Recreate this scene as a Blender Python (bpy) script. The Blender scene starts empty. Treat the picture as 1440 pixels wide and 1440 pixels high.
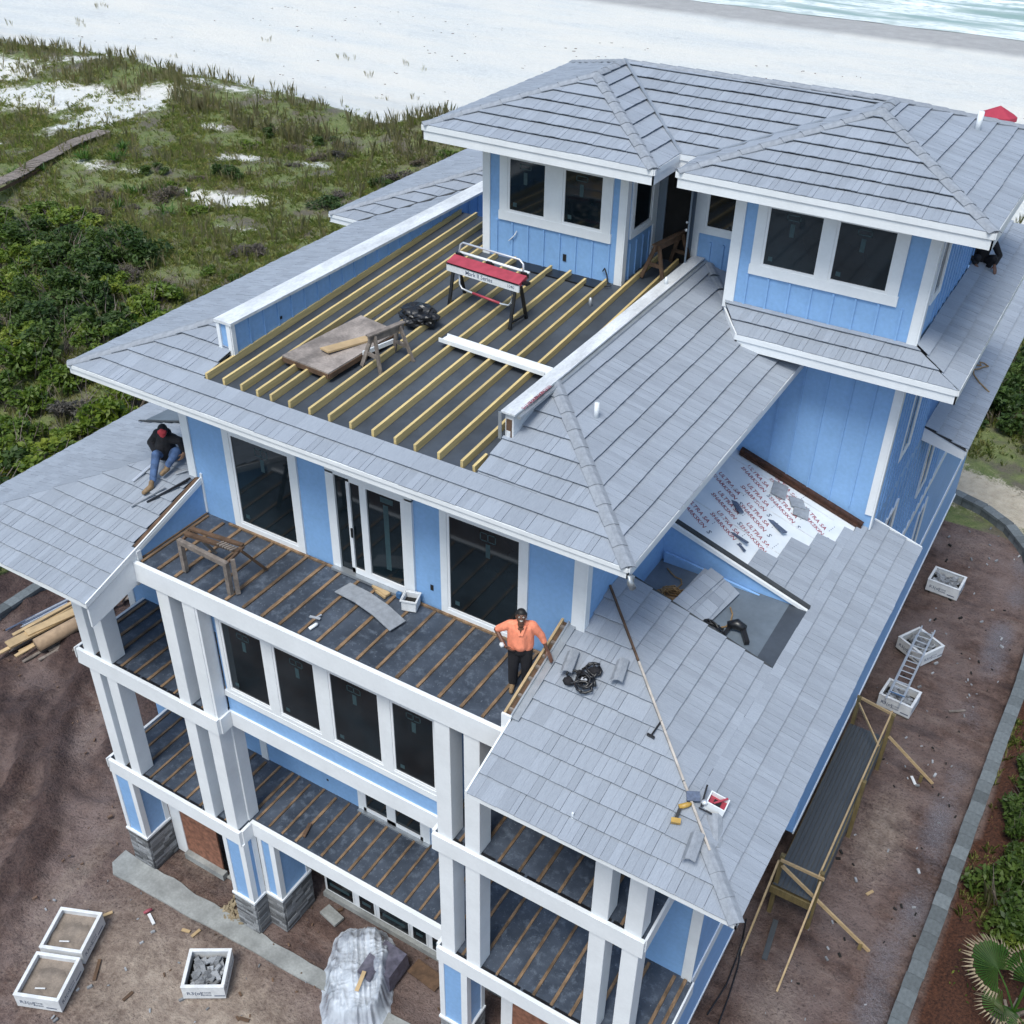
import bpy, bmesh, math, random
import numpy as np
from mathutils import Vector, Matrix, noise as mnoise

random.seed(7)
rnd = random.uniform
scene = bpy.context.scene
col = scene.collection

# ------------------------------------------------------------------ camera, world, sun, exposure
cam_d = bpy.data.cameras.new("camera")
cam = bpy.data.objects.new("camera", cam_d)
col.objects.link(cam)
yaw, pit, rol = math.radians(30.3904), math.radians(35.2245), math.radians(1.0989)
F = Vector((-math.sin(yaw) * math.cos(pit), math.cos(yaw) * math.cos(pit), -math.sin(pit)))
R = Vector((math.cos(yaw), math.sin(yaw), 0))
U = R.cross(F)
R2 = R * math.cos(rol) + U * math.sin(rol)
U2 = -R * math.sin(rol) + U * math.cos(rol)
CAM = Vector((6.597, -13.400, 13.912))
M = Matrix((R2, U2, -F)).transposed().to_4x4()
M.translation = CAM
cam.matrix_world = M
cam_d.sensor_width = 36.0
cam_d.lens = 36.0 * 1533.3 / 1440.0
cam_d.clip_start = 0.1
cam_d.clip_end = 3000
scene.camera = cam

SUN_EL, SUN_AZ = math.radians(62), math.radians(176)      # azimuth clockwise from +Y
world = bpy.data.worlds.new("World")
scene.world = world
world.use_nodes = True
wn = world.node_tree.nodes
bg = wn["Background"]
sky = wn.new("ShaderNodeTexSky")
sky.sky_type = 'NISHITA'
sky.sun_disc = False
sky.sun_elevation = SUN_EL
sky.sun_rotation = SUN_AZ
sky.air_density = 1.0
sky.dust_density = 3.0
sky.ozone_density = 0.6
tint = wn.new("ShaderNodeMixRGB")          # thin cloud: a slightly cooler, greener sky all round
tint.blend_type = 'MULTIPLY'
tint.inputs[0].default_value = 1.0
tint.inputs[2].default_value = (0.88, 1.0, 1.05, 1)
world.node_tree.links.new(sky.outputs[0], tint.inputs[1])
world.node_tree.links.new(tint.outputs[0], bg.inputs[0])
bg.inputs[1].default_value = 0.105
sun_d = bpy.data.lights.new("sun", 'SUN')
sun_d.energy = 1.45
sun_d.angle = math.radians(20)
sun_d.color = (1.0, 0.99, 0.95)
sun = bpy.data.objects.new("sun", sun_d)
col.objects.link(sun)
sdir = Vector((math.sin(SUN_AZ) * math.cos(SUN_EL), math.cos(SUN_AZ) * math.cos(SUN_EL), math.sin(SUN_EL)))
sun.rotation_euler = sdir.to_track_quat('Z', 'Y').to_euler()
sun.location = sdir * 60
scene.view_settings.view_transform = 'Standard'
scene.view_settings.look = 'None'
scene.view_settings.gamma = 1
scene.view_settings.exposure = 0.82
try:
    scene.view_settings.use_curve_mapping = False
except Exception:
    pass

# ------------------------------------------------------------------ materials
def principled(name):
    m = bpy.data.materials.new(name)
    m.use_nodes = True
    nt = m.node_tree
    return m, nt, nt.nodes["Principled BSDF"]

def N(nt, t, **kw):
    n = nt.nodes.new(t)
    for k, v in kw.items():
        if k in n.inputs.keys():
            n.inputs[k].default_value = v
        else:
            setattr(n, k, v)
    return n

def ramp(nt, fac, stops):
    r = nt.nodes.new("ShaderNodeValToRGB")
    e = r.color_ramp.elements
    while len(e) < len(stops):
        e.new(0.5)
    for el, (p, c) in zip(e, stops):
        el.position = p
        el.color = (c[0], c[1], c[2], 1) if hasattr(c, '__len__') else (c, c, c, 1)
    nt.links.new(fac, r.inputs[0])
    return r.outputs[0]

def mix(nt, fac, a, b, mode='MIX'):
    n = nt.nodes.new("ShaderNodeMixRGB")
    n.blend_type = mode
    for i, v in ((0, fac), (1, a), (2, b)):
        if hasattr(v, 'is_linked'):
            nt.links.new(v, n.inputs[i])
        elif hasattr(v, '__len__'):
            n.inputs[i].default_value = (v[0], v[1], v[2], 1)
        else:
            n.inputs[i].default_value = v
    return n.outputs[0]

def coords(nt, scale=(1, 1, 1), kind='Object'):
    tc = nt.nodes.new("ShaderNodeTexCoord")
    mp = nt.nodes.new("ShaderNodeMapping")
    mp.inputs['Scale'].default_value = scale
    nt.links.new(tc.outputs[kind], mp.inputs[0])
    return mp.outputs[0]

def nz(nt, co, scale, detail=4, rough=0.55):
    n = nt.nodes.new("ShaderNodeTexNoise")
    n.inputs['Scale'].default_value = scale
    n.inputs['Detail'].default_value = detail
    n.inputs['Roughness'].default_value = rough
    nt.links.new(co, n.inputs['Vector'])
    return n.outputs[0]

def bump(nt, b, h, strength=0.3, dist=0.02):
    n = nt.nodes.new("ShaderNodeBump")
    n.inputs['Strength'].default_value = strength
    n.inputs['Distance'].default_value = dist
    nt.links.new(h, n.inputs['Height'])
    nt.links.new(n.outputs[0], b.inputs['Normal'])

def simple(name, c, rough=0.6, var=0.12, scale=6.0, stretch=(1, 1, 1), bmp=0.0, metal=0.0, island=0.0, fine=0.0, c2=None, lo=0.35, hi=0.65):
    m, nt, b = principled(name)
    co = coords(nt, stretch)
    f = nz(nt, co, scale)
    a = c2 if c2 else tuple(min(1, x * (1 - var)) for x in c)
    o = mix(nt, ramp(nt, f, [(lo, 0.0), (hi, 1.0)]), a, c)
    if fine:
        g = nz(nt, co, scale * 9, 2)
        o = mix(nt, fine, o, ramp(nt, g, [(0.3, 0.25), (0.7, 1.0)]), 'MULTIPLY')
    if island:
        gi = nt.nodes.new("ShaderNodeNewGeometry")
        oi = nt.nodes.new("ShaderNodeObjectInfo")
        ad = N(nt, "ShaderNodeMath", operation='ADD')
        nt.links.new(gi.outputs['Random Per Island'], ad.inputs[0])
        nt.links.new(oi.outputs['Random'], ad.inputs[1])
        fr = N(nt, "ShaderNodeMath", operation='FRACT')
        nt.links.new(ad.outputs[0], fr.inputs[0])
        o = mix(nt, 1.0, o, ramp(nt, fr.outputs[0], [(0, 1 - island), (1, 1.0)]), 'MULTIPLY')
    nt.links.new(o, b.inputs['Base Color'])
    b.inputs['Roughness'].default_value = rough
    b.inputs['Metallic'].default_value = metal
    if bmp:
        bump(nt, b, f, bmp)
    return m

MAT = {}
MAT['blue'] = simple('blue_siding_paint', (0.25, 0.445, 0.735), 0.55, 0.10, 1.3, bmp=0.03, fine=0.14)
MAT['white'] = simple('white_trim_paint', (0.79, 0.81, 0.825), 0.45, 0.07, 1.6, bmp=0.02, fine=0.05)
MAT['vinyl'] = simple('white_window_vinyl', (0.78, 0.79, 0.80), 0.35, 0.04, 3)
MAT['wrap'] = simple('white_house_wrap', (0.76, 0.78, 0.80), 0.5, 0.25, 3.2, stretch=(1, .4, 1), fine=0.25)
MAT['greydoor'] = simple('grey_door_paint', (0.16, 0.20, 0.25), 0.5, 0.1, 3)
MAT['dark'] = simple('dark_interior', (0.012, 0.011, 0.010), 0.9, 0.4, 4)
MAT['metal'] = simple('galvanised_metal', (0.42, 0.45, 0.48), 0.4, 0.15, 5, metal=0.6)
MAT['alu'] = simple('aluminium', (0.62, 0.64, 0.67), 0.35, 0.1, 8, metal=0.5)
MAT['black'] = simple('black_plastic', (0.012, 0.012, 0.014), 0.35, 0.3, 9)
MAT['rust'] = simple('rusty_flashing', (0.07, 0.028, 0.016), 0.75, 0.6, 12)
MAT['pine'] = simple('fresh_pine', (0.74, 0.56, 0.25), 0.6, 0.22, 3, stretch=(9, .6, 9), island=0.25, fine=0.12)
MAT['pine_x'] = simple('fresh_pine_boards', (0.58, 0.41, 0.22), 0.6, 0.22, 3, stretch=(1, 1, 4), island=0.2, fine=0.12)
MAT['treated'] = simple('treated_timber', (0.23, 0.17, 0.07), 0.7, 0.35, 4, stretch=(3, 3, .6), island=0.2, fine=.2)
MAT['oldwood'] = simple('weathered_grey_wood', (0.30, 0.25, 0.215), 0.8, 0.45, 5, stretch=(1.5, 1.5, 1.5), island=0.2, fine=.3)
MAT['brownwood'] = simple('weathered_brown_wood', (0.165, 0.095, 0.055), 0.8, 0.45, 5, island=0.2, fine=.3)
MAT['sleeper'] = simple('weathered_deck_sleeper', (0.36, 0.225, 0.125), 0.75, 0.6, 2.6, stretch=(3, 1, 3), island=0.35, fine=.4)
MAT['palewood'] = simple('pale_bleached_wood', (0.56, 0.50, 0.44), 0.7, 0.3, 6, fine=.2)
MAT['ply'] = simple('scuffed_plywood', (0.40, 0.34, 0.30), 0.75, 0.55, 2.5, fine=.35)
MAT['redply'] = simple('reddish_plywood', (0.36, 0.16, 0.10), 0.75, 0.5, 7, stretch=(1, 1, 1), fine=.4)
MAT['stone'] = simple('ledge_stone', (0.44, 0.45, 0.465), 0.85, 0.4, 6, island=0.8, fine=.35, bmp=.4)
MAT['stonechip'] = simple('loose_ledge_stone', (0.44, 0.455, 0.48), 0.85, 0.35, 6, island=0.6, fine=.3, bmp=.3)
MAT['concrete'] = simple('bare_concrete', (0.34, 0.35, 0.34), 0.85, 0.35, 1.7, fine=.25, bmp=.2)
MAT['block'] = simple('grey_wall_block', (0.20, 0.225, 0.235), 0.9, 0.3, 3, island=0.45, fine=.3, bmp=.3)
MAT['composite'] = simple('charcoal_composite_board', (0.085, 0.095, 0.105), 0.6, 0.2, 4, stretch=(6, .5, 1), island=0.18, fine=.2)
MAT['crate'] = simple('white_corrugated_crate', (0.74, 0.75, 0.76), 0.6, 0.16, 4, fine=.15)
MAT['print'] = simple('grey_blue_print', (0.10, 0.13, 0.20), 0.6, 0.4, 20)
MAT['bluepr'] = simple('blue_print', (0.06, 0.16, 0.33), 0.6, 0.3, 20)
MAT['redpr'] = simple('red_print', (0.34, 0.075, 0.10), 0.6, 0.3, 20)
MAT['crsand'] = simple('damp_sand', (0.30, 0.245, 0.20), 0.9, 0.35, 3, fine=.3, bmp=.3)
MAT['red'] = simple('red_enamel', (0.40, 0.05, 0.075), 0.45, 0.25, 6)
MAT['plastic'] = None
MAT['skin'] = simple('brown_skin', (0.13, 0.058, 0.035), 0.5, 0.15, 12)
MAT['skin2'] = simple('tan_skin', (0.33, 0.18, 0.11), 0.5, 0.15, 12)
MAT['hair'] = simple('black_hair', (0.010, 0.009, 0.009), 0.6, 0.3, 30)
MAT['orange'] = simple('orange_shirt', (0.95, 0.30, 0.17), 0.8, 0.25, 9, bmp=.9, stretch=(1.6, 1.6, .7))
MAT['blackcloth'] = simple('black_cloth', (0.012, 0.011, 0.014), 0.85, 0.4, 9, bmp=.3)
MAT['denim'] = simple('blue_denim', (0.085, 0.15, 0.30), 0.85, 0.45, 8, bmp=.3)
MAT['boot'] = simple('tan_boot_leather', (0.26, 0.17, 0.09), 0.7, 0.35, 12)
MAT['capred'] = simple('red_cap_cloth', (0.55, 0.05, 0.06), 0.75, 0.2, 9)
MAT['teeth'] = simple('teeth', (0.75, 0.72, 0.66), 0.4, 0.05, 9)
MAT['rope'] = simple('tan_rope', (0.30, 0.19, 0.085), 0.8, 0.4, 25)
MAT['card'] = simple('cardboard', (0.36, 0.25, 0.16), 0.85, 0.25, 5)
MAT['yellow'] = simple('yellow_tool_plastic', (0.46, 0.28, 0.06), 0.45, 0.2, 9)
MAT['sticker'] = simple('teal_label_behind_glass', (0.032, 0.070, 0.082), 0.5, 0.3, 30)
MAT['brown'] = simple('brown_soil', (0.16, 0.10, 0.07), 0.95, .4, 4)
MAT['bundle'] = simple('grey_purple_wrap', (0.13, 0.125, 0.17), .4, .5, 6)
MAT['redcanvas'] = simple('red_canvas', (0.38, 0.03, 0.06), 0.7, .15, 2)
MAT['leafdry'] = simple('dry_straw', (0.34, 0.27, 0.17), 0.8, .35, 5, island=.3)

def mat_glass():
    m, nt, b = principled('dark_window_glass')
    co = coords(nt)
    f = nz(nt, co, 0.8, 3)
    nt.links.new(mix(nt, ramp(nt, f, [(.35, 0.), (.7, 1.)]), (0.004, 0.0075, 0.010), (0.012, 0.021, 0.027)), b.inputs['Base Color'])
    b.inputs['Roughness'].default_value = 0.06
    b.inputs['IOR'].default_value = 1.45
    return m
MAT['glass'] = mat_glass()

def mat_tile(name, c, dk):
    m, nt, b = principled(name)
    uv = nt.nodes.new("ShaderNodeUVMap")
    gi = nt.nodes.new("ShaderNodeNewGeometry")
    oi = nt.nodes.new("ShaderNodeObjectInfo")
    ad = N(nt, "ShaderNodeMath", operation='ADD')
    nt.links.new(gi.outputs['Random Per Island'], ad.inputs[0])
    nt.links.new(oi.outputs['Random'], ad.inputs[1])
    fr = N(nt, "ShaderNodeMath", operation='FRACT')
    nt.links.new(ad.outputs[0], fr.inputs[0])
    off = N(nt, "ShaderNodeVectorMath", operation='SCALE')
    cx = nt.nodes.new("ShaderNodeCombineXYZ")
    nt.links.new(fr.outputs[0], cx.inputs[0])
    nt.links.new(fr.outputs[0], cx.inputs[1])
    nt.links.new(cx.outputs[0], off.inputs[0])
    off.inputs['Scale'].default_value = 37.0
    va = N(nt, "ShaderNodeVectorMath", operation='ADD')
    nt.links.new(uv.outputs[0], va.inputs[0])
    nt.links.new(off.outputs[0], va.inputs[1])
    mp = nt.nodes.new("ShaderNodeMapping")
    mp.inputs['Scale'].default_value = (34, 3.4, 1)
    nt.links.new(va.outputs[0], mp.inputs[0])
    st = nz(nt, mp.outputs[0], 1.6, 3)
    gr = nz(nt, coords(nt), 120, 1)
    big = nz(nt, coords(nt), 0.7, 2)
    o = mix(nt, ramp(nt, st, [(.28, 0.), (.66, 1.)]), dk, c)
    o = mix(nt, 1.0, o, ramp(nt, fr.outputs[0], [(0, .88), (1, 1.03)]), 'MULTIPLY')
    o = mix(nt, .35, o, ramp(nt, gr, [(.3, .45), (.65, 1.)]), 'MULTIPLY')
    o = mix(nt, .3, o, ramp(nt, big, [(.3, .7), (.7, 1.)]), 'MULTIPLY')
    nt.links.new(o, b.inputs['Base Color'])
    b.inputs['Roughness'].default_value = .72
    bump(nt, b, st, .35, .012)
    return m
MAT['tile'] = mat_tile('grey_stone_coated_tile', (0.35, 0.385, 0.44), (0.298, 0.33, 0.382))
MAT['underlay_dark'] = simple('dark_roof_felt', (0.045, 0.05, 0.055), .85, .3, 6)
MAT['cap'] = simple('grey_ridge_cap', (0.325, 0.35, 0.39), .72, .22, 9, island=.12, fine=.22)

def mat_deck(name, c):
    m, nt, b = principled(name)
    co = coords(nt)
    f = nz(nt, co, 1.1, 6, .65)
    g = nz(nt, co, 5.5, 5, .7)
    h = nz(nt, co, 26, 3, .6)
    o = mix(nt, ramp(nt, f, [(.38, 0.), (.68, 1.)]), c, tuple(x * 1.9 for x in c))
    o = mix(nt, ramp(nt, g, [(.52, 0.), (.72, .65)]), o, (.15, .18, .225))
    o = mix(nt, ramp(nt, h, [(.66, 0.), (.76, .6)]), o, (.40, .44, .50))
    nt.links.new(o, b.inputs['Base Color'])
    nt.links.new(ramp(nt, f, [(.35, .38), (.65, .7)]), b.inputs['Roughness'])
    bump(nt, b, g, .15)
    return m
MAT['deck'] = mat_deck('deck_membrane_stained', (0.033, 0.042, 0.058))
MAT['roofdeck'] = simple('grey_roof_deck_membrane', (0.066, 0.080, 0.102), .6, .4, .9, fine=.15, bmp=.05)
MAT['flat'] = simple('grey_flat_roof_membrane', (0.15, 0.185, 0.225), .6, .3, 1.2, fine=.15)

def mat_underlay():
    m, nt, b = principled('white_roof_underlayment')
    co = coords(nt)
    f = nz(nt, co, 2.2, 4)
    o = mix(nt, ramp(nt, f, [(.35, 0.), (.7, 1.)]), (.60, .64, .68), (.70, .73, .76))
    nt.links.new(o, b.inputs['Base Color'])
    b.inputs['Roughness'].default_value = .5
    bump(nt, b, f, .25)
    return m
MAT['underlay'] = mat_underlay()

def mat_ground():
    m, nt, b = principled('ground_soil_and_sand')
    at = nt.nodes.new("ShaderNodeAttribute")
    at.attribute_name = 'zone'
    sp = nt.nodes.new("ShaderNodeSeparateColor")
    nt.links.new(at.outputs['Color'], sp.inputs[0])
    co = coords(nt)
    f1 = nz(nt, co, .45, 6, .62)
    f2 = nz(nt, co, 2.6, 6, .7)
    f3 = nz(nt, co, 14, 4, .65)
    f4 = nz(nt, co, 60, 2, .6)
    tcr = nt.nodes.new("ShaderNodeTexCoord")
    mpr = nt.nodes.new("ShaderNodeMapping")
    mpr.inputs['Rotation'].default_value = (0, 0, .95)
    mpr.inputs['Scale'].default_value = (.35, 1.5, 1)
    nt.links.new(tcr.outputs['Object'], mpr.inputs[0])
    f5 = nz(nt, mpr.outputs[0], 1.1, 6, .7)
    mud = mix(nt, ramp(nt, f2, [(.33, 0.), (.66, 1.)]), (.054, .031, .026), (.152, .098, .081))
    mud = mix(nt, ramp(nt, f5, [(.34, .85), (.50, 0.)]), mud, (.034, .022, .022))
    mud = mix(nt, ramp(nt, f5, [(.54, 0.), (.70, .7)]), mud, (.205, .155, .135))
    mud = mix(nt, ramp(nt, f1, [(.42, 0.), (.64, .8)]), mud, (.19, .140, .128))
    mud = mix(nt, ramp(nt, f3, [(.30, .75), (.46, 0.)]), mud, (.028, .019, .018))
    mud = mix(nt, ramp(nt, f4, [(.66, 0.), (.74, .8)]), mud, (.36, .33, .31))
    pale = mix(nt, ramp(nt, f2, [(.36, 0.), (.66, 1.)]), (.18, .135, .110), (.37, .305, .25))
    pale = mix(nt, ramp(nt, f3, [(.27, .6), (.40, 0.)]), pale, (.07, .05, .045))
    grav = mix(nt, ramp(nt, f4, [(.36, 0.), (.64, 1.)]), (.045, .042, .050), (.24, .225, .25))
    sand = mix(nt, ramp(nt, f2, [(.3, 0.), (.7, 1.)]), (.53, .54, .52), (.66, .665, .645))
    sand = mix(nt, ramp(nt, f4, [(.66, 0.), (.76, .4)]), sand, (.3, .28, .26))
    f7 = nz(nt, coords(nt, (.5, .9, 1)), 1.0, 6, .75)
    sand = mix(nt, ramp(nt, f7, [(.28, .55), (.46, 0.)]), sand, (.44, .44, .43))
    f6 = nz(nt, coords(nt, (.05, .16, 1)), 1.0, 5, .6)
    sand = mix(nt, ramp(nt, f6, [(.40, 0.), (.62, .75)]), sand, (.68, .65, .59))
    sand = mix(nt, ramp(nt, f6, [(.30, .5), (.42, 0.)]), sand, (.50, .52, .53))
    duff = mix(nt, ramp(nt, f2, [(.35, 0.), (.65, 1.)]), (.10, .135, .042), (.18, .20, .08))
    duff = mix(nt, ramp(nt, f1, [(.46, 0.), (.60, .8)]), duff, (.125, .098, .085))
    duff = mix(nt, ramp(nt, f3, [(.30, .7), (.45, 0.)]), duff, (.03, .04, .015))
    wet = mix(nt, ramp(nt, f1, [(.3, 0.), (.7, 1.)]), (.33, .325, .32), (.39, .38, .37))
    def thr(ch, lo=.35, hi=.65):
        a = N(nt, "ShaderNodeMath", operation='ADD')
        s = N(nt, "ShaderNodeMath", operation='MULTIPLY_ADD')
        nt.links.new(f3, s.inputs[0])
        s.inputs[1].default_value = .7
        s.inputs[2].default_value = -.35
        nt.links.new(ch, a.inputs[0])
        nt.links.new(s.outputs[0], a.inputs[1])
        return ramp(nt, a.outputs[0], [(lo, 0.), (hi, 1.)])
    o = mix(nt, thr(at.outputs['Alpha'], .25, .8), mud, pale)
    at2 = nt.nodes.new("ShaderNodeAttribute")
    at2.attribute_name = 'gravel'
    o = mix(nt, thr(at2.outputs['Fac'], .3, .75), o, grav)
    o = mix(nt, thr(sp.outputs[1]), o, duff)
    at3 = nt.nodes.new("ShaderNodeAttribute")
    at3.attribute_name = 'mulch'
    mul = mix(nt, ramp(nt, f3, [(.35, 0.), (.65, 1.)]), (.030, .012, .008), (.10, .040, .022))
    o = mix(nt, at3.outputs['Fac'], o, mul)
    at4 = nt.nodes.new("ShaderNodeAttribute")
    at4.attribute_name = 'rut_mud_shade'
    rut_mud_shade = mix(nt, ramp(nt, f3, [(.35, 0.), (.65, 1.)]), (.022, .013, .013), (.075, .045, .040))  # wet mud colour that doubles as painted shading of the ruts
    o = mix(nt, ramp(nt, at4.outputs['Fac'], [(.15, 0.), (.7, .85)]), o, rut_mud_shade)
    at5 = nt.nodes.new("ShaderNodeAttribute")
    at5.attribute_name = 'tan'
    sand = mix(nt, at5.outputs['Fac'], sand, mix(nt, ramp(nt, f2, [(.3, 0.), (.7, 1.)]), (.34, .29, .22), (.50, .44, .35)))
    sadd = N(nt, "ShaderNodeMath", operation='MULTIPLY_ADD')
    nt.links.new(f2, sadd.inputs[0])
    sadd.inputs[1].default_value = .9
    nt.links.new(sp.outputs[0], sadd.inputs[2])
    ssub = N(nt, "ShaderNodeMath", operation='SUBTRACT')
    nt.links.new(sadd.outputs[0], ssub.inputs[0])
    ssub.inputs[1].default_value = .45
    o = mix(nt, thr(ssub.outputs[0], .4, .6), o, sand)
    o = mix(nt, sp.outputs[2], o, wet)
    nt.links.new(o, b.inputs['Base Color'])
    nt.links.new(ramp(nt, f1, [(.40, .95), (.68, .55)]), b.inputs['Roughness'])
    b.inputs['Specular IOR Level'].default_value = .35
    hb = N(nt, "ShaderNodeMath", operation='MULTIPLY_ADD')
    nt.links.new(f2, hb.inputs[0])
    hb.inputs[1].default_value = 2.2
    nt.links.new(f3, hb.inputs[2])
    bump(nt, b, hb.outputs[0], .75, .07)
    return m
MAT['ground'] = mat_ground()

def mat_sea():
    m, nt, b = principled('shallow_green_sea')
    tc = nt.nodes.new("ShaderNodeTexCoord")
    sp = nt.nodes.new("ShaderNodeSeparateXYZ")
    nt.links.new(tc.outputs['Object'], sp.inputs[0])
    f = nz(nt, coords(nt, (.05, .28, 1)), 1.0, 6, .65)
    g = nz(nt, coords(nt, (.5, 1.2, 1)), 1.0, 5, .7)
    h = nz(nt, coords(nt, (.012, .02, 1)), 1.0, 2)
    a = N(nt, "ShaderNodeMath", operation='MULTIPLY_ADD')
    nt.links.new(h, a.inputs[0])
    a.inputs[1].default_value = 14
    nt.links.new(sp.outputs[1], a.inputs[2])
    mr = nt.nodes.new("ShaderNodeMapRange")
    mr.inputs[1].default_value = 136
    mr.inputs[2].default_value = 172
    nt.links.new(a.outputs[0], mr.inputs[0])
    base = ramp(nt, mr.outputs[0], [(0, (.50, .55, .51)), (.3, (.43, .50, .46)), (.62, (.33, .42, .385)), (1, (.26, .35, .33))])
    base = mix(nt, ramp(nt, f, [(.50, 0.), (.60, .8)]), base, (.21, .31, .28))
    foam = mix(nt, 1.0, ramp(nt, f, [(.44, 1.), (.53, 0.)]), ramp(nt, g, [(.38, 0.), (.55, 1.)]), 'MULTIPLY')
    o = mix(nt, foam, base, (.82, .86, .85))
    nt.links.new(o, b.inputs['Base Color'])
    b.inputs['Roughness'].default_value = .35
    bump(nt, b, g, .3, .2)
    return m
MAT['sea'] = mat_sea()

def mat_leaf(name, c1, c2, c3, vary=True, thru=.42):
    m, nt, b = principled(name)
    gi = nt.nodes.new("ShaderNodeNewGeometry")
    oi = nt.nodes.new("ShaderNodeObjectInfo")
    f = nz(nt, coords(nt), 1.6, 2)
    o = mix(nt, gi.outputs['Random Per Island'], c1, c2)
    o = mix(nt, ramp(nt, f, [(.42, 0.), (.68, .9)]), o, c3)
    if vary:
        o = mix(nt, 1.0, o, ramp(nt, oi.outputs['Random'], [(0, (.66, .74, .66)), (.5, (1, 1, .9)), (1, (1.2, 1.12, .8))]), 'MULTIPLY')
    nt.links.new(o, b.inputs['Base Color'])
    b.inputs['Roughness'].default_value = .55
    tr = nt.nodes.new("ShaderNodeBsdfTranslucent")
    nt.links.new(o, tr.inputs['Color'])
    mx = nt.nodes.new("ShaderNodeMixShader")
    mx.inputs[0].default_value = thru
    nt.links.new(b.outputs[0], mx.inputs[1])
    nt.links.new(tr.outputs[0], mx.inputs[2])
    nt.links.new(mx.outputs[0], nt.nodes['Material Output'].inputs['Surface'])
    return m
MAT['leaf'] = mat_leaf('shrub_leaf', (.055, .11, .012), (.16, .235, .03), (.26, .31, .05))
MAT['leafdark'] = mat_leaf('dark_shrub_leaf', (.026, .056, .012), (.07, .125, .026), (.11, .17, .04))
MAT['leafgrey'] = mat_leaf('dry_scrub_twig', (.075, .062, .062), (.13, .105, .095), (.17, .15, .14))
MAT['palm'] = mat_leaf('palm_leaf', (.03, .095, .014), (.06, .145, .022), (.09, .175, .033))
MAT['grass'] = mat_leaf('dune_grass_blade', (.25, .35, .07), (.44, .48, .14), (.52, .47, .20), False, .55)
MAT['oats'] = mat_leaf('sea_oat_blade', (.36, .32, .15), (.62, .54, .34), (.38, .39, .16), False, .55)
MAT['twig'] = simple('grey_twig', (.19, .155, .13), .85, .4, 8)

def mat_sheet():
    m, nt, b = principled('translucent_plastic_sheet')
    f = nz(nt, coords(nt, (1, 1, .5)), 2.4, 5, .6)
    o = mix(nt, ramp(nt, f, [(.36, 0.), (.6, 1.)]), (.44, .49, .57), (.62, .67, .74))
    nt.links.new(o, b.inputs['Base Color'])
    b.inputs['Roughness'].default_value = .22
    bump(nt, b, f, .25, .05)
    tp = nt.nodes.new("ShaderNodeBsdfTransparent")
    mx = nt.nodes.new("ShaderNodeMixShader")
    nt.links.new(ramp(nt, f, [(.36, .50), (.62, .30)]), mx.inputs[0])
    nt.links.new(b.outputs[0], mx.inputs[1])
    nt.links.new(tp.outputs[0], mx.inputs[2])
    nt.links.new(mx.outputs[0], nt.nodes['Material Output'].inputs['Surface'])
    return m
MAT['sheet'] = mat_sheet()
MAT['grille'] = MAT['metal']

# ------------------------------------------------------------------ mesh helpers
ORG = {}

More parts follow.
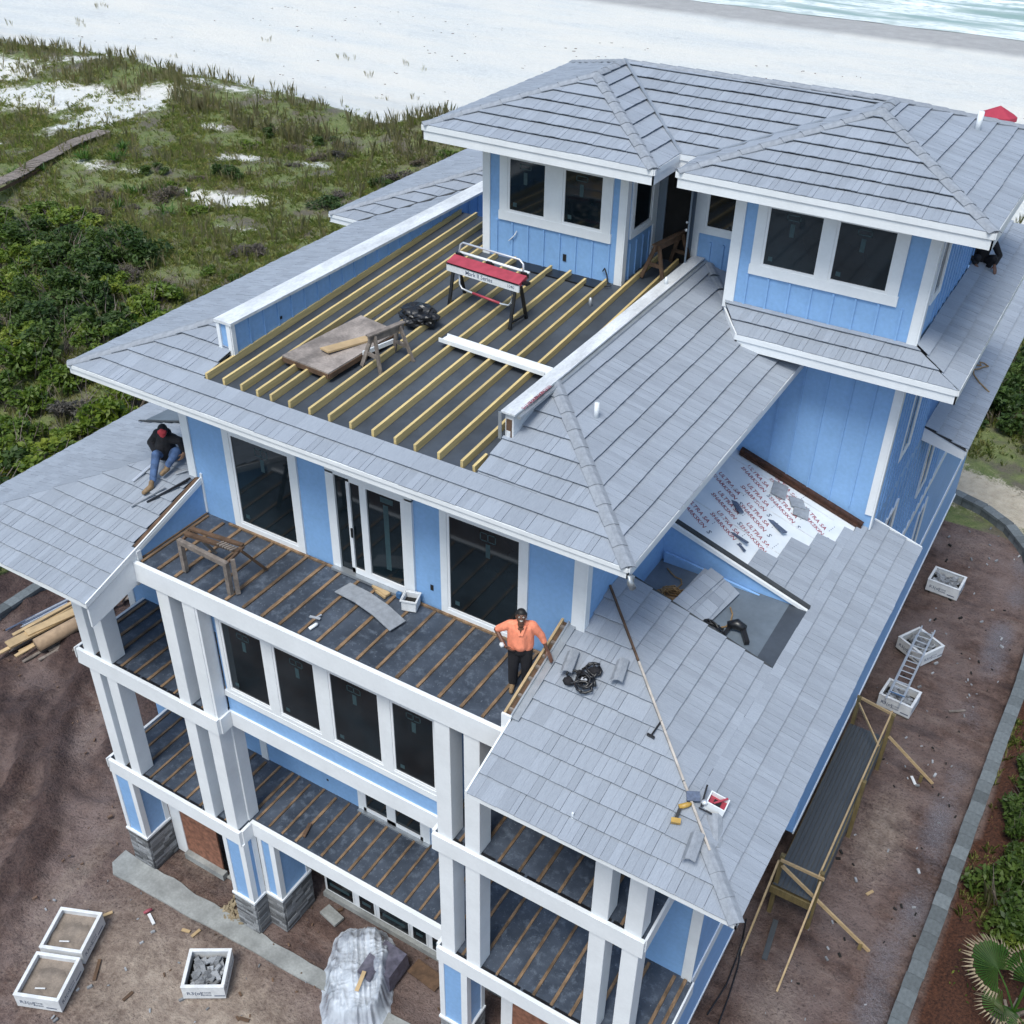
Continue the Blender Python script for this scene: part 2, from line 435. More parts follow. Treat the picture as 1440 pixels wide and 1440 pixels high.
class MB:
    """collects boxes, bars, tubes and polygons; build() links them as ONE mesh object"""
    def __init__(s):
        s.v, s.f = [], []
    def poly(s, pts):
        i = len(s.v)
        s.v += [tuple(p) for p in pts]
        s.f.append(tuple(range(i, i + len(pts))))
        return s
    def hexa(s, p):
        i = len(s.v)
        s.v += [tuple(q) for q in p]
        for a in ((3, 2, 1, 0), (4, 5, 6, 7), (0, 1, 5, 4), (1, 2, 6, 5), (2, 3, 7, 6), (3, 0, 4, 7)):
            s.f.append(tuple(i + k for k in a))
        return s
    def box(s, x0, x1, y0, y1, z0, z1):
        return s.hexa([(x0, y0, z0), (x1, y0, z0), (x1, y1, z0), (x0, y1, z0), (x0, y0, z1), (x1, y0, z1), (x1, y1, z1), (x0, y1, z1)])
    def prism(s, pts, ext):
        """extrude a planar polygon by vector ext"""
        e = Vector(ext)
        n = len(pts)
        i = len(s.v)
        P = [Vector(p) for p in pts]
        s.v += [tuple(p) for p in P] + [tuple(p + e) for p in P]
        s.f.append(tuple(range(i + n - 1, i - 1, -1)))
        s.f.append(tuple(range(i + n, i + 2 * n)))
        for k in range(n):
            s.f.append((i + k, i + (k + 1) % n, i + n + (k + 1) % n, i + n + k))
        return s
    def bar(s, p, q, w, h, up=(0, 0, 1)):
        p, q = Vector(p), Vector(q)
        d = (q - p).normalized()
        a = d.cross(Vector(up))
        if a.length < 1e-4:
            a = d.cross(Vector((1, 0, 0)))
        a.normalize()
        c = a.cross(d).normalized()
        a *= w / 2
        c *= h / 2
        return s.hexa([p - a - c, p + a - c, q + a - c, q - a - c, p - a + c, p + a + c, q + a + c, q - a + c])
    def tube(s, pts, r, n=6):
        P = [Vector(p) for p in pts]
        rs = r if hasattr(r, '__len__') else [r] * len(P)
        i = len(s.v)
        up = Vector((0, 0, 1))
        for k, p in enumerate(P):
            d = (P[min(k + 1, len(P) - 1)] - P[max(k - 1, 0)]).normalized()
            a = d.cross(up)
            if a.length < 1e-3:
                a = d.cross(Vector((1, 0, 0)))
            a.normalize()
            c = a.cross(d)
            for j in range(n):
                t = 2 * math.pi * j / n
                s.v.append(tuple(p + (a * math.cos(t) + c * math.sin(t)) * rs[k]))
        for k in range(len(P) - 1):
            for j in range(n):
                s.f.append((i + k * n + j, i + k * n + (j + 1) % n, i + (k + 1) * n + (j + 1) % n, i + (k + 1) * n + j))
        s.f.append(tuple(i + j for j in range(n - 1, -1, -1)))
        s.f.append(tuple(i + (len(P) - 1) * n + j for j in range(n)))
        return s
    def ball(s, c, r, nu=10, nv=7, jit=0):
        c = Vector(c)
        rr = r if hasattr(r, '__len__') else (r, r, r)
        i = len(s.v)
        for a in range(nv + 1):
            th = math.pi * a / nv
            for b_ in range(nu):
                ph = 2 * math.pi * b_ / nu
                k = 1 + rnd(-jit, jit)
                s.v.append((c.x + rr[0] * k * math.sin(th) * math.cos(ph), c.y + rr[1] * k * math.sin(th) * math.sin(ph), c.z + rr[2] * k * math.cos(th)))
        for a in range(nv):
            for b_ in range(nu):
                s.f.append((i + a * nu + b_, i + (a + 1) * nu + b_, i + (a + 1) * nu + (b_ + 1) % nu, i + a * nu + (b_ + 1) % nu))
        return s
    def mesh(s, name, mat=None, off=None, smooth=False):
        me = bpy.data.meshes.new(name)
        v = s.v if off is None else [(a - off[0], b - off[1], c - off[2]) for a, b, c in s.v]
        me.from_pydata(v, [], s.f)
        me.validate()
        bm = bmesh.new()
        bm.from_mesh(me)
        bmesh.ops.recalc_face_normals(bm, faces=bm.faces)
        bm.to_mesh(me)
        bm.free()
        if mat:
            me.materials.append(MAT[mat] if isinstance(mat, str) else mat)
        if smooth:
            me.polygons.foreach_set('use_smooth', [True] * len(me.polygons))
        return me
    def build(s, name, mat, parent=None, smooth=False, bevel=0, label=None, off=None):
        o0 = ORG.get(parent.name) if parent else off
        me = s.mesh(name, mat, o0, smooth)
        return link(name, me, parent, label, bevel)

def link(name, me, parent=None, label=None, bevel=0):
    o = bpy.data.objects.new(name, me)
    col.objects.link(o)
    if parent:
        o.parent = parent
        if parent.name in ORG:
            ORG[o.name] = ORG[parent.name]
    if label:
        o['label'] = label
    if bevel:
        b = o.modifiers.new('bevel', 'BEVEL')
        b.width = bevel
        b.segments = 1
        b.limit_method = 'ANGLE'
    return o

def tag(o, label=None, cat=None, group=None, kind=None):
    if label: o['label'] = label
    if cat: o['category'] = cat
    if group: o['group'] = group
    if kind: o['kind'] = kind
    return o

def thing(name, label, cat, loc=(0, 0, 0), rz=0, group=None, world_coords=False, rot=None):
    o = bpy.data.objects.new(name, None)
    o.empty_display_size = .2
    col.objects.link(o)
    o.location = loc
    o.rotation_euler = rot if rot else (0, 0, rz)
    if world_coords:
        ORG[o.name] = tuple(loc)
    return tag(o, label, cat, group)

def kids(o):
    return [c for c in bpy.data.objects if c.parent == o]

def copy_tree(o, parent=None, kidmap=None):
    c = o.copy()
    col.objects.link(c)
    c.parent = parent
    for ch in list(o.children):
        copy_tree(ch, c)
    return c

def single(mb, name, mat, label, cat, loc, group=None, smooth=False, bevel=0, rz=0, kind=None):
    """a thing that is one mesh, built in local coordinates"""
    o = mb.build(name, mat, None, smooth, bevel)
    o.location = loc
    o.rotation_euler = (0, 0, rz)
    return tag(o, label, cat, group, kind)

def wsingle(mb, name, mat, label, cat, org, group=None, smooth=False, bevel=0, kind=None):
    """a thing that is one mesh, built in world coordinates with its origin moved to org"""
    o = mb.build(name, mat, None, smooth, bevel, off=org)
    o.location = org
    return tag(o, label, cat, group, kind)

def text_mesh(body, size, mat, extrude=0.0):
    cu = bpy.data.curves.new('lettering', 'FONT')
    cu.body = body
    cu.size = size
    cu.align_x = 'CENTER'
    cu.align_y = 'CENTER'
    cu.extrude = extrude
    cu.resolution_u = 2
    cu.offset = size * .012
    o = bpy.data.objects.new('lettering_tmp', cu)
    col.objects.link(o)
    bpy.context.view_layer.update()
    me = bpy.data.meshes.new_from_object(o.evaluated_get(bpy.context.evaluated_depsgraph_get()))
    bpy.data.objects.remove(o)
    me.materials.clear()
    me.materials.append(MAT[mat])
    return me

def place_on(name, me, parent, origin, xdir, ydir):
    """object whose local X runs along xdir and local Y along ydir, in the parent's frame"""
    o = link(name, me, parent)
    x = Vector(xdir).normalized()
    y = Vector(ydir)
    y = (y - x * y.dot(x)).normalized()
    z = x.cross(y)
    m = Matrix((x, y, z)).transposed().to_4x4()
    org = Vector(origin)
    if parent and parent.name in ORG:
        org = org - Vector(ORG[parent.name])
    m.translation = org
    o.matrix_local = m
    return o

G = -11.55       # ground level at the house; balcony deck is z = 0
UNIT = MB().box(-.5, .5, -.5, .5, 0, 1)
UNITM = {}
def unit_box(name, mat, parent, c, size, rz=0, tilt=(0, 0)):
    """piece sharing one unit cube mesh: centre of its base c, size (x, y, z)"""
    key = (name, mat)
    if key not in UNITM:
        UNITM[key] = UNIT.mesh(name, mat)
    o = link(name, UNITM[key], parent)
    org = Vector(c)
    if parent and parent.name in ORG:
        org -= Vector(ORG[parent.name])
    o.location = org
    o.scale = size
    o.rotation_euler = (tilt[0], tilt[1], rz)
    return o

# ------------------------------------------------------------------ the house: measures
S = 0.32                      # roof pitch
ZE = 3.69                     # main eave
ZW = -0.20                    # wing eaves
ZA = 7.26                     # tower eaves
L2, L1 = -3.69, -7.50         # porch decks
YF = -2.14                    # porch front
YB = -1.72                    # bay front
H = thing('beach_house', 'blue three storey beach house with white trim, grey tiled hip roofs and unfinished decks', 'house', (-4.5, 0, G), world_coords=True)

def rz_plane(eave, up):       # plane through an eave point rising along up (unit, horizontal)
    return lambda x, y: eave[2] + S * ((x - eave[0]) * up[0] + (y - eave[1]) * up[1])
MF = rz_plane((0, -1.29, ZE), (0, 1))         # main roof front slope
MR = rz_plane((1.56, 0, ZE), (-1, 0))         # main roof right slope
ML = rz_plane((-10.77, 0, ZE), (1, 0))
WF = rz_plane((0, -3.43, ZW), (0, 1))         # wing roofs
WR = rz_plane((4.69, 0, ZW), (-1, 0))
WL = rz_plane((-13.9, 0, ZW), (1, 0))
DK = lambda y: 3.93 + 0.066 * y               # roof deck membrane

# ------------------------------------------------------------------ tiled roofs
TILES = []
E_C = 0.40
def clip_poly(sub, clip):
    """Sutherland-Hodgman: clip polygon sub by convex counter-clockwise polygon clip"""
    out = sub
    for i in range(len(clip)):
        a, b = clip[i], clip[(i + 1) % len(clip)]
        inp, out = out, []
        if not inp:
            return []
        def side(p):
            return (b[0] - a[0]) * (p[1] - a[1]) - (b[1] - a[1]) * (p[0] - a[0])
        for j in range(len(inp)):
            p, q = inp[j], inp[(j + 1) % len(inp)]
            sp, sq = side(p), side(q)
            if sp >= -1e-9:
                out.append(p)
            if (sp > 1e-9 and sq < -1e-9) or (sp < -1e-9 and sq > 1e-9):
                t = sp / (sp - sq)
                out.append((p[0] + (q[0] - p[0]) * t, p[1] + (q[1] - p[1]) * t))
    return out
def parea(p):
    return sum(p[i][0] * p[(i + 1) % len(p)][1] - p[(i + 1) % len(p)][0] * p[i][1] for i in range(len(p))) / 2

def roof_plane(part, pieces, eave, up, keep=None, tiles=True, seed=0, felt=True, fmat='underlay_dark'):
    """one roof slope: convex 3-D pieces, an eave point, horizontal uphill direction"""
    rg = random.Random(seed)
    up3 = Vector((up[0], up[1], 0)).normalized()
    v = (up3 + Vector((0, 0, S))).normalized()
    u = Vector((0, 0, 1)).cross(up3)
    u = -u                                     # u x v = n with n upward
    n = u.cross(v)
    if n.z < 0:
        u = -u
        n = u.cross(v)
    e0 = Vector(eave)
    mbf = MB()
    for pc in pieces:
        P3 = [Vector(p) for p in pc]
        P = [((p - e0).dot(u), (p - e0).dot(v)) for p in P3]
        if parea(P) < 0:
            P.reverse()
            P3.reverse()
        mbf.prism([p - n * .035 for p in P3], n * .035)
        if not tiles:
            continue
        v0, v1 = min(p[1] for p in P), max(p[1] for p in P)
        u0, u1 = min(p[0] for p in P), max(p[0] for p in P)
        k = int(math.floor(v0 / E_C))
        while k * E_C < v1:
            cr = random.Random(seed * 1000 + k)
            uu = -40 - cr.uniform(0, .4)
            while uu < u1:
                w = cr.choice((.34, .40, .46))
                if uu + w > u0:
                    rect = [(uu + .0015, k * E_C), (uu + w - .0015, k * E_C), (uu + w - .0015, k * E_C + E_C + .03), (uu + .0015, k * E_C + E_C + .03)]
                    cp = clip_poly(rect, P)
                    if len(cp) >= 3 and parea(cp) > .0015:
                        cu = sum(p[0] for p in cp) / len(cp)
                        cv = sum(p[1] for p in cp) / len(cp)
                        c3 = e0 + u * cu + v * cv
                        if keep is None or keep(c3.x, c3.y):
                            TILES.append(dict(part=part, e0=e0, u=u, v=v, n=n, k=k, w=w, uu=uu, poly=cp, full=abs(parea(cp) - parea(rect)) < 1e-5, c=c3, lift=cr.uniform(-.003, .005), dv=.006 * math.sin(uu * 2.1 + k) + cr.uniform(-.003, .003)))
                uu += w
            k += 1
    if felt:
        mbf.build('roof_felt', fmat, part)

def tile_geo(poly, k, lift):
    t = lambda vv: max(0., min(1., (vv - k * E_C) / (E_C + .03)))
    top = [(p[0], p[1], .060 + lift + (.014 - .060 - lift) * t(p[1])) for p in poly]
    bot = [(p[0], p[1], .044 + lift + (.004 - .044 - lift) * t(p[1])) for p in poly]
    return bot, top

def tile_strips(k, lift, w, u0=0., v0=0.):
    """a whole tile pressed as three strips of slightly different height"""
    out = []
    a = .0015
    for f, dh in ((.36, .0), (.34, .007), (.30, .002)):
        b = a + (w - .003) * f
        P = [(u0 + a, v0), (u0 + b - .003, v0), (u0 + b - .003, v0 + E_C + .03), (u0 + a, v0 + E_C + .03)]
        bt, tp = tile_geo(P, k, lift + dh)
        out.append((bt, tp, P))
        a = b
    return out

def tile_mesh(polys, name):
    me = bpy.data.meshes.new(name)
    vs, fs, uvs = [], [], []
    for bot, top, M4, uvp in polys:
        i, n = len(vs), len(bot)
        vs += [tuple(M4 @ Vector(p)) if M4 else p for p in bot + top]
        fs.append(tuple(range(i + n - 1, i - 1, -1)))
        fs.append(tuple(range(i + n, i + 2 * n)))
        for a in range(n):
            b = (a + 1) % n
            fs.append((i + a, i + b, i + n + b, i + n + a))
        uvs += uvp + uvp
    me.from_pydata(vs, [], fs)
    uvl = me.uv_layers.new(name='UVMap')
    arr = np.zeros(len(me.loops), dtype=np.int32)
    me.loops.foreach_get('vertex_index', arr)
    uvl.data.foreach_set('uv', np.array(uvs, dtype=np.float32)[arr].ravel())
    me.materials.append(MAT['tile'])
    return me

def finish_tiles():
    def weight(t):
        d = CAM - t['c']
        return max(0, d.normalized().dot(t['n'])) * parea(t['poly']) / d.length_squared * (0 if t.get('hid') else 1)
    TILES.sort(key=weight, reverse=True)
    shared = {}
    rest = {}
    for i, t in enumerate(TILES):
        Mt = Matrix((t['u'], t['v'], t['n'])).transposed().to_4x4()
        if i < 300:
            if t['full']:
                if t['w'] not in shared:
                    shared[t['w']] = tile_mesh([(b, tp, None, P) for b, tp, P in tile_strips(0, 0, t['w'])], 'roof_tile')
                me = shared[t['w']]
                o3 = t['e0'] + t['u'] * t['uu'] + t['v'] * (t['k'] * E_C + t['dv']) + t['n'] * t['lift']
            else:
                c = t['poly'][0]
                b, tp = tile_geo(t['poly'], t['k'], t['lift'])
                sh = lambda L: [(p[0] - c[0], p[1] - c[1], p[2]) for p in L]
                me = tile_mesh([(sh(b), sh(tp), None, [(p[0], p[1]) for p in t['poly']])], 'roof_tile')
                o3 = t['e0'] + t['u'] * c[0] + t['v'] * c[1]
            o = link('roof_tile', me, t['part'])
            Mt.translation = o3 - Vector(ORG[t['part'].name])
            o.matrix_local = Mt
        else:
            rest.setdefault(t['part'].name, []).append(t)
    for pn, ts in rest.items():
        part = bpy.data.objects[pn]
        og = Vector(ORG[pn])
        polys = []
        for t in ts:
            Mt = Matrix((t['u'], t['v'], t['n'])).transposed().to_4x4()
            Mt.translation = t['e0'] - og + t['v'] * t['dv']
            if t['full']:
                polys += [(b, tp, Mt, P) for b, tp, P in tile_strips(t['k'], t['lift'], t['w'], t['uu'], t['k'] * E_C)]
                continue
            b, tp = tile_geo(t['poly'], t['k'], t['lift'])
            polys.append((b, tp, Mt, [(p[0], p[1]) for p in t['poly']]))
        o = link('roof_tile', tile_mesh(polys, 'roof_tile'), part)
        o['kind'] = 'stuff'

CAPM = None
def cap_mesh():
    global CAPM
    if CAPM is None:
        mb = MB()
        w, d, l, th = .125, .045, .46, .016
        sec = [(-w, -d), (-.04, 0), (.04, 0), (w, -d)]
        for a in range(3):
            (y0, z0), (y1, z1) = sec[a], sec[a + 1]
            mb.hexa([(0, y0, z0), (l, y0, z0 - .02), (l, y1, z1 - .02), (0, y1, z1), (0, y0, z0 + th), (l, y0, z0 + th - .02), (l, y1, z1 + th - .02), (0, y1, z1 + th)])
        CAPM = mb.mesh('ridge_cap', 'cap')
    return CAPM

def caps(part, p, q, lift=.075, step=.40):
    """ridge caps from p (low) to q (high)"""
    p, q = Vector(p), Vector(q)
    d = (q - p).normalized()
    nn = max(1, int((q - p).length / step))
    side = d.cross(Vector((0, 0, 1))).normalized()
    for i in range(nn):
        place_on('ridge_cap', cap_mesh(), part, p + d * (i * (q - p).length / nn) + Vector((0, 0, lift)), d, -side)

def fascia(part, p, q, h, out, th=.03, top=.0, mat='white'):
    """board hanging below an eave from p to q, out = outward unit vector"""
    o = Vector(out)
    P, Q = Vector(p), Vector(q)
    a = P + Vector((0, 0, top - h))
    b = Q + Vector((0, 0, top - h))
    m = MB().prism([a - o * th, b - o * th, b, a], (0, 0, h))
    if h > .2:
        m.prism([a + Vector((0, 0, h * .62)), b + Vector((0, 0, h * .62)), b + Vector((0, 0, h * .62)) + o * .025, a + Vector((0, 0, h * .62)) + o * .025], (0, 0, h * .38 - .006))
    return m.build('fascia', mat, part)

def soffit(part, x0, x1, y0, y1, z):
    return MB().box(x0, x1, y0, y1, z - .02, z).build('soffit', 'white', part)

def roofpart(label):
    return MB().box(0, .01, 5, 5.01, 2.0, 2.01).build('roof', 'underlay_dark', H, label=label)

# --- tower roof
RT = roofpart('upper hip roof over the two towers')
a0, a1, ay = -7.04, -1.67, 5.80
b0, b1, by = -1.27, 4.55, 5.96
RY, RZ = 9.82, ZA + S * 2.80
ma, mb_ = (a0 + a1) / 2, (b0 + b1) / 2
A1 = (ma, ay + 2.685, ZA + S * 2.685)
B1 = (mb_, by + 2.91, ZA + S * 2.91)
RA, RB = (ma, RY, RZ - .03), (mb_, RY, RZ + .03)
ym = 7.0
roof_plane(RT, [[(a0, ay, ZA), (a1, ay, ZA), A1]], (a0, ay, ZA), (0, 1), seed=1)
roof_plane(RT, [[(a1, ay, ZA), (a1, ym, ZA), RA, A1]], (a1, ay, ZA), (-1, 0), seed=2)
roof_plane(RT, [[(a0, ay, ZA), A1, RA, (a0, 12.5, ZA)]], (a0, ay, ZA), (1, 0), seed=3)
roof_plane(RT, [[(a1, ym, ZA), (b0, ym, ZA), RB, RA]], (a1, ym, ZA), (0, 1), seed=4)
roof_plane(RT, [[(b0, by, ZA), B1, RB, (b0, ym, ZA)]], (b0, by, ZA), (1, 0), seed=5)
roof_plane(RT, [[(b0, by, ZA), (b1, by, ZA), B1]], (b0, by, ZA), (0, 1), seed=6)
roof_plane(RT, [[(b1, by, ZA), (b1, 12.73, ZA), RB, B1]], (b1, by, ZA), (-1, 0), seed=7)
roof_plane(RT, [[(b1, 12.73, ZA), (a0, 12.5, ZA), RA, RB]], (a0, 12.6, ZA), (0, -1), tiles=False, seed=8)
for p, q in (((a0, ay, ZA), A1), ((a1, ay, ZA), A1), (A1, RA), ((b0, by, ZA), B1), ((b1, by, ZA), B1), (B1, RB), (RA, RB), ((a0, 12.5, ZA), RA), ((b1, 12.73, ZA), RB)):
    caps(RT, p, q)
for p, q, o in (((a0, ay), (a1, ay), (0, -1, 0)), ((a1, ay), (a1, ym), (1, 0, 0)), ((a1, ym), (b0, ym), (0, -1, 0)), ((b0, by), (b0, ym), (-1, 0, 0)), ((b0, by), (b1, by), (0, -1, 0)), ((b1, by), (b1, 12.73), (1, 0, 0)), ((a0, ay), (a0, 12.5), (-1, 0, 0))):
    fascia(RT, (*p, ZA + .045), (*q, ZA + .045), .31, o)
MB().prism([(a1 - .02, ym, ZA + .03), (a1 + .05, ym, ZA + .03), (ma + .05, RY, RZ + .03), (ma - .02, RY, RZ + .03)], (0, 0, .045)).build('valley_flashing', 'metal', RT)
MB().prism([(b0 - .05, ym, ZA + .03), (b0 + .02, ym, ZA + .03), (mb_ + .02, RY, RZ + .03), (mb_ - .05, RY, RZ + .03)], (0, 0, .045)).build('valley_flashing', 'metal', RT)
soffit(RT, a0 + .02, a1 - .02, ay + .02, 8.3, ZA - .22)
soffit(RT, b0 + .02, b1 - .02, by + .02, 12.7, ZA - .224)
soffit(RT, a1 - .02, b0 + .02, ym + .02, 9.0, ZA - .228)

# --- main roof round the roof deck
RM = roofpart('main hip roof round the roof deck')
x0, x1 = -10.77, 1.56
DX0, DX1, DY = -7.78, -1.62, -0.56            # deck opening
hl = (-8.05, 1.43, ML(-8.05, 0))
hr = (-1.45, 1.72, MR(-1.45, 0))
z2 = MF(0, DY)
roof_plane(RM, [[(x0, -1.29, ZE), (x1, -1.29, ZE), (x1 - .73, DY, z2), (x0 + .73, DY, z2)],
                [(x0 + .73, DY, z2), (-8.05, DY, z2), hl],
                [(-8.05, DY, z2), (DX0, DY, z2), (DX0, .25, MF(0, .25)), (-8.05, .25, MF(0, .25))],
                [(-1.45, DY, z2), (x1 - .73, DY, z2), hr],
                [(DX1, DY, z2), (-1.45, DY, z2), (-1.45, .30, MF(0, .30)), (DX1, .30, MF(0, .30))]],
           (x0, -1.29, ZE), (0, 1), seed=11)
roof_plane(RM, [[(x1, -1.29, ZE), (x1, 6.92, ZE), (-.31, 6.92, MR(-.31, 0)), (-1.45, 6.92, hr[2]), hr],
                [(-1.45, 6.92, hr[2]), (-.31, 6.92, MR(-.31, 0)), (-.31, 7.35, MR(-.31, 0)), (-1.2, 8.36, MR(-1.2, 0)), (-1.45, 8.36, hr[2])]],
           (x1, -1.29, ZE), (-1, 0), seed=12)
roof_plane(RM, [[(x0, -1.29, ZE), hl, (-8.05, 16, hl[2]), (x0, 16, ZE)]], (x0, -1.29, ZE), (1, 0), seed=13)
# bump-out of the main roof on the left side, further back
bl = (-11.75, 8.1, ZE)
cp = (-8.35, 11.5, ZE + S * 3.4)
roof_plane(RM, [[bl, (-10.77, 8.1, ZE), (-7.37, 11.5, ZE + S * 3.4), cp]], bl, (0, 1), seed=14)
roof_plane(RM, [[bl, cp, (-8.35, 11.6, cp[2]), (-11.75, 15.0, ZE)]], bl, (1, 0), seed=15)
caps(RM, bl, cp)
fascia(RM, (*bl[:2], ZE + .045), (-10.77, 8.1, ZE + .045), .22, (0, -1, 0))
fascia(RM, (*bl[:2], ZE + .045), (-11.75, 15.0, ZE + .045), .2, (-1, 0, 0))
MB().prism([(-10.77, 8.06, ZE + .02), (-10.67, 8.06, ZE + .02), (-7.3, 11.46, ZE + S * 3.4 + .03), (-7.4, 11.46, ZE + S * 3.4 + .03)], (0, 0, .05)).build('valley_flashing', 'underlay_dark', RM)
caps(RM, (x1, -1.29, ZE), hr)
caps(RM, (x0, -1.29, ZE), hl)
caps(RM, (-.33, 7.2, MR(-.33, 0) + .02), (-1.3, 8.33, MR(-1.3, 0) + .04), lift=.05)
MB().prism([(-.31, 7.3, 4.36), (-1.2, 8.36, 4.6), (-.31, 8.36, 4.42)], (0, 0, -.04)).build('cricket', 'tile', RM)
fascia(RM, (x0, -1.29, ZE + .045), (x1, -1.29, ZE + .045), .21, (0, -1, 0))
fascia(RM, (x1, -1.29, ZE + .045), (x1, 6.9, ZE + .045), .21, (1, 0, 0))
fascia(RM, (x0, -1.29, ZE + .045), (x0, 16, ZE + .045), .21, (-1, 0, 0))
soffit(RM, x0 + .02, x1 - .02, -1.27, -.01, ZE - .12)
soffit(RM, .28, x1 - .02, -.01, 6.9, ZE - .124)
MB().tube([(1.60, -1.27, 3.60), (1.62, -1.31, 3.48), (1.64, -1.26, 3.38)], .06, 8).build('downpipe_elbow', 'metal', RM, smooth=True)
# vent pipes
for (vx, vy) in ((-.46, 1.45),):
    MB().tube([(vx, vy, MR(vx, 0)), (vx, vy, MR(vx, 0) + .34)], .045, 8).build('vent_pipe', 'white', RM, smooth=True)
MB().tube([(3.2, 10.5, 7.66), (3.2, 10.5, 8.08)], .06, 8).build('vent_pipe', 'white', RT, smooth=True)
MB().tube([(1.75, -3.05, WF(0, -3.05)), (1.75, -3.05, WF(0, -3.05) + .14)], .02, 6).build('vent_pipe', 'white', RM)

# --- skirt roof round the right tower
RS = roofpart('skirt roof below the right tower')
SX, SY, SZ = 4.66, 6.05, 4.25
RKS = 4.55
RK2 = lambda y: SZ + S * (y - SY)
roof_plane(RS, [[(.34, SY, SZ), (SX, SY, SZ), (3.60, 6.92, RK2(6.92)), (-.31, 6.92, RK2(6.92))]], (0, SY, SZ), (0, 1), seed=21)
roof_plane(RS, [[(SX, SY, SZ), (SX, 15.6, SZ), (3.60, 15.0, RK2(6.92)), (3.60, 6.92, RK2(6.92))],
                [(3.60, 11.8, RK2(6.92)), (3.60, 15.0, RK2(6.92)), (1.2, 13.4, SZ + S * 3.4), (1.2, 11.8, SZ + S * 3.4)]], (SX, SY, SZ), (-1, 0), seed=22)
fascia(RS, (.30, SY, SZ + .045), (SX, SY, SZ + .045), .30, (0, -1, 0))
fascia(RS, (SX, SY, SZ + .045), (SX, 15.6, SZ + .045), .30, (1, 0, 0))
MB().prism([(.30, SY, SZ + .05), (.30, SY, SZ - .25), (-.2, 6.75, 4.28), (-.31, 6.9, 4.4)], (.05, 0, 0)).build('fascia', 'white', RS)
soffit(RS, .35, SX - .02, SY + .02, 6.91, SZ - .24)
soffit(RS, 3.61, SX - .02, 6.91, 15.5, SZ - .244)
MB().box(3.9, 5.3, 13.2, 13.28, 4.18, 4.24).build('flashing', 'underlay_dark', RS)
# upper rear roof further back and the low rear wing roof on the right
RR = roofpart('low rear wing roof on the right side')
RWR = rz_plane((4.68, 0, .12), (-1, 0))
roof_plane(RR, [[(4.68, 11.5, .12), (4.68, 26, .12), (3.6, 26, RWR(3.6, 0)), (3.6, 11.5, RWR(3.6, 0))]], (4.68, 11.5, .12), (-1, 0), seed=23)
MB().prism([(3.6, 11.52, RWR(3.6, 0) - .4), (4.66, 11.52, -.16), (4.66, 11.52, .10), (3.6, 11.52, RWR(3.6, 0) - .04)], (0, .04, 0)).build('fascia', 'white', RR)
fascia(RR, (4.68, 11.5, .16), (4.68, 26, .16), .2, (1, 0, 0))

# --- right wing roof with its recess
RW = roofpart('large right wing hip roof with a recess cut in')
hw = (.27, .99, WF(0, .99))
def underl(x, y):
    if y < 3.6 or x > 3.30 or x < .4:
        return True
    kx = (4.69 - x) * math.sqrt(1 + S * S) / E_C
    return y > 99 or y < 0
UND = []
def keep_r(x, y):
    """False where the bare underlayment shows: tiles stop in steps, one course at a time"""
    if y < 3.55 or x > 3.36:
        return True
    if x < .27:
        return False
    for xa, xb, yy in ((0, 1.98, 0), (1.98, 2.30, 4.28), (2.30, 2.66, 5.12), (2.66, 2.98, 5.80), (2.98, 3.36, 6.57)):
        if xa <= x < xb:
            return y < yy
    return True
roof_plane(RW, [[(.27, -3.43, ZW), (4.69, -3.43, ZW), hw], [(0, -3.43, ZW), (.27, -3.43, ZW), (.27, 0, WF(0, 0)), (0, 0, WF(0, 0))]], (0, -3.43, ZW), (0, 1), seed=31)
roof_plane(RW, [[(4.69, -3.43, ZW), (4.69, 7.35, ZW), (3.34, 7.35, WR(3.34, 0)), (3.34, -2.08, WR(3.34, 0))],
                [(3.34, -2.08, WR(3.34, 0)), (3.34, 1.58, WR(3.34, 0)), (.27, 1.58, WR(.27, 0)), hw]], (4.69, -3.43, ZW), (-1, 0), seed=32)
roof_plane(RW, [[(3.34, 3.60, WR(3.34, 0)), (3.34, 6.92, WR(3.34, 0)), (.27, 6.92, WR(.27, 0)), (.27, 3.60, WR(.27, 0))]],
           (4.69, -3.43, ZW), (-1, 0), keep=keep_r, seed=32, fmat='underlay')
fascia(RW, (0, -3.43, ZW + .05), (4.69, -3.43, ZW + .05), .12, (0, -1, 0))
fascia(RW, (4.69, -3.43, ZW + .05), (4.69, 7.35, ZW + .05), .12, (1, 0, 0))
MB().prism([(0, -3.44, ZW - .06), (0, -3.44, ZW + .075), (0, 0, WF(0, 0) + .075), (0, 0, WF(0, 0) - .06)], (-.03, 0, 0)).build('rake_board', 'white', RW)
soffit(RW, 0, 4.66, -3.40, -2.2, ZW - .09)
soffit(RW, 3.42, 4.66, -2.2, 7.3, ZW - .094)
MB().prism([(3.36, 7.36, WR(3.36, 0) - .02), (4.69, 7.36, ZW - .08), (4.69, 7.36, ZW + .06), (3.36, 7.36, WR(3.36, 0) + .06)], (0, .03, 0)).build('rake_board', 'white', RW)
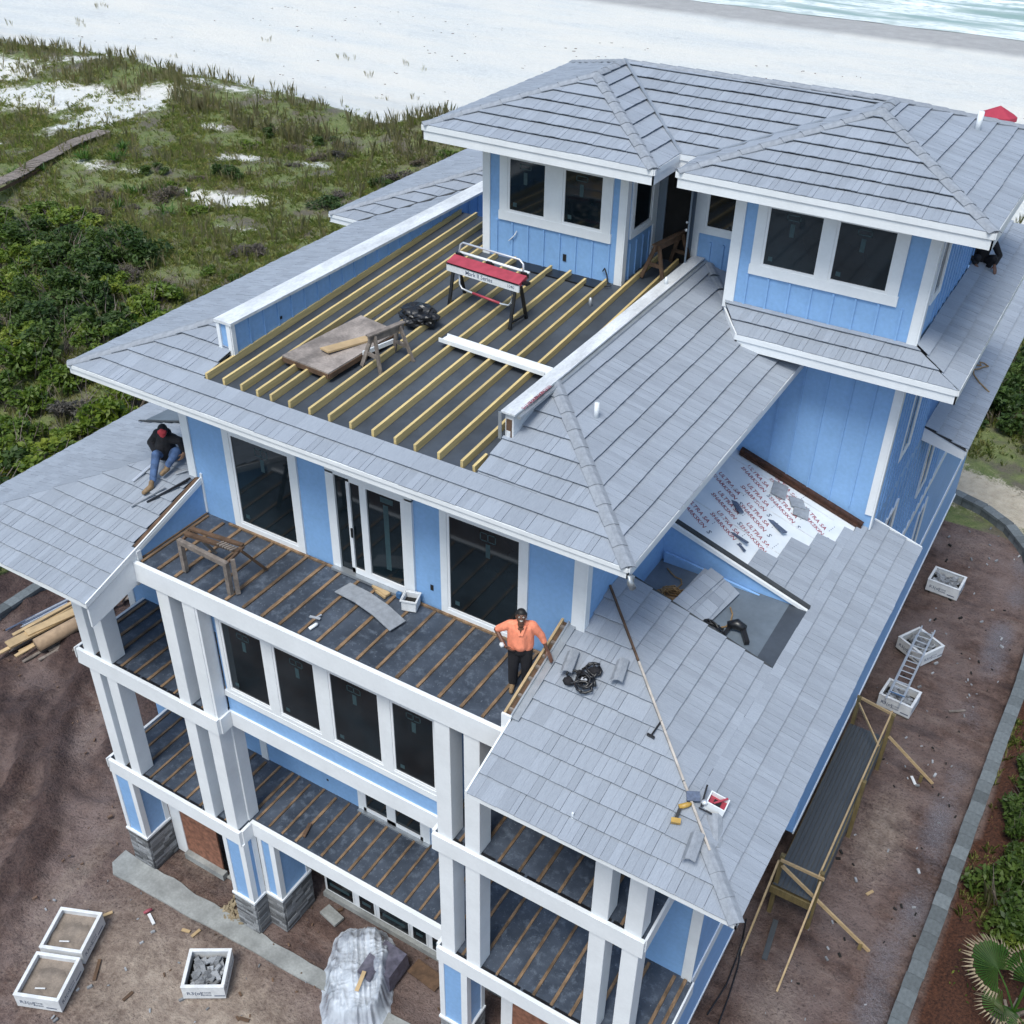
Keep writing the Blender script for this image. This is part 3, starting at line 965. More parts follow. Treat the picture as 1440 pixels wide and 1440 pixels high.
# recess: floor, back wall, front curb, side
MB().box(.27, 3.36, 1.58, 3.60, .12, .245).build('recess_floor', 'flat', RW)
MB().prism([(.27, 3.52, .25), (3.30, 3.52, .25), (.27, 3.52, WR(.27, 0) + .05)], (0, .08, 0)).build('recess_wall', 'blue', RW)
MB().prism([(.25, 3.47, WR(.25, 0) - .03), (3.36, 3.47, .20), (3.36, 3.47, .27), (.25, 3.47, WR(.25, 0) + .07)], (0, .055, 0)).build('recess_trim', 'white', RW)
MB().prism([(.25, 3.53, WR(.25, 0) + .06), (3.38, 3.53, .26), (3.38, 3.53, .31), (.25, 3.53, WR(.25, 0) + .12)], (0, .09, 0)).build('flashing', 'underlay_dark', RW)
MB().prism([(.27, 1.58, .1), (3.30, 1.58, .1), (3.30, 1.58, .27), (.27, 1.58, WR(.27, 0) + .02)], (0, .05, 0)).build('recess_wall', 'underlay_dark', RW)
MB().box(3.0, 3.36, 1.62, 3.5, .2451, .256).build('flat_roof_strip', 'roofdeck', RW)
MB().prism([(.34, 3.44, .25), (2.4, 3.44, .25), (.34, 3.44, .5)], (0, .05, 0)).build('wall_flashing', 'blue', RW)
MB().bar((.55, 6.86, WR(.5, 0) + .09), (3.45, 6.86, WR(3.45, 0) + .09), .10, .10).build('wall_flashing', 'rust', RW)
MB().bar((.55, 6.79, WR(.5, 0) + .03), (3.45, 6.79, WR(3.45, 0) + .03), .06, .05).build('wall_flashing', 'rust', RW)
# seams of the underlayment rolls and the printed words
for yy in (4.55, 5.62, 6.55):
    MB().prism([(.3, yy, WR(.3, 0) + .003), (2.9, yy, WR(2.9, 0) + .003), (2.9, yy + .03, WR(2.9, 0) + .003), (.3, yy + .03, WR(.3, 0) + .003)], (0, 0, .004)).build('underlayment_seam', 'wrap', RW)
_uv = Vector((1, 0, -S)).normalized()
t_red = text_mesh('ULTRA SA', .155, 'redpr')
t_blk = text_mesh('SHARKSKIN', .15, 'redpr')
t_dot = text_mesh('S', .17, 'print')
t_arr = text_mesh('- - - -', .12, 'print')
wx, wy = Vector((.90, -.43, -.90 * S)), Vector((.43, .90, -.43 * S))
o2 = Vector((1.0, 5.0, 0))
for ia in range(-4, 6):
    for ic in range(-7, 8):
        c = o2 + wx * (ia * .92 + (ic % 2) * .46) + wy * (ic * .43)
        ends = [c + wx * d for d in (-.30, 0, .33)]
        if any(not (.36 < e.x < 3.28 and 3.70 < e.y < 6.74) or keep_r(e.x, e.y - .12) for e in ends):
            continue
        for me, along, across in ((t_red, -.05, .095), (t_blk, 0, -.095), (t_dot, .50, -.09)):
            p = c + wx * along + wy * across
            place_on('printed_word', me, RW, (p.x, p.y, WR(p.x, 0) + .006), wx, wy)
        p = c + wx * .30 + wy * .26
        place_on('printed_word', t_arr, RW, (p.x, p.y, WR(p.x, 0) + .006), (.2, .98, -.2 * S), (-.98, .2, .98 * S))

# bare batten along the wing hip, with only the lowest caps laid
pA, pB = Vector((4.69, -3.43, ZW)), Vector(hw)
dd = (pB - pA).normalized()
for a, b, w in ((1.15, 2.35, .036), (2.35, 4.7, .036), (4.7, (pB - pA).length, .036)):
    MB().bar(pA + dd * a + Vector((0, 0, .085)), pA + dd * (b - .02) + Vector((0, 0, .085)), w, w).build('hip_batten', 'palewood' if a < 4 else 'brownwood', RW)
caps(RW, pA, pA + dd * 1.2, lift=.09, step=.38)

# --- left wing roof
RL = roofpart('left wing hip roof with unfinished edge')
hlw = (-9.285, 1.185, WF(0, 1.185))
roof_plane(RL, [[(-13.9, -3.43, ZW), (-9.285, -3.43, ZW), hlw], [(-9.285, -3.43, ZW), (-9.15, -3.43, ZW), (-9.15, 0, WF(0, 0)), (-9.285, 0, WF(0, 0))], [(-9.15, -3.43, ZW), (-9, -3.43, ZW), (-9, -1.98, WF(0, -1.98)), (-9.15, -1.98, WF(0, -1.98))]], (-13.9, -3.43, ZW), (0, 1), seed=41)
MB().prism([(-9.15, -1.98, WF(0, -1.98) - .03), (-9, -1.98, WF(0, -1.98) - .03), (-9, 0, WF(0, 0) - .03), (-9.15, 0, WF(0, 0) - .03)], (0, 0, .03)).build('roof_felt', 'underlay_dark', RL)
roof_plane(RL, [[(-13.9, -3.43, ZW), hlw, (-9.285, 16, hlw[2]), (-13.9, 16, ZW)]], (-13.9, -3.43, ZW), (1, 0), seed=42)
fascia(RL, (-13.9, -3.43, ZW + .05), (-9, -3.43, ZW + .05), .14, (0, -1, 0))
MB().prism([(x, y, WL(x, 0) + .085) for x, y in ((-12.75, 1.86), (-12.6, 2.5), (-12.3, 2.75), (-9.30, 2.75), (-9.30, 1.75), (-10.3, 1.66))], (0, 0, .012)).build('flat_roof_patch', 'flat', RL)
MB().bar((-12.95, 1.80, WL(-12.95, 0) + .095), (-9.35, 1.66, WL(-9.35, 0) + .095), .06, .02).build('flashing', 'underlay_dark', RL)
MB().prism([(-9, -3.44, ZW - .06), (-9, -3.44, ZW + .07), (-9, 0, WF(0, 0) + .07), (-9, 0, WF(0, 0) - .06)], (.03, 0, 0)).build('rake_board', 'white', RL)
MB().prism([(-9.125, -1.95, WF(0, -1.95) + .002), (-9.035, -1.95, WF(0, -1.95) + .002), (-9.035, -.02, WF(0, -.02) + .002), (-9.125, -.02, WF(0, -.02) + .002)], (0, 0, .03)).build('bare_edge', 'brownwood', RL)
MB().prism([(-9.0, -3.40, ZW - .60), (-9.0, -3.40, ZW - .09), (-9.0, -2.0, WF(0, -2.0) - .09), (-9.0, -2.0, -.5)], (-.05, 0, 0)).build('gable_board', 'white', RL)
soffit(RL, -13.86, -9.05, -3.40, -2.2, ZW - .10)

# ------------------------------------------------------------------ walls
def wall(x0, x1, y0, y1, z0, z1, mat='blue', label=None):
    return MB().box(x0, x1, y0, y1, z0, z1).build('wall', mat, H, label=label)
def trim(parent, x0, x1, y0, y1, z0, z1, name='trim_board'):
    return MB().box(x0, x1, y0, y1, z0, z1).build(name, 'white', parent)
def battens_y(parent, xs, y, z0, z1, w=.045, d=.028):
    for x in xs:
        d = max(d, .03)
        zz = z1(x) if callable(z1) else z1
        za = z0(x) if callable(z0) else z0
        MB().box(x - w / 2, x + w / 2, y - d, y, za, zz).build('batten', 'blue', parent)
def battens_x(parent, ys, x, z0, z1, w=.045, d=.028):
    for y in ys:
        MB().box(x, x + d, y - w / 2, y + w / 2, z0, z1).build('batten', 'blue', parent)
def frange(a, b, s):
    n = int(round((b - a) / s))
    return [a + (b - a) * i / max(1, n) for i in range(n + 1)]

W3 = wall(-9.285, .27, 0, 15, 0, ZE - .13, label='top storey wall behind the balcony')
WA = wall(-6.08, -2.63, 6.76, 11.6, 4.2, ZA - .23, label='left tower wall')
WB = wall(-.31, 3.59, 6.92, 11.36, L2, ZA - .23, label='right tower wall')
WC = wall(-2.62, -.30, 8.38, 11.6, 4.2, ZA - .232, label='recessed wall between the towers')
WD = wall(-12.4, 3.34, 0, 20, -9.92, -.02, label='lower storeys wall')
MB().box(-12.2, 2.95, .1, 25, G - .2, -9.921).build('foundation_wall', 'brown', H)
MB().box(3.30, 3.365, 0, 7.3, -9.98, -9.88).build('drip_edge', 'white', WD)
WE = wall(-1.0, 3.595, 6.93, 26, -9.92, .2, label='rear right side wall')

# right tower faces
trim(WB, 3.44, 3.588, 6.885, 6.92, .55, 4.02)
trim(WB, 3.59, 3.625, 6.885, 7.07, .2, 4.02)
trim(WB, 3.42, 3.588, 6.885, 6.92, 4.50, ZA - .24)
trim(WB, 3.59, 3.625, 6.885, 7.08, 4.50, ZA - .24)
trim(WB, -.345, -.12, 6.885, 6.92, 4.42, ZA - .24)
battens_y(WB, [1.62, 2.12, 2.62, 3.08], 6.92, .62, 3.99, w=.03, d=.03)
battens_y(WB, [1.18], 6.92, 1.1, 3.7, w=.03, d=.03)
battens_y(WB, frange(.10, 3.2, .44), 6.92, 4.5, 5.22)
battens_x(WB, frange(8.1, 11.7, .36), 3.59, 4.4, ZA - .25)
battens_x(WB, frange(7.4, 11.3, .36), 3.59, .2, 4.0)
# lower wall to the rear right: belts, window trims
battens_x(WE, frange(8.2, 16, .5), 3.595, L1, .0, w=.03)
for z in (L2, L1):
    MB().box(3.595, 3.63, 7.4, 26, z - .15, z + .12).build('trim_board', 'white', WE)
MB().box(3.341, 3.37, -.0, 7.0, L1 - .45, L1 - .05).build('trim_board', 'white', WD)
MB().box(3.596, 3.63, 6.95, 26, -9.98, -9.86).build('drip_edge', 'white', WE)
# left tower
trim(WA, -6.115, -5.93, 6.725, 6.76, 4.3, ZA - .24)
trim(WA, -2.78, -2.632, 6.725, 6.76, 4.36, ZA - .24)
trim(WA, -2.63, -2.595, 6.725, 6.90, 4.36, ZA - .24)
trim(WA, -2.63, -2.60, 8.18, 8.33, 4.4, ZA - .24)
battens_y(WA, frange(-5.75, -2.95, .40), 6.76, 4.34, 5.22)
battens_x(WA, [7.1, 7.42, 7.75, 8.05], -2.63, 4.4, 5.2)
MB().box(-4.05, -3.97, 6.74, 6.75, 4.62, 4.78).build('outlet_hole', 'dark', WA)
MB().tube([(-5.35, 6.72, 4.86), (-5.25, 6.70, 4.98), (-5.22, 6.72, 5.06), (-5.28, 6.70, 4.94), (-5.42, 6.72, 4.80)], .012, 5).build('wire', 'white', WA)
MB().tube([(-3.05, 6.72, 4.62), (-2.98, 6.66, 4.72), (-2.90, 6.62, 4.60), (-2.84, 6.56, 4.48), (-2.72, 6.5, 4.44), (-2.86, 6.46, 4.40)], .016, 5).build('wire', 'black', WA)

# ------------------------------------------------------------------ windows
def window(parent, x0, x1, z0, z1, y, casing=.16, sash=.055, panes=1, sill=False, sticker=True, out=-1, side=None, casing_bottom=None):
    """casing outside x0..x1/z0..z1 (glass size) on a wall facing -Y at y (or +X at x=side)"""
    cb = casing if casing_bottom is None else casing_bottom
    def bx(m, a0_, a1_, d0, d1, za, zb):
        if side is None:
            return m.box(a0_, a1_, y - d1, y - d0, za, zb)
        return m.box(side + d0, side + d1, a0_, a1_, za, zb)
    c = MB()
    g = sash
    bx(c, x0 - g - casing, x1 + g + casing, 0, .045, z1 + g, z1 + g + casing)
    bx(c, x0 - g - casing, x1 + g + casing, 0, .045, z0 - g - cb, z0 - g)
    bx(c, x0 - g - casing, x0 - g, 0, .045, z0 - g, z1 + g)
    bx(c, x1 + g, x1 + g + casing, 0, .045, z0 - g, z1 + g)
    w = c.build('window', 'white', parent)
    fr = MB()
    bx(fr, x0 - g, x1 + g, .002, .030, z1, z1 + g)
    bx(fr, x0 - g, x1 + g, .002, .036, z0 - g, z0)
    bx(fr, x0 - g, x0, .002, .030, z0, z1)
    bx(fr, x1, x1 + g, .002, .030, z0, z1)
    fr.build('frame', 'vinyl', w)
    p = MB()
    bx(p, x0, x1, .001, .012, z0, z1)
    p.build('pane', 'glass', w)
    if sticker:
        s_ = MB()
        xc, zt = x0 + (x1 - x0) * rnd(.48, .6), z1 - (z1 - z0) * rnd(.04, .07)
        ww = min(.17, (x1 - x0) * .2)
        hh = (z1 - z0) * .085
        for q in ((xc - ww, xc + ww, zt - .02, zt), (xc - ww, xc + ww, zt - hh, zt - hh + .02), (xc - ww, xc - ww + .02, zt - hh, zt), (xc - .01, xc + .012, zt - hh, zt), (xc + ww - .02, xc + ww, zt - hh, zt)):
            bx(s_, q[0], q[1], .0125, .0135, q[2], q[3])
        z3 = zt - hh - .05
        s_.build('sticker', 'sticker', w)
        s_ = MB()
        bx(s_, xc - .045, xc + .05, .0125, .0135, z3 - (z1 - z0) * .14, z3)
        s_.build('sticker', 'sticker', w)
        s_ = MB()
        bx(s_, x0 + .10, x0 + .20, .0125, .0135, z0 + .12, z0 + .22)
        s_.build('sticker', 'sticker', w)
    return w

# balcony wall
window(W3, -7.90, -6.41, .21, 2.35, 0, casing=.17)
window(W3, -2.58, -1.09, .19, 2.37, 0, casing=.15)
# sliding door between them
sl = MB()
for q in ((-5.44, -5.24, .02, 2.42), (-3.56, -3.40, .02, 2.42), (-5.44, -3.40, 2.38, 2.55)):
    sl.box(q[0], q[1], -.06, 0, q[2], q[3])
SLD = sl.build('sliding_door', 'white', W3)
MB().box(-5.24, -3.56, -.012, -.001, .1, 2.38).build('pane', 'glass', SLD)
fr = MB()
for q in ((-4.95, -4.87, .10, 2.38), (-4.63, -4.47, .10, 2.38), (-3.66, -3.56, .10, 2.38), (-4.47, -3.66, .10, .24), (-4.95, -4.63, .10, .22), (-4.47, -3.66, 2.30, 2.38), (-4.95, -4.63, 2.31, 2.38)):
    fr.box(q[0], q[1], -.050, -.013, q[2], q[3])
fr.build('frame', 'vinyl', SLD)
MB().box(-5.42, -3.42, -.16, -.002, .03, .095).build('threshold', 'metal', SLD)
MB().box(-4.90, -4.86, -.075, -.052, 1.0, 1.22).build('handle', 'black', SLD)
MB().box(-4.1, -3.98, -.0135, -.0125, .5, 2.05).build('sticker', 'sticker', SLD)
MB().box(-4.16, -3.86, -.0135, -.0125, 2.1, 2.22).build('sticker', 'sticker', SLD)
# trims of the balcony wall
trim(W3, -9.32, -9.10, -.035, -.001, .85, ZE - .14)
trim(W3, -9.005, -8.95, -.03, 0, .05, 1.05)
trim(W3, .03, .268, -.035, 0, .55, ZE - .14)
trim(W3, .27, .305, -.035, .14, .9, ZE - .14)
MB().box(-9.1, .02, -.02, 0, ZE - .97, ZE - .14).build('frieze_board', 'white', W3)
MB().box(-3.06, -2.99, -.012, -.002, .42, .55).build('outlet_hole', 'dark', W3)
# towers
def twin(parent, xs, z0, z1, y, c=.20, g=.055):
    """two sashes in one casing with a broad mullion"""
    (a, b), (d, e) = xs
    m = MB()
    xl, xr = a - g - c, e + g + c
    m.box(xl, xr, y - .045, y, z1 + g, z1 + g + c).box(xl - .02, xr + .02, y - .05, y, z0 - g - c, z0 - g)
    m.box(xl, a - g, y - .045, y, z0 - g, z1 + g).box(e + g, xr, y - .045, y, z0 - g, z1 + g).box(b + g, d - g, y - .045, y, z0 - g, z1 + g)
    w = m.build('window', 'white', parent)
    for (p, q) in xs:
        f = MB()
        f.box(p - g, q + g, y - .03, y - .002, z1, z1 + g).box(p - g, q + g, y - .036, y - .002, z0 - g, z0).box(p - g, p, y - .03, y - .002, z0, z1).box(q, q + g, y - .03, y - .002, z0, z1)
        f.build('frame', 'vinyl', w)
        MB().box(p, q, y - .012, y - .001, z0, z1).build('pane', 'glass', w)
        xc, zt = (p + q) / 2 - .05, z1 - .06
        t = MB()
        for u in ((xc - .14, xc + .14, zt - .02, zt), (xc - .14, xc + .14, zt - .12, zt - .10), (xc - .14, xc - .12, zt - .12, zt), (xc + .12, xc + .14, zt - .12, zt), ):
            t.box(u[0], u[1], y - .0135, y - .0125, u[2], u[3])
        t.build('sticker', 'sticker', w)
        for u in ((xc - .045, xc + .045, zt - .44, zt - .18), (p + .08, p + .17, z0 + .08, z0 + .17)):
            MB().box(u[0], u[1], y - .0135, y - .0125, u[2], u[3]).build('sticker', 'sticker', w)
    return w
twin(WA, ((-5.42, -4.56), (-4.06, -3.19)), 5.51, 6.62, 6.76)
twin(WB, ((.38, 1.42), (1.75, 2.81)), 5.50, 6.64, 6.92)
window(WC, -1.42, -.75, 5.45, 6.3, 8.38, casing=.12, sticker=False)
trim(WC, -1.72, -1.58, 8.34, 8.38, 4.5, ZA - .24)
trim(WC, -.70, -.5, 8.345, 8.38, 4.5, ZA - .24)
battens_y(WC, [-1.3, -1.0, -.75], 8.38, 4.4, 5.1)
window(WA, 7.18, 7.98, 5.50, 6.5, 0, casing=.12, side=-2.63, sticker=False)
window(WB, 7.35, 7.85, 5.45, 6.55, 0, casing=.10, side=3.59, sticker=False)
for (ya, yb, za, zb) in ((8.6, 9.3, 1.2, 2.8),):
    window(WB, ya, yb, za, zb, 0, casing=.09, side=3.59, sticker=False)
for (ya, yb, za, zb) in ((9.2, 10.0, -2.6, -1.0), (13.5, 14.3, -2.6, -1.0), (10.2, 11, -6.2, -4.6), (15.5, 16.3, -6.2, -4.6)):
    window(WE, ya, yb, za, zb, 0, casing=.09, side=3.595, sticker=False)
# door between the towers, standing open
DR = MB().box(-2.60, -2.42, 8.34, 8.38, 4.4, 6.75).box(-1.84, -1.72, 8.34, 8.38, 4.4, 6.75).box(-2.42, -1.84, 8.34, 8.38, 6.6, 6.75).build('door', 'greydoor', WC)
MB().box(-2.42, -1.84, 8.375, 8.379, 4.4, 6.6).build('doorway', 'dark', DR)
MB().prism([(-1.84, 8.33, 4.42), (-1.80, 8.33, 4.42), (-1.62, 7.85, 4.42), (-1.66, 7.85, 4.42)], (0, 0, 2.1)).build('leaf', 'greydoor', DR)
MB().ball((-1.70, 7.88, 5.45), .035).ball((-1.70, 7.88, 5.62), .03).build('handle', 'alu', DR, smooth=True)

# parapets of the roof deck
PL = MB().box(-8.03, -7.74, .25, 12.5, 3.95, 4.73).build('parapet', 'blue', H, label='left roof deck parapet with a white membrane cap')
MB().box(-8.10, -7.66, .19, 12.5, 4.731, 4.79).build('cap', 'wrap', PL)
MB().box(-8.07, -7.99, .21, .25, 4.0, 4.73).box(-7.82, -7.72, .21, .25, 4.0, 4.73).build('trim_board', 'white', PL)
MB().box(-7.738, -7.70, .23, .33, 3.95, 4.73).build('trim_board', 'white', PL)
battens_x(PL, frange(.75, 12, .42), -7.74, 3.98, 4.72, w=.03, d=.026)
MB().box(-7.735, -7.725, 1.62, 1.68, 4.30, 4.36).build('outlet_hole', 'dark', PL)
PR = MB().box(-1.60, -1.44, .30, 8.36, 4.05, 4.70).build('parapet', 'wrap', H, label='right roof deck parapet wrapped in white sheeting')
MB().box(-1.66, -1.38, .24, 8.36, 4.701, 4.735).build('cap', 'wrap', PR)
MB().box(-1.575, -1.47, .285, .30, 4.22, 4.58).build('open_end', 'brownwood', PR)
MB().box(-1.565, -1.49, .275, .287, 4.24, 4.36).build('loose_flap', 'wrap', PR)
MB().prism([(-1.38, .3, 4.63), (-1.38, 8.36, 4.63), (-1.30, 8.36, 4.64), (-1.30, .3, 4.64)], (0, 0, .05)).build('flashing', 'metal', PR)
MB().bar((-1.66, .22, 4.2), (-1.66, .22, 4.72), .02, .06).build('flashing', 'metal', PR)
for k in range(4):
    me = text_mesh('SHARKSKIN', .10, 'redpr')
    place_on('printed_word', me, PR, (-1.40 + .022, .75 + k * .22, 4.7365), (0, 1, 0), (-1, 0, 0)) if k < 3 else None

# ------------------------------------------------------------------ roof deck with its long joists
RD = MB().prism([(DX0, DY, DK(DY) - .06), (DX1, DY, DK(DY) - .06), (DX1, 8.38, DK(8.38) - .06), (DX0, 8.38, DK(8.38) - .06)], (0, 0, .06)).build('roof_deck', 'roofdeck', H, label='membrane roof deck with fresh pine joists laid across')
MB().box(-5.2, -2.9, 6.35, 6.72, DK(6.5), DK(6.5) + .03).build('membrane_roll', 'black', RD)
JX = [-7.72, -7.30, -6.86, -6.47, -6.14, -5.70, -5.23, -4.78, -4.30, -3.81, -3.33, -2.91, -2.42, -1.95]
for i, x in enumerate(JX):
    ye = 6.66 if -6.0 < x < -2.7 else 8.3
    if i in (4, 7, 10):
        ye -= rnd(.1, .5)
    y0 = DY + .03 + (0 if i else -.02)
    hgt = .155
    m = MB()
    x2 = x + rnd(-.03, .03)
    a, w = (x, y0), .052
    def yz(y, t):
        return DK(y) + t
    xs = lambda y: x + (x2 - x) * (y - y0) / (ye - y0)
    m.hexa([(x - w / 2, y0, yz(y0, .004)), (x + w / 2, y0, yz(y0, .004)), (x2 + w / 2, ye, yz(ye, .004)), (x2 - w / 2, ye, yz(ye, .004)),
            (x - w / 2, y0, yz(y0, hgt)), (x + w / 2, y0, yz(y0, hgt)), (x2 + w / 2, ye, yz(ye, hgt - .03)), (x2 - w / 2, ye, yz(ye, hgt - .03))])
    m.build('joist', 'pine', RD)
MB().bar((-1.72, DY + .05, DK(DY) + .06), (-1.72, -.1, DK(-.1) + .06), .05, .13).build('joist', 'pine', RD)

# ------------------------------------------------------------------ balcony and porch decks
def deck(x0, x1, y0, y1, z, label, xs=None, joist=.058, jh=.034, sp=.46, start=None):
    d = MB().box(x0, x1, y0, y1, z - .12, z).build('deck', 'deck', H, label=label)
    xx = (x0 + .12) if start is None else start
    while xx < x1 - .05:
        ya = y0 + .04
        # a weathered sleeper: pieces of unequal height along its length
        m = MB()
        w = joist * rnd(.9, 1.25)
        a = xx + rnd(-.012, .012)
        m.box(a - w / 2, a + w / 2, ya, y1 - rnd(.02, .12), z + .001, z + jh)
        m.build('sleeper', 'sleeper', d)
        xx += sp
    return d
BD = deck(-9, -.0, -2.05, 0, .0, 'balcony deck with weathered brown sleepers')
MB().bar((-8.3, -.07, .022), (-.25, -.07, .022), .05, .04).build('ledger_strip', 'sleeper', BD)
MB().box(-9.02, .02, -2.15, -2.052, -.45, .035).build('rim_beam', 'white', BD)
MB().box(-7.0, -1.6, -2.05, YB, -.46, -.125).build('soffit', 'white', BD)
# stubs of walls beside the balcony
SB = MB().prism([(-9.0, 0, 0), (-9.0, -2.0, 0), (-9.0, -2.0, WF(0, -2.0) - .07), (-9.0, 0, WF(0, 0) - .07)], (-.1, 0, 0)).build('side_wall', 'blue', BD)
MB().prism([(-8.995, .0, WF(0, 0) - .08), (-8.995, -2.0, WF(0, -2.) - .08), (-8.995, -2.0, WF(0, -2.) + .02), (-8.995, 0, WF(0, 0) + .02)], (.03, 0, 0)).build('trim_board', 'white', SB)
MB().box(-8.998, -8.95, -2.04, -1.93, .0, .25).build('trim_board', 'white', SB)
MB().box(-8.999, -8.97, -1.93, -.03, .0, .03).build('trim_board', 'sleeper', SB)
SR = MB()
t0 = lambda y: WF(0, y) + .12
SR.prism([(-.16, -2.0, 0), (-.16, 0, 0), (-.16, 0, t0(0) - .085), (-.16, -2.0, t0(-2) - .085)], (.03, 0, 0))
SRo = SR.build('side_wall', 'blue', BD)
MB().prism([(-.175, -2.02, t0(-2) - .08), (-.175, 0, t0(0) - .08), (-.175, 0, t0(0) + .0), (-.175, -2.02, t0(-2) + .0)], (.045, 0, 0)).build('trim_board', 'pine_x', SRo)
MB().prism([(-.13, -2.0, t0(-2) - .12), (-.13, 0, t0(0) - .12), (-.035, 0, t0(0) - .12), (-.035, -2.0, t0(-2) - .12)], (0, 0, .05)).build('open_framing', 'brownwood', SRo)
for k in range(7):
    y = -1.9 + k * .29 + rnd(-.05, .05)
    MB().box(-.125, -.04, y, y + rnd(.03, .08), t0(y) - .075, t0(y) - .03 + rnd(0, .03)).build('blocking', 'oldwood', SRo)
MB().prism([(-.035, -2.02, t0(-2) - .16), (-.035, 0, t0(0) - .16), (-.035, 0, t0(0) + .0), (-.035, -2.02, t0(-2) + .0)], (.03, 0, 0)).build('flashing', 'metal', SRo)
MB().prism([(-.005, -2.02, WF(0, -2.02) + .06), (-.005, 0, WF(0, 0) + .06), (.13, 0, WF(0, 0) + .065), (.13, -2.02, WF(0, -2.02) + .065)], (0, 0, .02)).build('flashing', 'metal', SRo)
MB().box(-.19, .0, -2.06, -2.02, -.2, t0(-2.02) + .01).build('trim_board', 'white', SRo)

# bay wall with four windows
BW = MB().box(-7.40, -1.62, YB, 0, -3.70, -.46).build('bay_wall', 'blue', H, label='bay wall with four windows below the balcony')
for (a, b) in ((-7.16, -6.10), (-5.74, -4.74), (-4.31, -3.16), (-2.80, -1.87)):
    w = window(BW, a, b, -2.90, -1.02, YB, casing=.10, sash=.05)
MB().box(-7.4, -1.6, YB - .04, YB, -.86, -.46).build('frieze_board', 'white', BW)
for (a, b) in ((-5.95, -5.89), (-4.59, -4.46), (-3.01, -2.95)):
    MB().box(a, b, YB - .044, YB, -3.05, -.86).build('mullion', 'white', BW)
MB().box(-7.4, -1.6, YB - .055, YB, -3.22, -3.055).build('sill', 'white', BW)
MB().box(-7.42, -1.58, YB - .05, YB - .001, -4.14, -3.70).build('belt_board', 'white', BW)
MB().box(-7.415, -1.585, YB, -.002, -4.10, -3.71).build('soffit', 'white', BW)

# porch decks
D2L = deck(-11.83, -7.42, YF + .06, 0, L2, 'upper left porch deck', sp=.42)
D1L = deck(-11.83, -7.42, YF + .06, 0, L1, 'lower left porch deck', sp=.42)
D2R = deck(-1.66, 2.90, YF + .06, 0, L2, 'upper right porch deck', sp=.44)
D1R = deck(-1.66, 2.90, YF + .06, 0, L1, 'lower right porch deck', sp=.44)
D1C = deck(-7.42, -1.66, YB + .06, 0, L1, 'middle porch deck below the bay', sp=.40)
D1S = deck(2.90, 3.40, -3.6, 0, L1, 'narrow side strip of the lower right deck', sp=.24, joist=.06, jh=.06)
def rim(parent, x0, x1, y0, y1, z, h=.45, name='rim_beam'):
    return MB().box(x0, x1, y0, y1, z - h, z + .01).build(name, 'white', parent)
rim(D2L, -11.86, -7.38, YF - .03, YF + .058, L2)
rim(D1L, -11.86, -7.38, YF - .03, YF + .058, L1)
rim(D2L, -11.90, -11.832, YF - .03, .0, L2, .3)
rim(D1L, -11.90, -11.832, YF - .03, .0, L1, .3)
rim(D2L, -7.418, -7.34, YF + .06, YB - .055, L2 - .0)
rim(D1L, -7.418, -7.34, YF + .06, YB - .055, L1)
rim(D1C, -7.40, -1.68, YB - .05, YB + .058, L1)
rim(D2R, -1.69, 2.93, YF - .03, YF + .058, L2)
rim(D1R, -1.69, 2.93, YF - .03, YF + .058, L1)
rim(D2R, 2.902, 2.95, YF + .06, 0, L2, .35)
rim(D1R, -1.74, -1.662, YF + .06, YB - .055, L1)
rim(D2R, -1.74, -1.662, YF + .06, YB - .055, L2)
rim(D1S, 3.402, 3.44, -3.6, 0, L1, .4)
rim(D1S, 2.90, 3.44, -3.66, -3.602, L1, .4)
MB().box(2.96, 3.395, -3.5, -.001, -9.92, L1 - .13).build('wall', 'blue', D1S)
for (x0, x1, z) in ((-11.8, -7.45, L2), (-11.8, -7.45, L1), (-1.6, 2.86, L2), (-1.6, 2.86, L1)):  # black strips put in for the darkness of the recess behind the rim beam
    y = YF + .10
    xx = x0
    while xx < x1:
        l = rnd(.35, .8)
        MB().box(xx, min(x1, xx + l), y - .035, y + .02, z + .002, z + .022).build('edge_recess_dark', 'black', {(-11.8, L2): D2L, (-11.8, L1): D1L, (-1.6, L2): D2R, (-1.6, L1): D1R}[(x0, z)])
        xx += l + rnd(.03, .09)
# walls behind the porches
MB().box(3.14, 3.37, -.035, -.001, L1, L2).build('trim_board', 'white', WD)
MB().box(-12.43, -12.2, -.035, 0, L2, -.6).build('trim_board', 'white', WD)
MB().box(-12.43, -12.2, -.035, 0, L1, L2).build('trim_board', 'white', WD)
MB().box(-8.55, -8.33, -.03, 0, L1, L2 - .4).build('trim_board', 'white', WD)
sl2 = MB().box(-5.42, -5.26, -.05, 0, L1, -4.3).box(-3.50, -3.30, -.05, 0, L1, -4.3).box(-5.26, -3.50, -.05, 0, -4.5, -4.3).build('sliding_door', 'white', WD)
MB().box(-5.26, -3.50, -.02, -.001, L1 + .03, -4.5).build('pane', 'glass', sl2)
MB().box(-5.26, -5.18, -.045, -.021, L1 + .05, -4.3).box(-4.56, -4.30, -.045, -.021, L1 + .05, -4.3).box(-3.58, -3.50, -.045, -.021, L1 + .05, -4.3).box(-5.26, -3.50, -.045, -.021, L1 + .05, L1 + .17).build('frame', 'vinyl', sl2)
MB().box(-5.4, -3.3, -.14, -.055, L1, L1 + .06).build('threshold', 'metal', sl2)
MB().box(-6.42, -6.36, -.006, 0, -7.12, -7.06).build('outlet_hole', 'dark', WD)
sl3 = MB().box(-.7, 1.5, -.03, 0, L2, -.6).build('sliding_door', 'glass', WD)

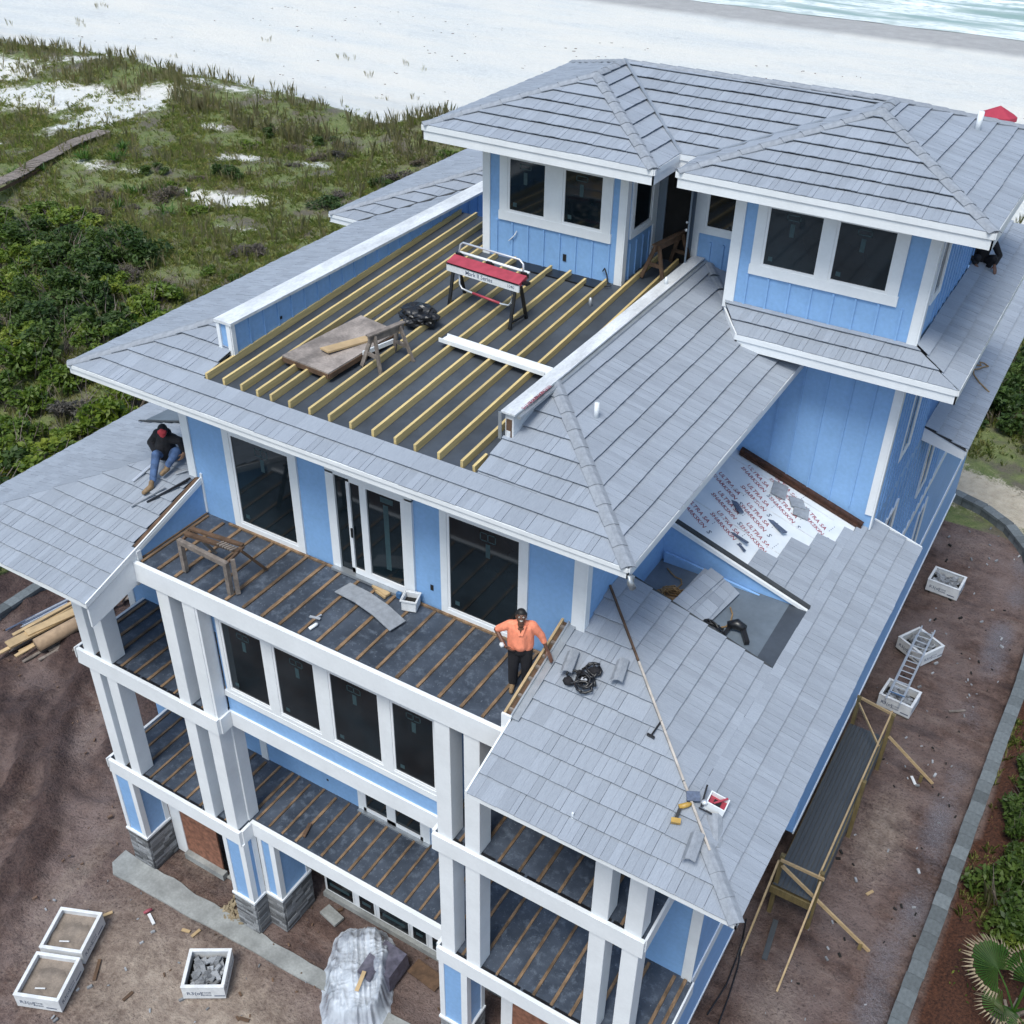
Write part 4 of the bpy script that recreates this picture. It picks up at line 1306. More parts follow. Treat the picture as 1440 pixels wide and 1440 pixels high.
# columns
def column(x0, x1, y0, y1, z0, z1):
    c = MB().box(x0, x1, y0, y1, z0 + .012, z1).build('column', 'white', H, bevel=.008)
    return c
CW = .34
for z0, z1 in ((L2, -.46), (L1, L2 - .45)):
    for xa in (-1.58, -.94):
        column(xa, xa + CW, YF + .03, YF + .44, z0, z1)
    for xa in (1.82, 2.50):
        column(xa, xa + CW, YF + .03, YF + .44, z0, z1 if z0 < -5 else ZW - .11)
    for xa in (-8.52, -7.80):
        column(xa, xa + CW, YF + .03, YF + .44, z0, z1)
    for xa in (-11.60, -11.02):
        column(xa, xa + CW, YF + .03, YF + .44, z0, z1 if z0 < -5 else ZW - .11)
column(-7.76, -7.43, YB - .02, YB + .32, L1, L2 - .45)
MB().box(-7.55, -7.40, YF + .05, YB - .06, L2 + .02, -.46).build('column', 'white', H)
MB().box(-11.7, -9.05, YF + .03, YF + .40, -.62, ZW - .12).build('porch_beam', 'white', H)
MB().box(0, 3.4, YF + .03, YF + .40, -.62, ZW - .11).build('porch_beam', 'white', H)

# ground floor piers with ledge stone
def pier(x0, x1, y0, y1, zs, ztop, front=True, side=True):
    p = MB().box(x0 + .03, x1 - .03, y0 + .03, y1 - .02, zs, ztop).build('pier', 'blue', H)
    t = MB()
    t.box(x0, x0 + .13, y0, y0 + .03, zs, ztop).box(x1 - .16, x1, y0, y0 + .03, zs, ztop).box(x1 - .03, x1, y0 + .031, y0 + .16, zs, ztop)
    t.box(x1 - .03, x1, y1 - .14, y1, zs, ztop).box(x0 - .03, x1 + .03, y0 - .03, y1, zs - .04, zs + .03)
    t.build('trim_board', 'white', p)
    MB().box(x0 + .05, x1 - .05, y0 + .05, y1 - .03, G, zs - .041).build('core', 'underlay_dark', p)
    z = G + .0
    while z < zs - .06:
        h = rnd(.075, .115)
        h = min(h, zs - .045 - z)
        x = x0
        while x < x1 - .02:
            l = min(rnd(.18, .45), x1 - x)
            unit_box('stone', 'stone', p, (x + l / 2, y0 + .05, z), (l - .008, .10 + rnd(0, .04), h - .008))
            x += l
        y = y0 + .05
        while y < y1 - .02:
            l = min(rnd(.2, .5), y1 - y)
            unit_box('stone', 'stone', p, (x1 - .05, y + l / 2, z), (.10 + rnd(0, .04), l - .008, h - .008))
            y += l
        z += h
    return p
pier(-11.86, -11.12, YF, -1.30, -10.2, L1 - .45)
pier(-8.04, -7.345, YF, -1.712, -10.22, L1 - .45)
pier(-7.34, -6.80, YB + .02, -.6, -10.22, L1 - .45)
pier(-1.66, -.92, YF, -1.40, -10.2, L1 - .45)
pier(2.2, 2.92, YF, -1.40, -10.2, L1 - .45)
MB().box(-11.12, -10.72, -1.28, -.9, G, L1 - .13).build('column', 'white', H)
MB().box(-.55, -.25, -1.28, -.9, G, L1 - .13).build('column', 'white', H)
# ground floor back wall: plywood sheet, dark opening, windows
MB().box(-10.72, -9.42, -1.26, -1.22, G + .22, L1 - .46).build('plywood_sheet', 'redply', H, label='reddish plywood sheet closing the left ground floor opening')
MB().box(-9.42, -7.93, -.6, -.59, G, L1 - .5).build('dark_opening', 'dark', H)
MB().box(-10.72, -9.30, -1.42, -1.24, G, G + .22).build('curb', 'concrete', H)
MB().box(-9.30, -7.93, -1.30, -.61, G, G + .05).build('slab', 'concrete', H)
MB().box(-.25, 2.2, -1.26, -1.22, G + .1, L1 - .46).build('plywood_sheet', 'redply', H, label='reddish plywood sheet closing the right ground floor opening')
GW = MB().box(-6.7, -1.0, -.24, -.02, G, L1 - .14).build('ground_floor_wall', 'white', H)
for (a, b) in ((-6.6, -5.75), (-5.52, -5.05), (-4.86, -3.96), (-3.80, -3.40), (-3.2, -2.8), (-2.6, -2.0)):
    w = MB().box(a - .05, b + .05, -.262, -.241, G + .22, L1 - .6).build('window', 'vinyl', GW)
    MB().box(a, b, -.272, -.263, G + .28, L1 - .66).build('pane', 'glass', w)
    MB().box(a + .1, b - .1, -.275, -.273, G + .5, G + .62).build('blind', 'sticker', w)
MB().box(-6.7, -1.0, -.36, -.243, G, G + .18).build('sill', 'concrete', GW)
finish_tiles()

# ------------------------------------------------------------------ ground, beach, sea
SANDS = [(-95, 56, 6, 2, .7), (-80, 55.5, 4, 1.5, .6), (-74, 47.5, 7, 2.6, 1.0), (-86, 50, 6, 3, .9), (-66, 47.5, 2.2, 5.5, 1.0), (-51.0, 45, 1.7, 1.2, .8), (-45.5, 37.5, 3.2, 1.2, .9), (-41, 33.5, 1.6, .6, .6), (-57, 49, 1.6, .8, .6), (-62, 56, 5, 1.2, .6), (-70, 38, 2.0, .8, .5), (-56, 37, 2.6, .8, .55), (-63, 29.5, 2.5, 1.4, .7), (-46, 47, 1.6, .8, .7), (-92, 44, 5, 2, .6)]
def dune(x, y):
    """height of the ground above G"""
    far = max(0., min(1., (max(-25.5 - x, 0) + max(y - 29 - .0 * x, 0)) / 6))
    if x > 8.3 and y < 27:
        return .12
    n1 = mnoise.noise((x * .07, y * .09, 3.1))
    n2 = mnoise.noise((x * .25, y * .25, 8.2))
    h = far * (.55 + .9 * n1 + .28 * n2)
    crest = math.exp(-((y - 55.5 - 2.5 * mnoise.noise((x * .06, 4, 1))) / 5.0) ** 2)
    h += far * crest * (1.0 + .8 * mnoise.noise((x * .12, 1.5, 0)))
    if y > 58:
        t = min(1, (y - 58) / 10)
        h = h * (1 - t) + t * (-.9 - max(0, y - 68) * .012 + .05 * n2)
    return h

def build_ground():
    xs = np.unique(np.round(np.concatenate([np.arange(-400, -110, 12), np.arange(-110, -34, .9), np.arange(-34, -25, .3), np.arange(-25, 9, .17), np.arange(9, 11, .3), np.arange(11, 40, 1.2), np.arange(40, 261, 12)]), 3))
    ys = np.unique(np.round(np.concatenate([np.arange(-60, -9, 3), np.arange(-9, 10, .17), np.arange(10, 31, .25), np.arange(31, 70, .8), np.arange(70, 150, 3)]), 3))
    nx, ny = len(xs), len(ys)
    vs = np.zeros((ny, nx, 3), np.float32)
    zone = np.zeros((ny, nx, 4), np.float32)
    grav = np.zeros((ny, nx), np.float32)
    mulch, rut_mud_shade, tan = np.zeros((ny, nx), np.float32), np.zeros((ny, nx), np.float32), np.zeros((ny, nx), np.float32)
    for j, y in enumerate(ys):
        for i, x in enumerate(xs):
            x, y = float(x), float(y)
            h = dune(x, y)
            lot = -25.5 < x < 8.2 and y < 28.5
            n = mnoise.noise((x * .55, y * .55, 1.7))
            pale = 0.
            if lot and -9 < y:
                m = mnoise.noise((x * 1.9, y * 1.9, 5.0))
                k = 0.10 if x < -12.5 else .045
                if x < -12.5:
                    # churned ruts left of the house
                    a_ = x * .86 + y * .50
                    c_ = -x * .50 + y * .86
                    ed = min(1., (-12.5 - x) / 1.5)
                    r1 = 1 - abs(mnoise.noise((a_ * .62, c_ * .16, 3.3))) * 2
                    r2 = 1 - abs(mnoise.noise((a_ * 1.5, c_ * .5, 7.1))) * 2
                    r3 = mnoise.noise((a_ * 3.6, c_ * 2.2, 1.1))
                    h += ed * (.30 * max(0, r1) ** 2 + .20 * max(0, r2) ** 2 + .16 * r3 * max(0, r1) - .12)
                    rut_mud_shade[j, i] = ed * (1.1 * max(0, r1 - .25) + .9 * max(0, r2 - .45) * max(0, r1 + .2) + .25 * r3)  # dark tone paints in relief shading that flat light lacks, plus wet mud
                    pale = .35 * max(0, -r1 + .45) + .12 * r3
                h += k * m * .6
                if -13.0 < x < 4.2 and -2.2 < y:
                    h = min(h, .02) - .03
                # lighter, drier dirt in front of the house, tan path at the right
                pale += .62 * math.exp(-(((x + 9.2) / 4.2) ** 2 + ((y + 4.6) / 2.6) ** 2)) + .6 * math.exp(-(((x + 5.2) / 3.5) ** 2 + ((y + 4.9) / 2.) ** 2))
                pale += .55 * math.exp(-(((x - 5.6) / .9) ** 2 + ((y - 9.6) / 2.6) ** 2)) + .45 * math.exp(-(((x - 4.8) / 1.0) ** 2 + ((y - 2.6) / 2.2) ** 2))
                pale += .30 * math.exp(-(((x - 4.9) / 2.0) ** 2 + ((y - 25.5) / 3) ** 2)) + .25 * math.exp(-(((x + 16.5) / 1.5) ** 2 + ((y + 1) / 5) ** 2))
                pale += .45 * math.exp(-(((x + 10.2) / 1.3) ** 2 + ((y + .9) / .8) ** 2))
                grav[j, i] = .75 * math.exp(-(((x - 6.9) / .7) ** 2)) * (.6 + n) if x > 4.5 and y > 3 else .0
            zone[j, i, 3] = pale
            sand = veg = 0.
            if not lot:
                veg = 1.0
            if x > 7.72 + .024 * y and y < 27:
                veg = .0
                mulch[j, i] = 1.
            if x > -4 and 26.5 < y < 33:
                t = math.exp(-((y - 29.4 - .25 * (4 - x)) / 1.6) ** 2)
                sand = max(sand, .95 * t + .1 * n)
                tan[j, i] = 1.
                veg = 1.0
            for (sx, sy, ra, rb, am) in SANDS:
                d = ((x - sx) / ra) ** 2 + ((y - sy - .15 * (x - sx)) / rb) ** 2
                if d < 6:
                    sand = max(sand, am * math.exp(-d * .6) + .30 * n + .20 * mnoise.noise((x * 1.3, y * 1.3, 6)))
            e = 58.5 + 2.2 * mnoise.noise((x * .11, .3, 2.2)) + (1.5 if x > -30 else 0)
            if y > e - 1.5:
                sand = max(sand, min(1., (y - e + 1.5) / 2.2))
            if y > e + 1:
                veg = 0.
            wet = max(0., min(1., (y - 121.0 - .7 * n) / 1.4))
            vs[j, i] = (x, y, G + h)
            zone[j, i, 0], zone[j, i, 1], zone[j, i, 2] = sand, veg, wet
    me = bpy.data.meshes.new('ground')
    idx = np.arange(nx * ny).reshape(ny, nx)
    f = np.stack([idx[:-1, :-1], idx[:-1, 1:], idx[1:, 1:], idx[1:, :-1]], -1).reshape(-1, 4)
    me.vertices.add(nx * ny)
    me.vertices.foreach_set('co', vs.ravel())
    me.loops.add(f.size)
    me.loops.foreach_set('vertex_index', f.ravel().astype(np.int32))
    me.polygons.add(len(f))
    me.polygons.foreach_set('loop_start', np.arange(0, f.size, 4, dtype=np.int32))
    me.polygons.foreach_set('loop_total', np.full(len(f), 4, np.int32))
    me.update()
    a = me.attributes.new('zone', 'FLOAT_COLOR', 'POINT')
    a.data.foreach_set('color', zone.ravel())
    b = me.attributes.new('gravel', 'FLOAT', 'POINT')
    b.data.foreach_set('value', grav.ravel())
    for nm, ar in (('mulch', mulch), ('rut_mud_shade', rut_mud_shade), ('tan', tan)):
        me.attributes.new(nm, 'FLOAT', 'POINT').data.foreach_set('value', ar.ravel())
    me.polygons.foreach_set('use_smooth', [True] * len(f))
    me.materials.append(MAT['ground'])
    o = link('ground', me)
    o['kind'] = 'structure'
    return o
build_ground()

def build_sea():
    xs = np.concatenate([np.arange(-420, -100, 20), np.arange(-100, 40, 1.6), np.arange(40, 300, 20)])
    ys = np.concatenate([np.arange(131.2, 190, .55), np.arange(190, 900, 30)])
    vs, f = [], []
    for y in ys:
        for x in xs:
            x, y = float(x), float(y)
            ph = (y + 5 * mnoise.noise((x * .02, y * .02, 0))) * .75
            w = .32 * max(0, math.sin(ph)) ** 5 * max(0, min(1, (y - 140) / 6)) + .06 * mnoise.noise((x * .4, y * .8, 2))
            edge = .35 * mnoise.noise((x * .09, 0, 1)) if y < 131.5 else 0
            vs.append((x, y + edge * 5, G - 1.62 + w + .012 * min(y - 131, 10)))
    nx, ny = len(xs), len(ys)
    for j in range(ny - 1):
        for i in range(nx - 1):
            f.append((j * nx + i, j * nx + i + 1, (j + 1) * nx + i + 1, (j + 1) * nx + i))
    me = bpy.data.meshes.new('sea')
    me.from_pydata(vs, [], f)
    me.polygons.foreach_set('use_smooth', [True] * len(f))
    me.materials.append(MAT['sea'])
    link('sea', me)['kind'] = 'structure'
build_sea()

# rough concrete footing strip in front of the piers
def footing():
    m = MB()
    top, bot = [], []
    pts_f, pts_b = [], []
    x = -12.3
    while x < 3.2:
        n = mnoise.noise((x * .9, 2, 0))
        pts_f.append((x, -2.80 + .05 * n + .045 * (x + 11) + (.25 if x < -12 else 0)))
        pts_b.append((x, -2.12 + .10 * mnoise.noise((x * 1.4, 9, 0))))
        x += .3
    pts = pts_f + pts_b[::-1]
    m.prism([(a, b, G - .1) for a, b in pts], (0, 0, .155))
    o = m.build('footing_strip', 'concrete', None)
    tag(o, kind='structure')
footing()

# ------------------------------------------------------------------ retaining walls of blocks
def retaining(path, label, w=.36, h=.42, bl=.46):
    t = thing('retaining_wall', label, 'wall', (path[0][0], path[0][1], G), world_coords=True)
    P = [Vector((a, b, G)) for a, b in path]
    for k in range(len(P) - 1):
        a, b = P[k], P[k + 1]
        L = (b - a).length
        d = (b - a) / L
        n = max(1, int(round(L / bl)))
        ang = math.atan2(d.y, d.x)
        for i in range(n):
            c = a + d * ((i + .5) * L / n)
            unit_box('block', 'block', t, (c.x + rnd(-.012, .012), c.y, G - .05), (L / n - .012, w, h - .10), ang)
            unit_box('cap_block', 'block', t, (c.x + rnd(-.012, .012), c.y, G + h - .148), (L / n - .008, w + .05, .11), ang + rnd(-.015, .015))
    return t
rp = [(7.44, -1.5), (7.50, 4.0), (7.70, 11.0), (7.90, 18.5), (7.85, 21.5), (7.45, 23.9), (6.75, 25.8), (5.8, 27.1), (4.7, 27.9), (3.4, 28.35), (1.6, 28.6)]
retaining(rp, 'low grey block retaining wall curving along the dirt strip right of the house')
retaining([(-23.5, -3), (-23.5, 12)], 'low grey block retaining wall on the mud at the far left')

# ------------------------------------------------------------------ side ramp of charcoal boards with timber rails
RP = thing('side_boardwalk', 'raised charcoal board walkway with raw timber posts and rails along the right wall', 'walkway', (4.25, 5.4, G), world_coords=True)
zr = -10.32
for i in range(9):
    x = 3.66 + i * .116
    MB().box(x, x + .107, 5.45, 12.15, zr - .03, zr).build('board', 'composite', RP)
MB().box(4.71, 4.745, 5.45, 12.15, zr - .72, zr - .035).build('skirt_board', 'composite', RP)
MB().box(3.62, 4.76, 5.36, 5.41, zr - .28, zr - .04).build('end_joist', 'treated', RP)
MB().box(3.64, 4.73, 5.47, 12.1, zr - .16, zr - .034).build('joist', 'treated', RP)
posts = [(3.72, 5.55), (4.76, 5.55), (4.80, 9.05), (3.74, 12.22), (4.80, 12.0)]
for (x, y) in posts:
    MB().box(x - .055, x + .055, y - .055, y + .055, G - .1, -9.22).build('post', 'treated', RP)
zt = -9.30
def rail(p, q, w=.045, h=.09):
    MB().bar(p, q, w, h).build('rail', 'pine_x', RP)
rail((4.70, 5.4, zt), (4.73, 12.2, zt), .045, .085)
rail((3.70, 5.47, zt - .05), (4.85, 5.47, zt - .05))
rail((3.66, 12.3, zt), (4.86, 12.1, zt - .02))
rail((3.70, 12.25, zt - .1), (4.72, 11.2, zt - .55), .04, .07)
rail((3.78, 5.42, zt - .18), (6.35, 5.70, G + .05), .05, .09)
rail((4.78, 5.40, zt - .08), (4.70, 3.40, G + .03), .045, .09)
rail((3.66, 5.50, zt - .12), (3.55, 3.85, G + .03), .045, .09)
rail((4.86, 11.95, zt - .75), (6.40, 12.28, G + .04), .045, .08)
for (x, y) in ((6.12, 5.68), (6.05, 12.2)):
    MB().box(x - .05, x + .05, y - .05, y + .05, G, G + .25).build('stake', 'treated', RP)
wsingle(MB().bar((3.98, 5.3, G + .06), (4.12, 4.05, G + .05), .14, .03), 'loose_board', 'composite', 'dark board lying on the dirt at the low end of the walkway', 'board', (4.05, 4.7, G))

# ------------------------------------------------------------------ white crates of ledge stone
def crate(loc, rz, label, group='white crates on the dirt', fill='stone', sx=1.12, sy=1.02, h=.52, ladder=False, seed=0):
    rg = random.Random(seed)
    t = thing('stone_crate', label, 'crate', loc, rz, group)
    w = .05
    m = MB()
    for q in ((-sx / 2, sx / 2, -sy / 2, -sy / 2 + w), (-sx / 2, sx / 2, sy / 2 - w, sy / 2)):
        m.box(q[0], q[1], q[2], q[3], .06, h)
        m.build('side_panel', 'crate', t)
        m = MB()
    for q in ((-sx / 2, -sx / 2 + w), (sx / 2 - w, sx / 2)):
        MB().box(q[0], q[1], -sy / 2 + w, sy / 2 - w, .06, h - .002).build('side_panel', 'crate', t)
    r = MB()
    rw = .075
    for q in ((-sx / 2 - .012, sx / 2 + .012, -sy / 2 - .012, -sy / 2 + rw), (-sx / 2 - .012, sx / 2 + .012, sy / 2 - rw, sy / 2 + .012), (-sx / 2 - .012, -sx / 2 + rw, -sy / 2 + rw, sy / 2 - rw), (sx / 2 - rw, sx / 2 + .012, -sy / 2 + rw, sy / 2 - rw)):
        r.box(q[0], q[1], q[2], q[3], h + .001, h + .03)
    r.build('rim', 'crate', t, bevel=.008)
    pb = MB()
    for k in (-.42, 0, .42):
        pb.box(-sx / 2 + .03, sx / 2 - .03, k * sy - .05, k * sy + .05, 0, .058)
    pb.build('pallet', 'oldwood', t)
    MB().box(-sx / 2 + w, sx / 2 - w, -sy / 2 + w, sy / 2 - w, .061, h * (.45 if fill == 'stone' else .70)).build('fill', 'dark' if fill == 'stone' else 'crsand', t)
    if fill == 'stone':
        for k in range(58):
            l = rg.uniform(.14, .30)
            o = unit_box('stone', 'stonechip', t, (rg.uniform(-sx / 2 + .2, sx / 2 - .2), rg.uniform(-sy / 2 + .18, sy / 2 - .18), h * rg.uniform(.60, .86)), (l, rg.uniform(.07, .13), rg.uniform(.03, .06)), rg.uniform(0, 6.28), (rg.uniform(-.4, .4), rg.uniform(-.35, .35)))
    else:
        m = MB()
        nn = 22
        for j in range(nn + 1):
            for i in range(nn + 1):
                x, y = -sx / 2 + w + (sx - 2 * w) * i / nn, -sy / 2 + w + (sy - 2 * w) * j / nn
                m.v.append((x, y, h * .76 + .07 * mnoise.noise((x * 3.1 + seed, y * 3.1, 0)) + .03 * mnoise.noise((x * 9, y * 9, seed)) - .10 * (abs(x) / sx + abs(y) / sy)))
        for j in range(nn):
            for i in range(nn):
                q = j * (nn + 1) + i
                m.f.append((q, q + 1, q + nn + 2, q + nn + 1))
        m.build('sand_heap', 'crsand', t, smooth=True)
        MB().bar((-.2, -.28, h * .80), (.05, -.25, h * .80), .03, .02).build('stick', 'crate', t)
    # printed mark: a ring with scribbled words and a bar
    for s in (0, 1, 2):
        lg = text_mesh('R3(o)', .17, 'print')
        ln = text_mesh('STONE', .085, 'print')
        ln2 = text_mesh('VENEER', .075, 'print')
        if s == 0:
            o, xd = Vector((-sx / 2 + .30, -sy / 2 - .0135 + .012, h * .52)), Vector((1, 0, 0))
        elif s == 1:
            o, xd = Vector((sx / 2 + .0015, -sy / 2 + .30, h * .52)), Vector((0, 1, 0))
        else:
            o, xd = Vector((-sx / 2 - .0015, sy / 2 - .30, h * .52)), Vector((0, -1, 0))
        o = o + Vector((0, -.003, 0)) if s == 0 else o
        place_on('printed_mark', lg, t, o, xd, (0, 0, 1))
        place_on('printed_mark', ln, t, o + xd * .27 + Vector((0, 0, .03)), xd, (0, 0, 1))
        place_on('printed_mark', ln2, t, o + xd * .28 + Vector((0, 0, -.07)), xd, (0, 0, 1))
        bar = MB().box(-.13, .13, -.02, .02, 0, .001).mesh('printed_mark', 'print')
        place_on('printed_mark', bar, t, o + xd * .60 + Vector((0, 0, -.10)), xd, (0, 0, 1))
    return t
crate((4.50, 21.98, G + .02), -.06, 'white crate of stone pieces standing alone furthest up the dirt strip', seed=1, sx=1.15, sy=.95)
crate((4.55, 17.95, G + .02), -.50, 'white crate of stone under the upper end of the ladder', seed=2)
crate((4.60, 15.05, G + .02), -.10, 'white crate of stone under the lower end of the ladder', seed=3, sx=1.08, sy=.9)
crate((-7.56, -3.78, G + .02), .56, 'white crate of broken stone veneer in front of the middle pier', seed=4, sx=1.04, sy=1.04)
ra = math.atan2(-4.48 + 5.54, -12.01 + 11.47) - math.pi / 2
crate((-11.24, -4.80, G + .02), .40, 'white crate of damp sand, the nearer to the left pier of the joined pair', fill='sand', seed=5, sx=1.12, sy=1.16)
crate((-10.72, -5.98, G + .02), .40, 'white crate of dry sand, the lower of the joined pair at bottom left', fill='sand', seed=6, sx=1.15, sy=1.16)

# ladder across two crates
def ladder():
    a, b = Vector((4.53, 14.72, -10.94)), Vector((4.60, 18.62, -10.90))
    t = thing('ladder', 'aluminium extension ladder lying across two white crates', 'ladder', tuple(a))
    d = b - a
    L = d.length
    t.rotation_euler = (0, 0, math.atan2(d.y, d.x) - math.pi / 2)
    for sx, dz, y0, y1 in ((-.22, 0, 0, L), (.22, 0, 0, L), (-.26, -.06, -.25, L - .5), (.19, -.06, -.25, L - .5)):
        MB().box(sx - .02, sx + .02, y0, y1, dz, dz + .075).build('rail', 'alu', t)
    y = .15
    while y < L - .1:
        MB().tube([(-.20, y, .04), (.20, y, .04)], .018, 6).build('rung', 'alu', t)
        y += .29
    MB().box(-.24, .24, .05, .09, .076, .086).build('strap', 'bluepr', t)
ladder()

# ------------------------------------------------------------------ plastic wrapped pallet
def wrapped():
    c = Vector((-4.35, -1.85, G))
    m0 = MB()
    n = 150
    ca, sa = math.cos(.53), math.sin(.53)
    for j in range(n + 1):
        for i in range(n + 1):
            u, v = (i / n - .5) * 2.5, (j / n - .5) * 2.5
            ang = math.atan2(v, u)
            r = (abs(u) ** 3.2 + abs(v) ** 3.2) ** (1 / 3.2)
            edge = 1.0 + .07 * mnoise.noise((math.cos(ang) * 3.5, math.sin(ang) * 3.5, 1)) + .05 * mnoise.noise((math.cos(ang) * 9, math.sin(ang) * 9, 4))
            q = r / edge
            px, py = u * .80, v * 1.34
            if q > 1.12:
                k = 1.12 / q
                px, py = px * k, py * k
                q = 1.12
            top = .64 + .14 * math.sin(px * 2.3 + .6) - .14 * abs(py - .1) + .12 * mnoise.noise((px * 1.6, py * 1.6, 2))
            fall = 1 / (1 + math.exp((q - .90) * 26))
            rid = (1 - abs(mnoise.noise((px * 2.2 + py * .5, py * 1.3, 5))) * 2.4)
            rid2 = (1 - abs(mnoise.noise((ang * 3.2, q * .9, 8))) * 2.6)
            z = fall * top + fall * (.17 * (.22 - abs(mnoise.noise((px * 1.9 + .6 * py, py * 1.9, 4)))) + .11 * (.2 - abs(mnoise.noise((px * 6.5 + py, py * 1.1, 9)))) + .04 * (.2 - abs(mnoise.noise((px * 2.5, py * 8.5, 3))))) + .04 * max(0, rid) ** 2 * fall + .14 * max(0, rid2) * math.exp(-((q - .9) / .16) ** 2) + .012 * mnoise.noise((px * 7, py * 7, 1))
            z = max(z, 0) if q < 1.1 else .0
            m0.v.append((px * ca - py * sa, px * sa + py * ca, z + .01))
    for j in range(n):
        for i in range(n):
            k = j * (n + 1) + i
            m0.f.append((k, k + 1, k + n + 2, k + n + 1))
    me = m0.mesh('plastic_sheet', 'sheet', None, False)
    t = thing('wrapped_pallet', 'pallet load covered with a crumpled translucent plastic sheet below the middle deck', 'pallet', tuple(c))
    link('plastic_sheet', me, t)
    ld = MB().box(-.5, .5, -.85, .85, .105, .46).build('load', 'crate', t)
    ld.rotation_euler = (0, 0, .53)
    pbm = MB().box(-.56, .56, -.95, .95, 0, .10).build('pallet_base', 'oldwood', t)
    pbm.rotation_euler = (0, 0, .53)
    for (x, y, w, d, z) in ((.50, .55, .36, .42, .74), (.30, .10, .22, .30, .86)):
        MB().hexa([(x - w, y - d, .1), (x + w, y - d, .1), (x + w, y + d, .1), (x - w, y + d, .1), (x - w * .9, y - d * .9, z - .1), (x + w * .9, y - d * .9, z - .12), (x + w * .9, y + d * .9, z - .1), (x - w * .9, y + d * .9, z)]).build('bundle', 'bundle', t)
    MB().bar((.30, -.10, .86), (.42, -.58, .78), .10, .02).build('wood_slat', 'pine_x', t)
wrapped()

# ------------------------------------------------------------------ heap of lumber at the left
def lumber():
    rg = random.Random(3)
    t = thing('lumber_pile', 'pile of offcut boards, pipes and a cardboard tube on the mud left of the house', 'lumber', (-20.8, 3.2, G), world_coords=True)
    def B(p, q, w, h, m, nm='board'):
        MB().bar(p, q, w, h).build(nm, m, t)
    for k in range(8):
        o = rg.uniform(-.5, .5)
        B((-21.5 + o, .4 + rg.uniform(0, 2), G + .08 + .05 * k), (-21.0 + o, 4.8 + rg.uniform(-1, 1), G + .12 + .05 * k), .14, .045, 'oldwood' if k % 3 == 0 else 'pine_x')
    B((-22.0, -.4, G + .30), (-21.1, 4.0, G + .38), .15, .05, 'pine_x')
    B((-21.7, 1.5, G + .40), (-21.0, 4.6, G + .42), .40, .06, 'pine_x')
    B((-21.6, 2.2, G + .46), (-20.9, 4.4, G + .48), .34, .05, 'pine_x')
    MB().tube([(-20.85, 2.0, G + .42), (-20.35, 4.6, G + .45)], .24, 14).build('cardboard_tube', 'card', t, smooth=True)
    for k in range(7):
        o = k * .10
        MB().tube([(-22.7 + o, 2.3 + rg.uniform(-.4, .4), G + .12), (-21.9 + o, 5.6, G + .2 + rg.uniform(0, .1))], .035, 6).build('pipe', 'alu' if k % 2 else 'print', t)
    for k in range(8):
        x, y = -20.6 + rg.uniform(-.5, .5), 1.6 + rg.uniform(-.6, 1.4)
        B((x, y, G + .06), (x + .3, y + rg.uniform(.8, 1.6), G + .12), .12, .04, 'oldwood')
    for k in range(9):
        x, y = -20.7 + rg.uniform(-.5, .5), 5.4 + rg.uniform(-.9, .9)
        a = rg.uniform(-.6, .6)
        B((x, y, G + .15 + .05 * k), (x + .9 * math.sin(a) + .2, y + .9 * math.cos(a), G + .2 + .05 * k), .13, .05, rg.choice(['pine_x', 'oldwood', 'brownwood']))
lumber()

# ------------------------------------------------------------------ timber bits: sawhorses
def horse_wood(loc, rz, label, L=1.0, h=.68, mat='oldwood', top_h=.14, leg_in=.12, group=None):
    t = thing('sawhorse', label, 'sawhorse', loc, rz, group)
    MB().box(-L / 2, L / 2, -.025, .025, h - top_h, h).build('top_beam', mat, t)
    MB().box(-L / 2 - .02, L / 2 + .02, -.055, .055, h + .001, h + .03).build('top_plate', mat, t)
    for sx in (-1, 1):
        for sy in (-1, 1):
            MB().bar((sx * (L / 2 - leg_in), sy * .035, h - .02), (sx * (L / 2 - .02), sy * .28, 0), .085, .035, up=(1, 0, 0)).build('leg', mat, t)
        MB().bar((sx * (L / 2 - .07), -.14, h * .42), (sx * (L / 2 - .07), .14, h * .42), .03, .08).build('brace', mat, t)
    return t
h1 = horse_wood((-5.06, 1.62, DK(1.6) + .02), 1.34, 'grey wooden sawhorse beside the plywood table on the roof deck', L=.86, h=.72, group='wooden sawhorses on the roof deck')
MB().bar((-.38, .26, .26), (.38, .26, .26), .03, .09).build('brace', 'white', h1)
h2 = horse_wood((-2.0, 7.75, DK(7.7) + .02), 1.40, 'brown wooden sawhorse before the open door between the towers', L=1.15, h=.78, mat='brownwood', group='wooden sawhorses on the roof deck')

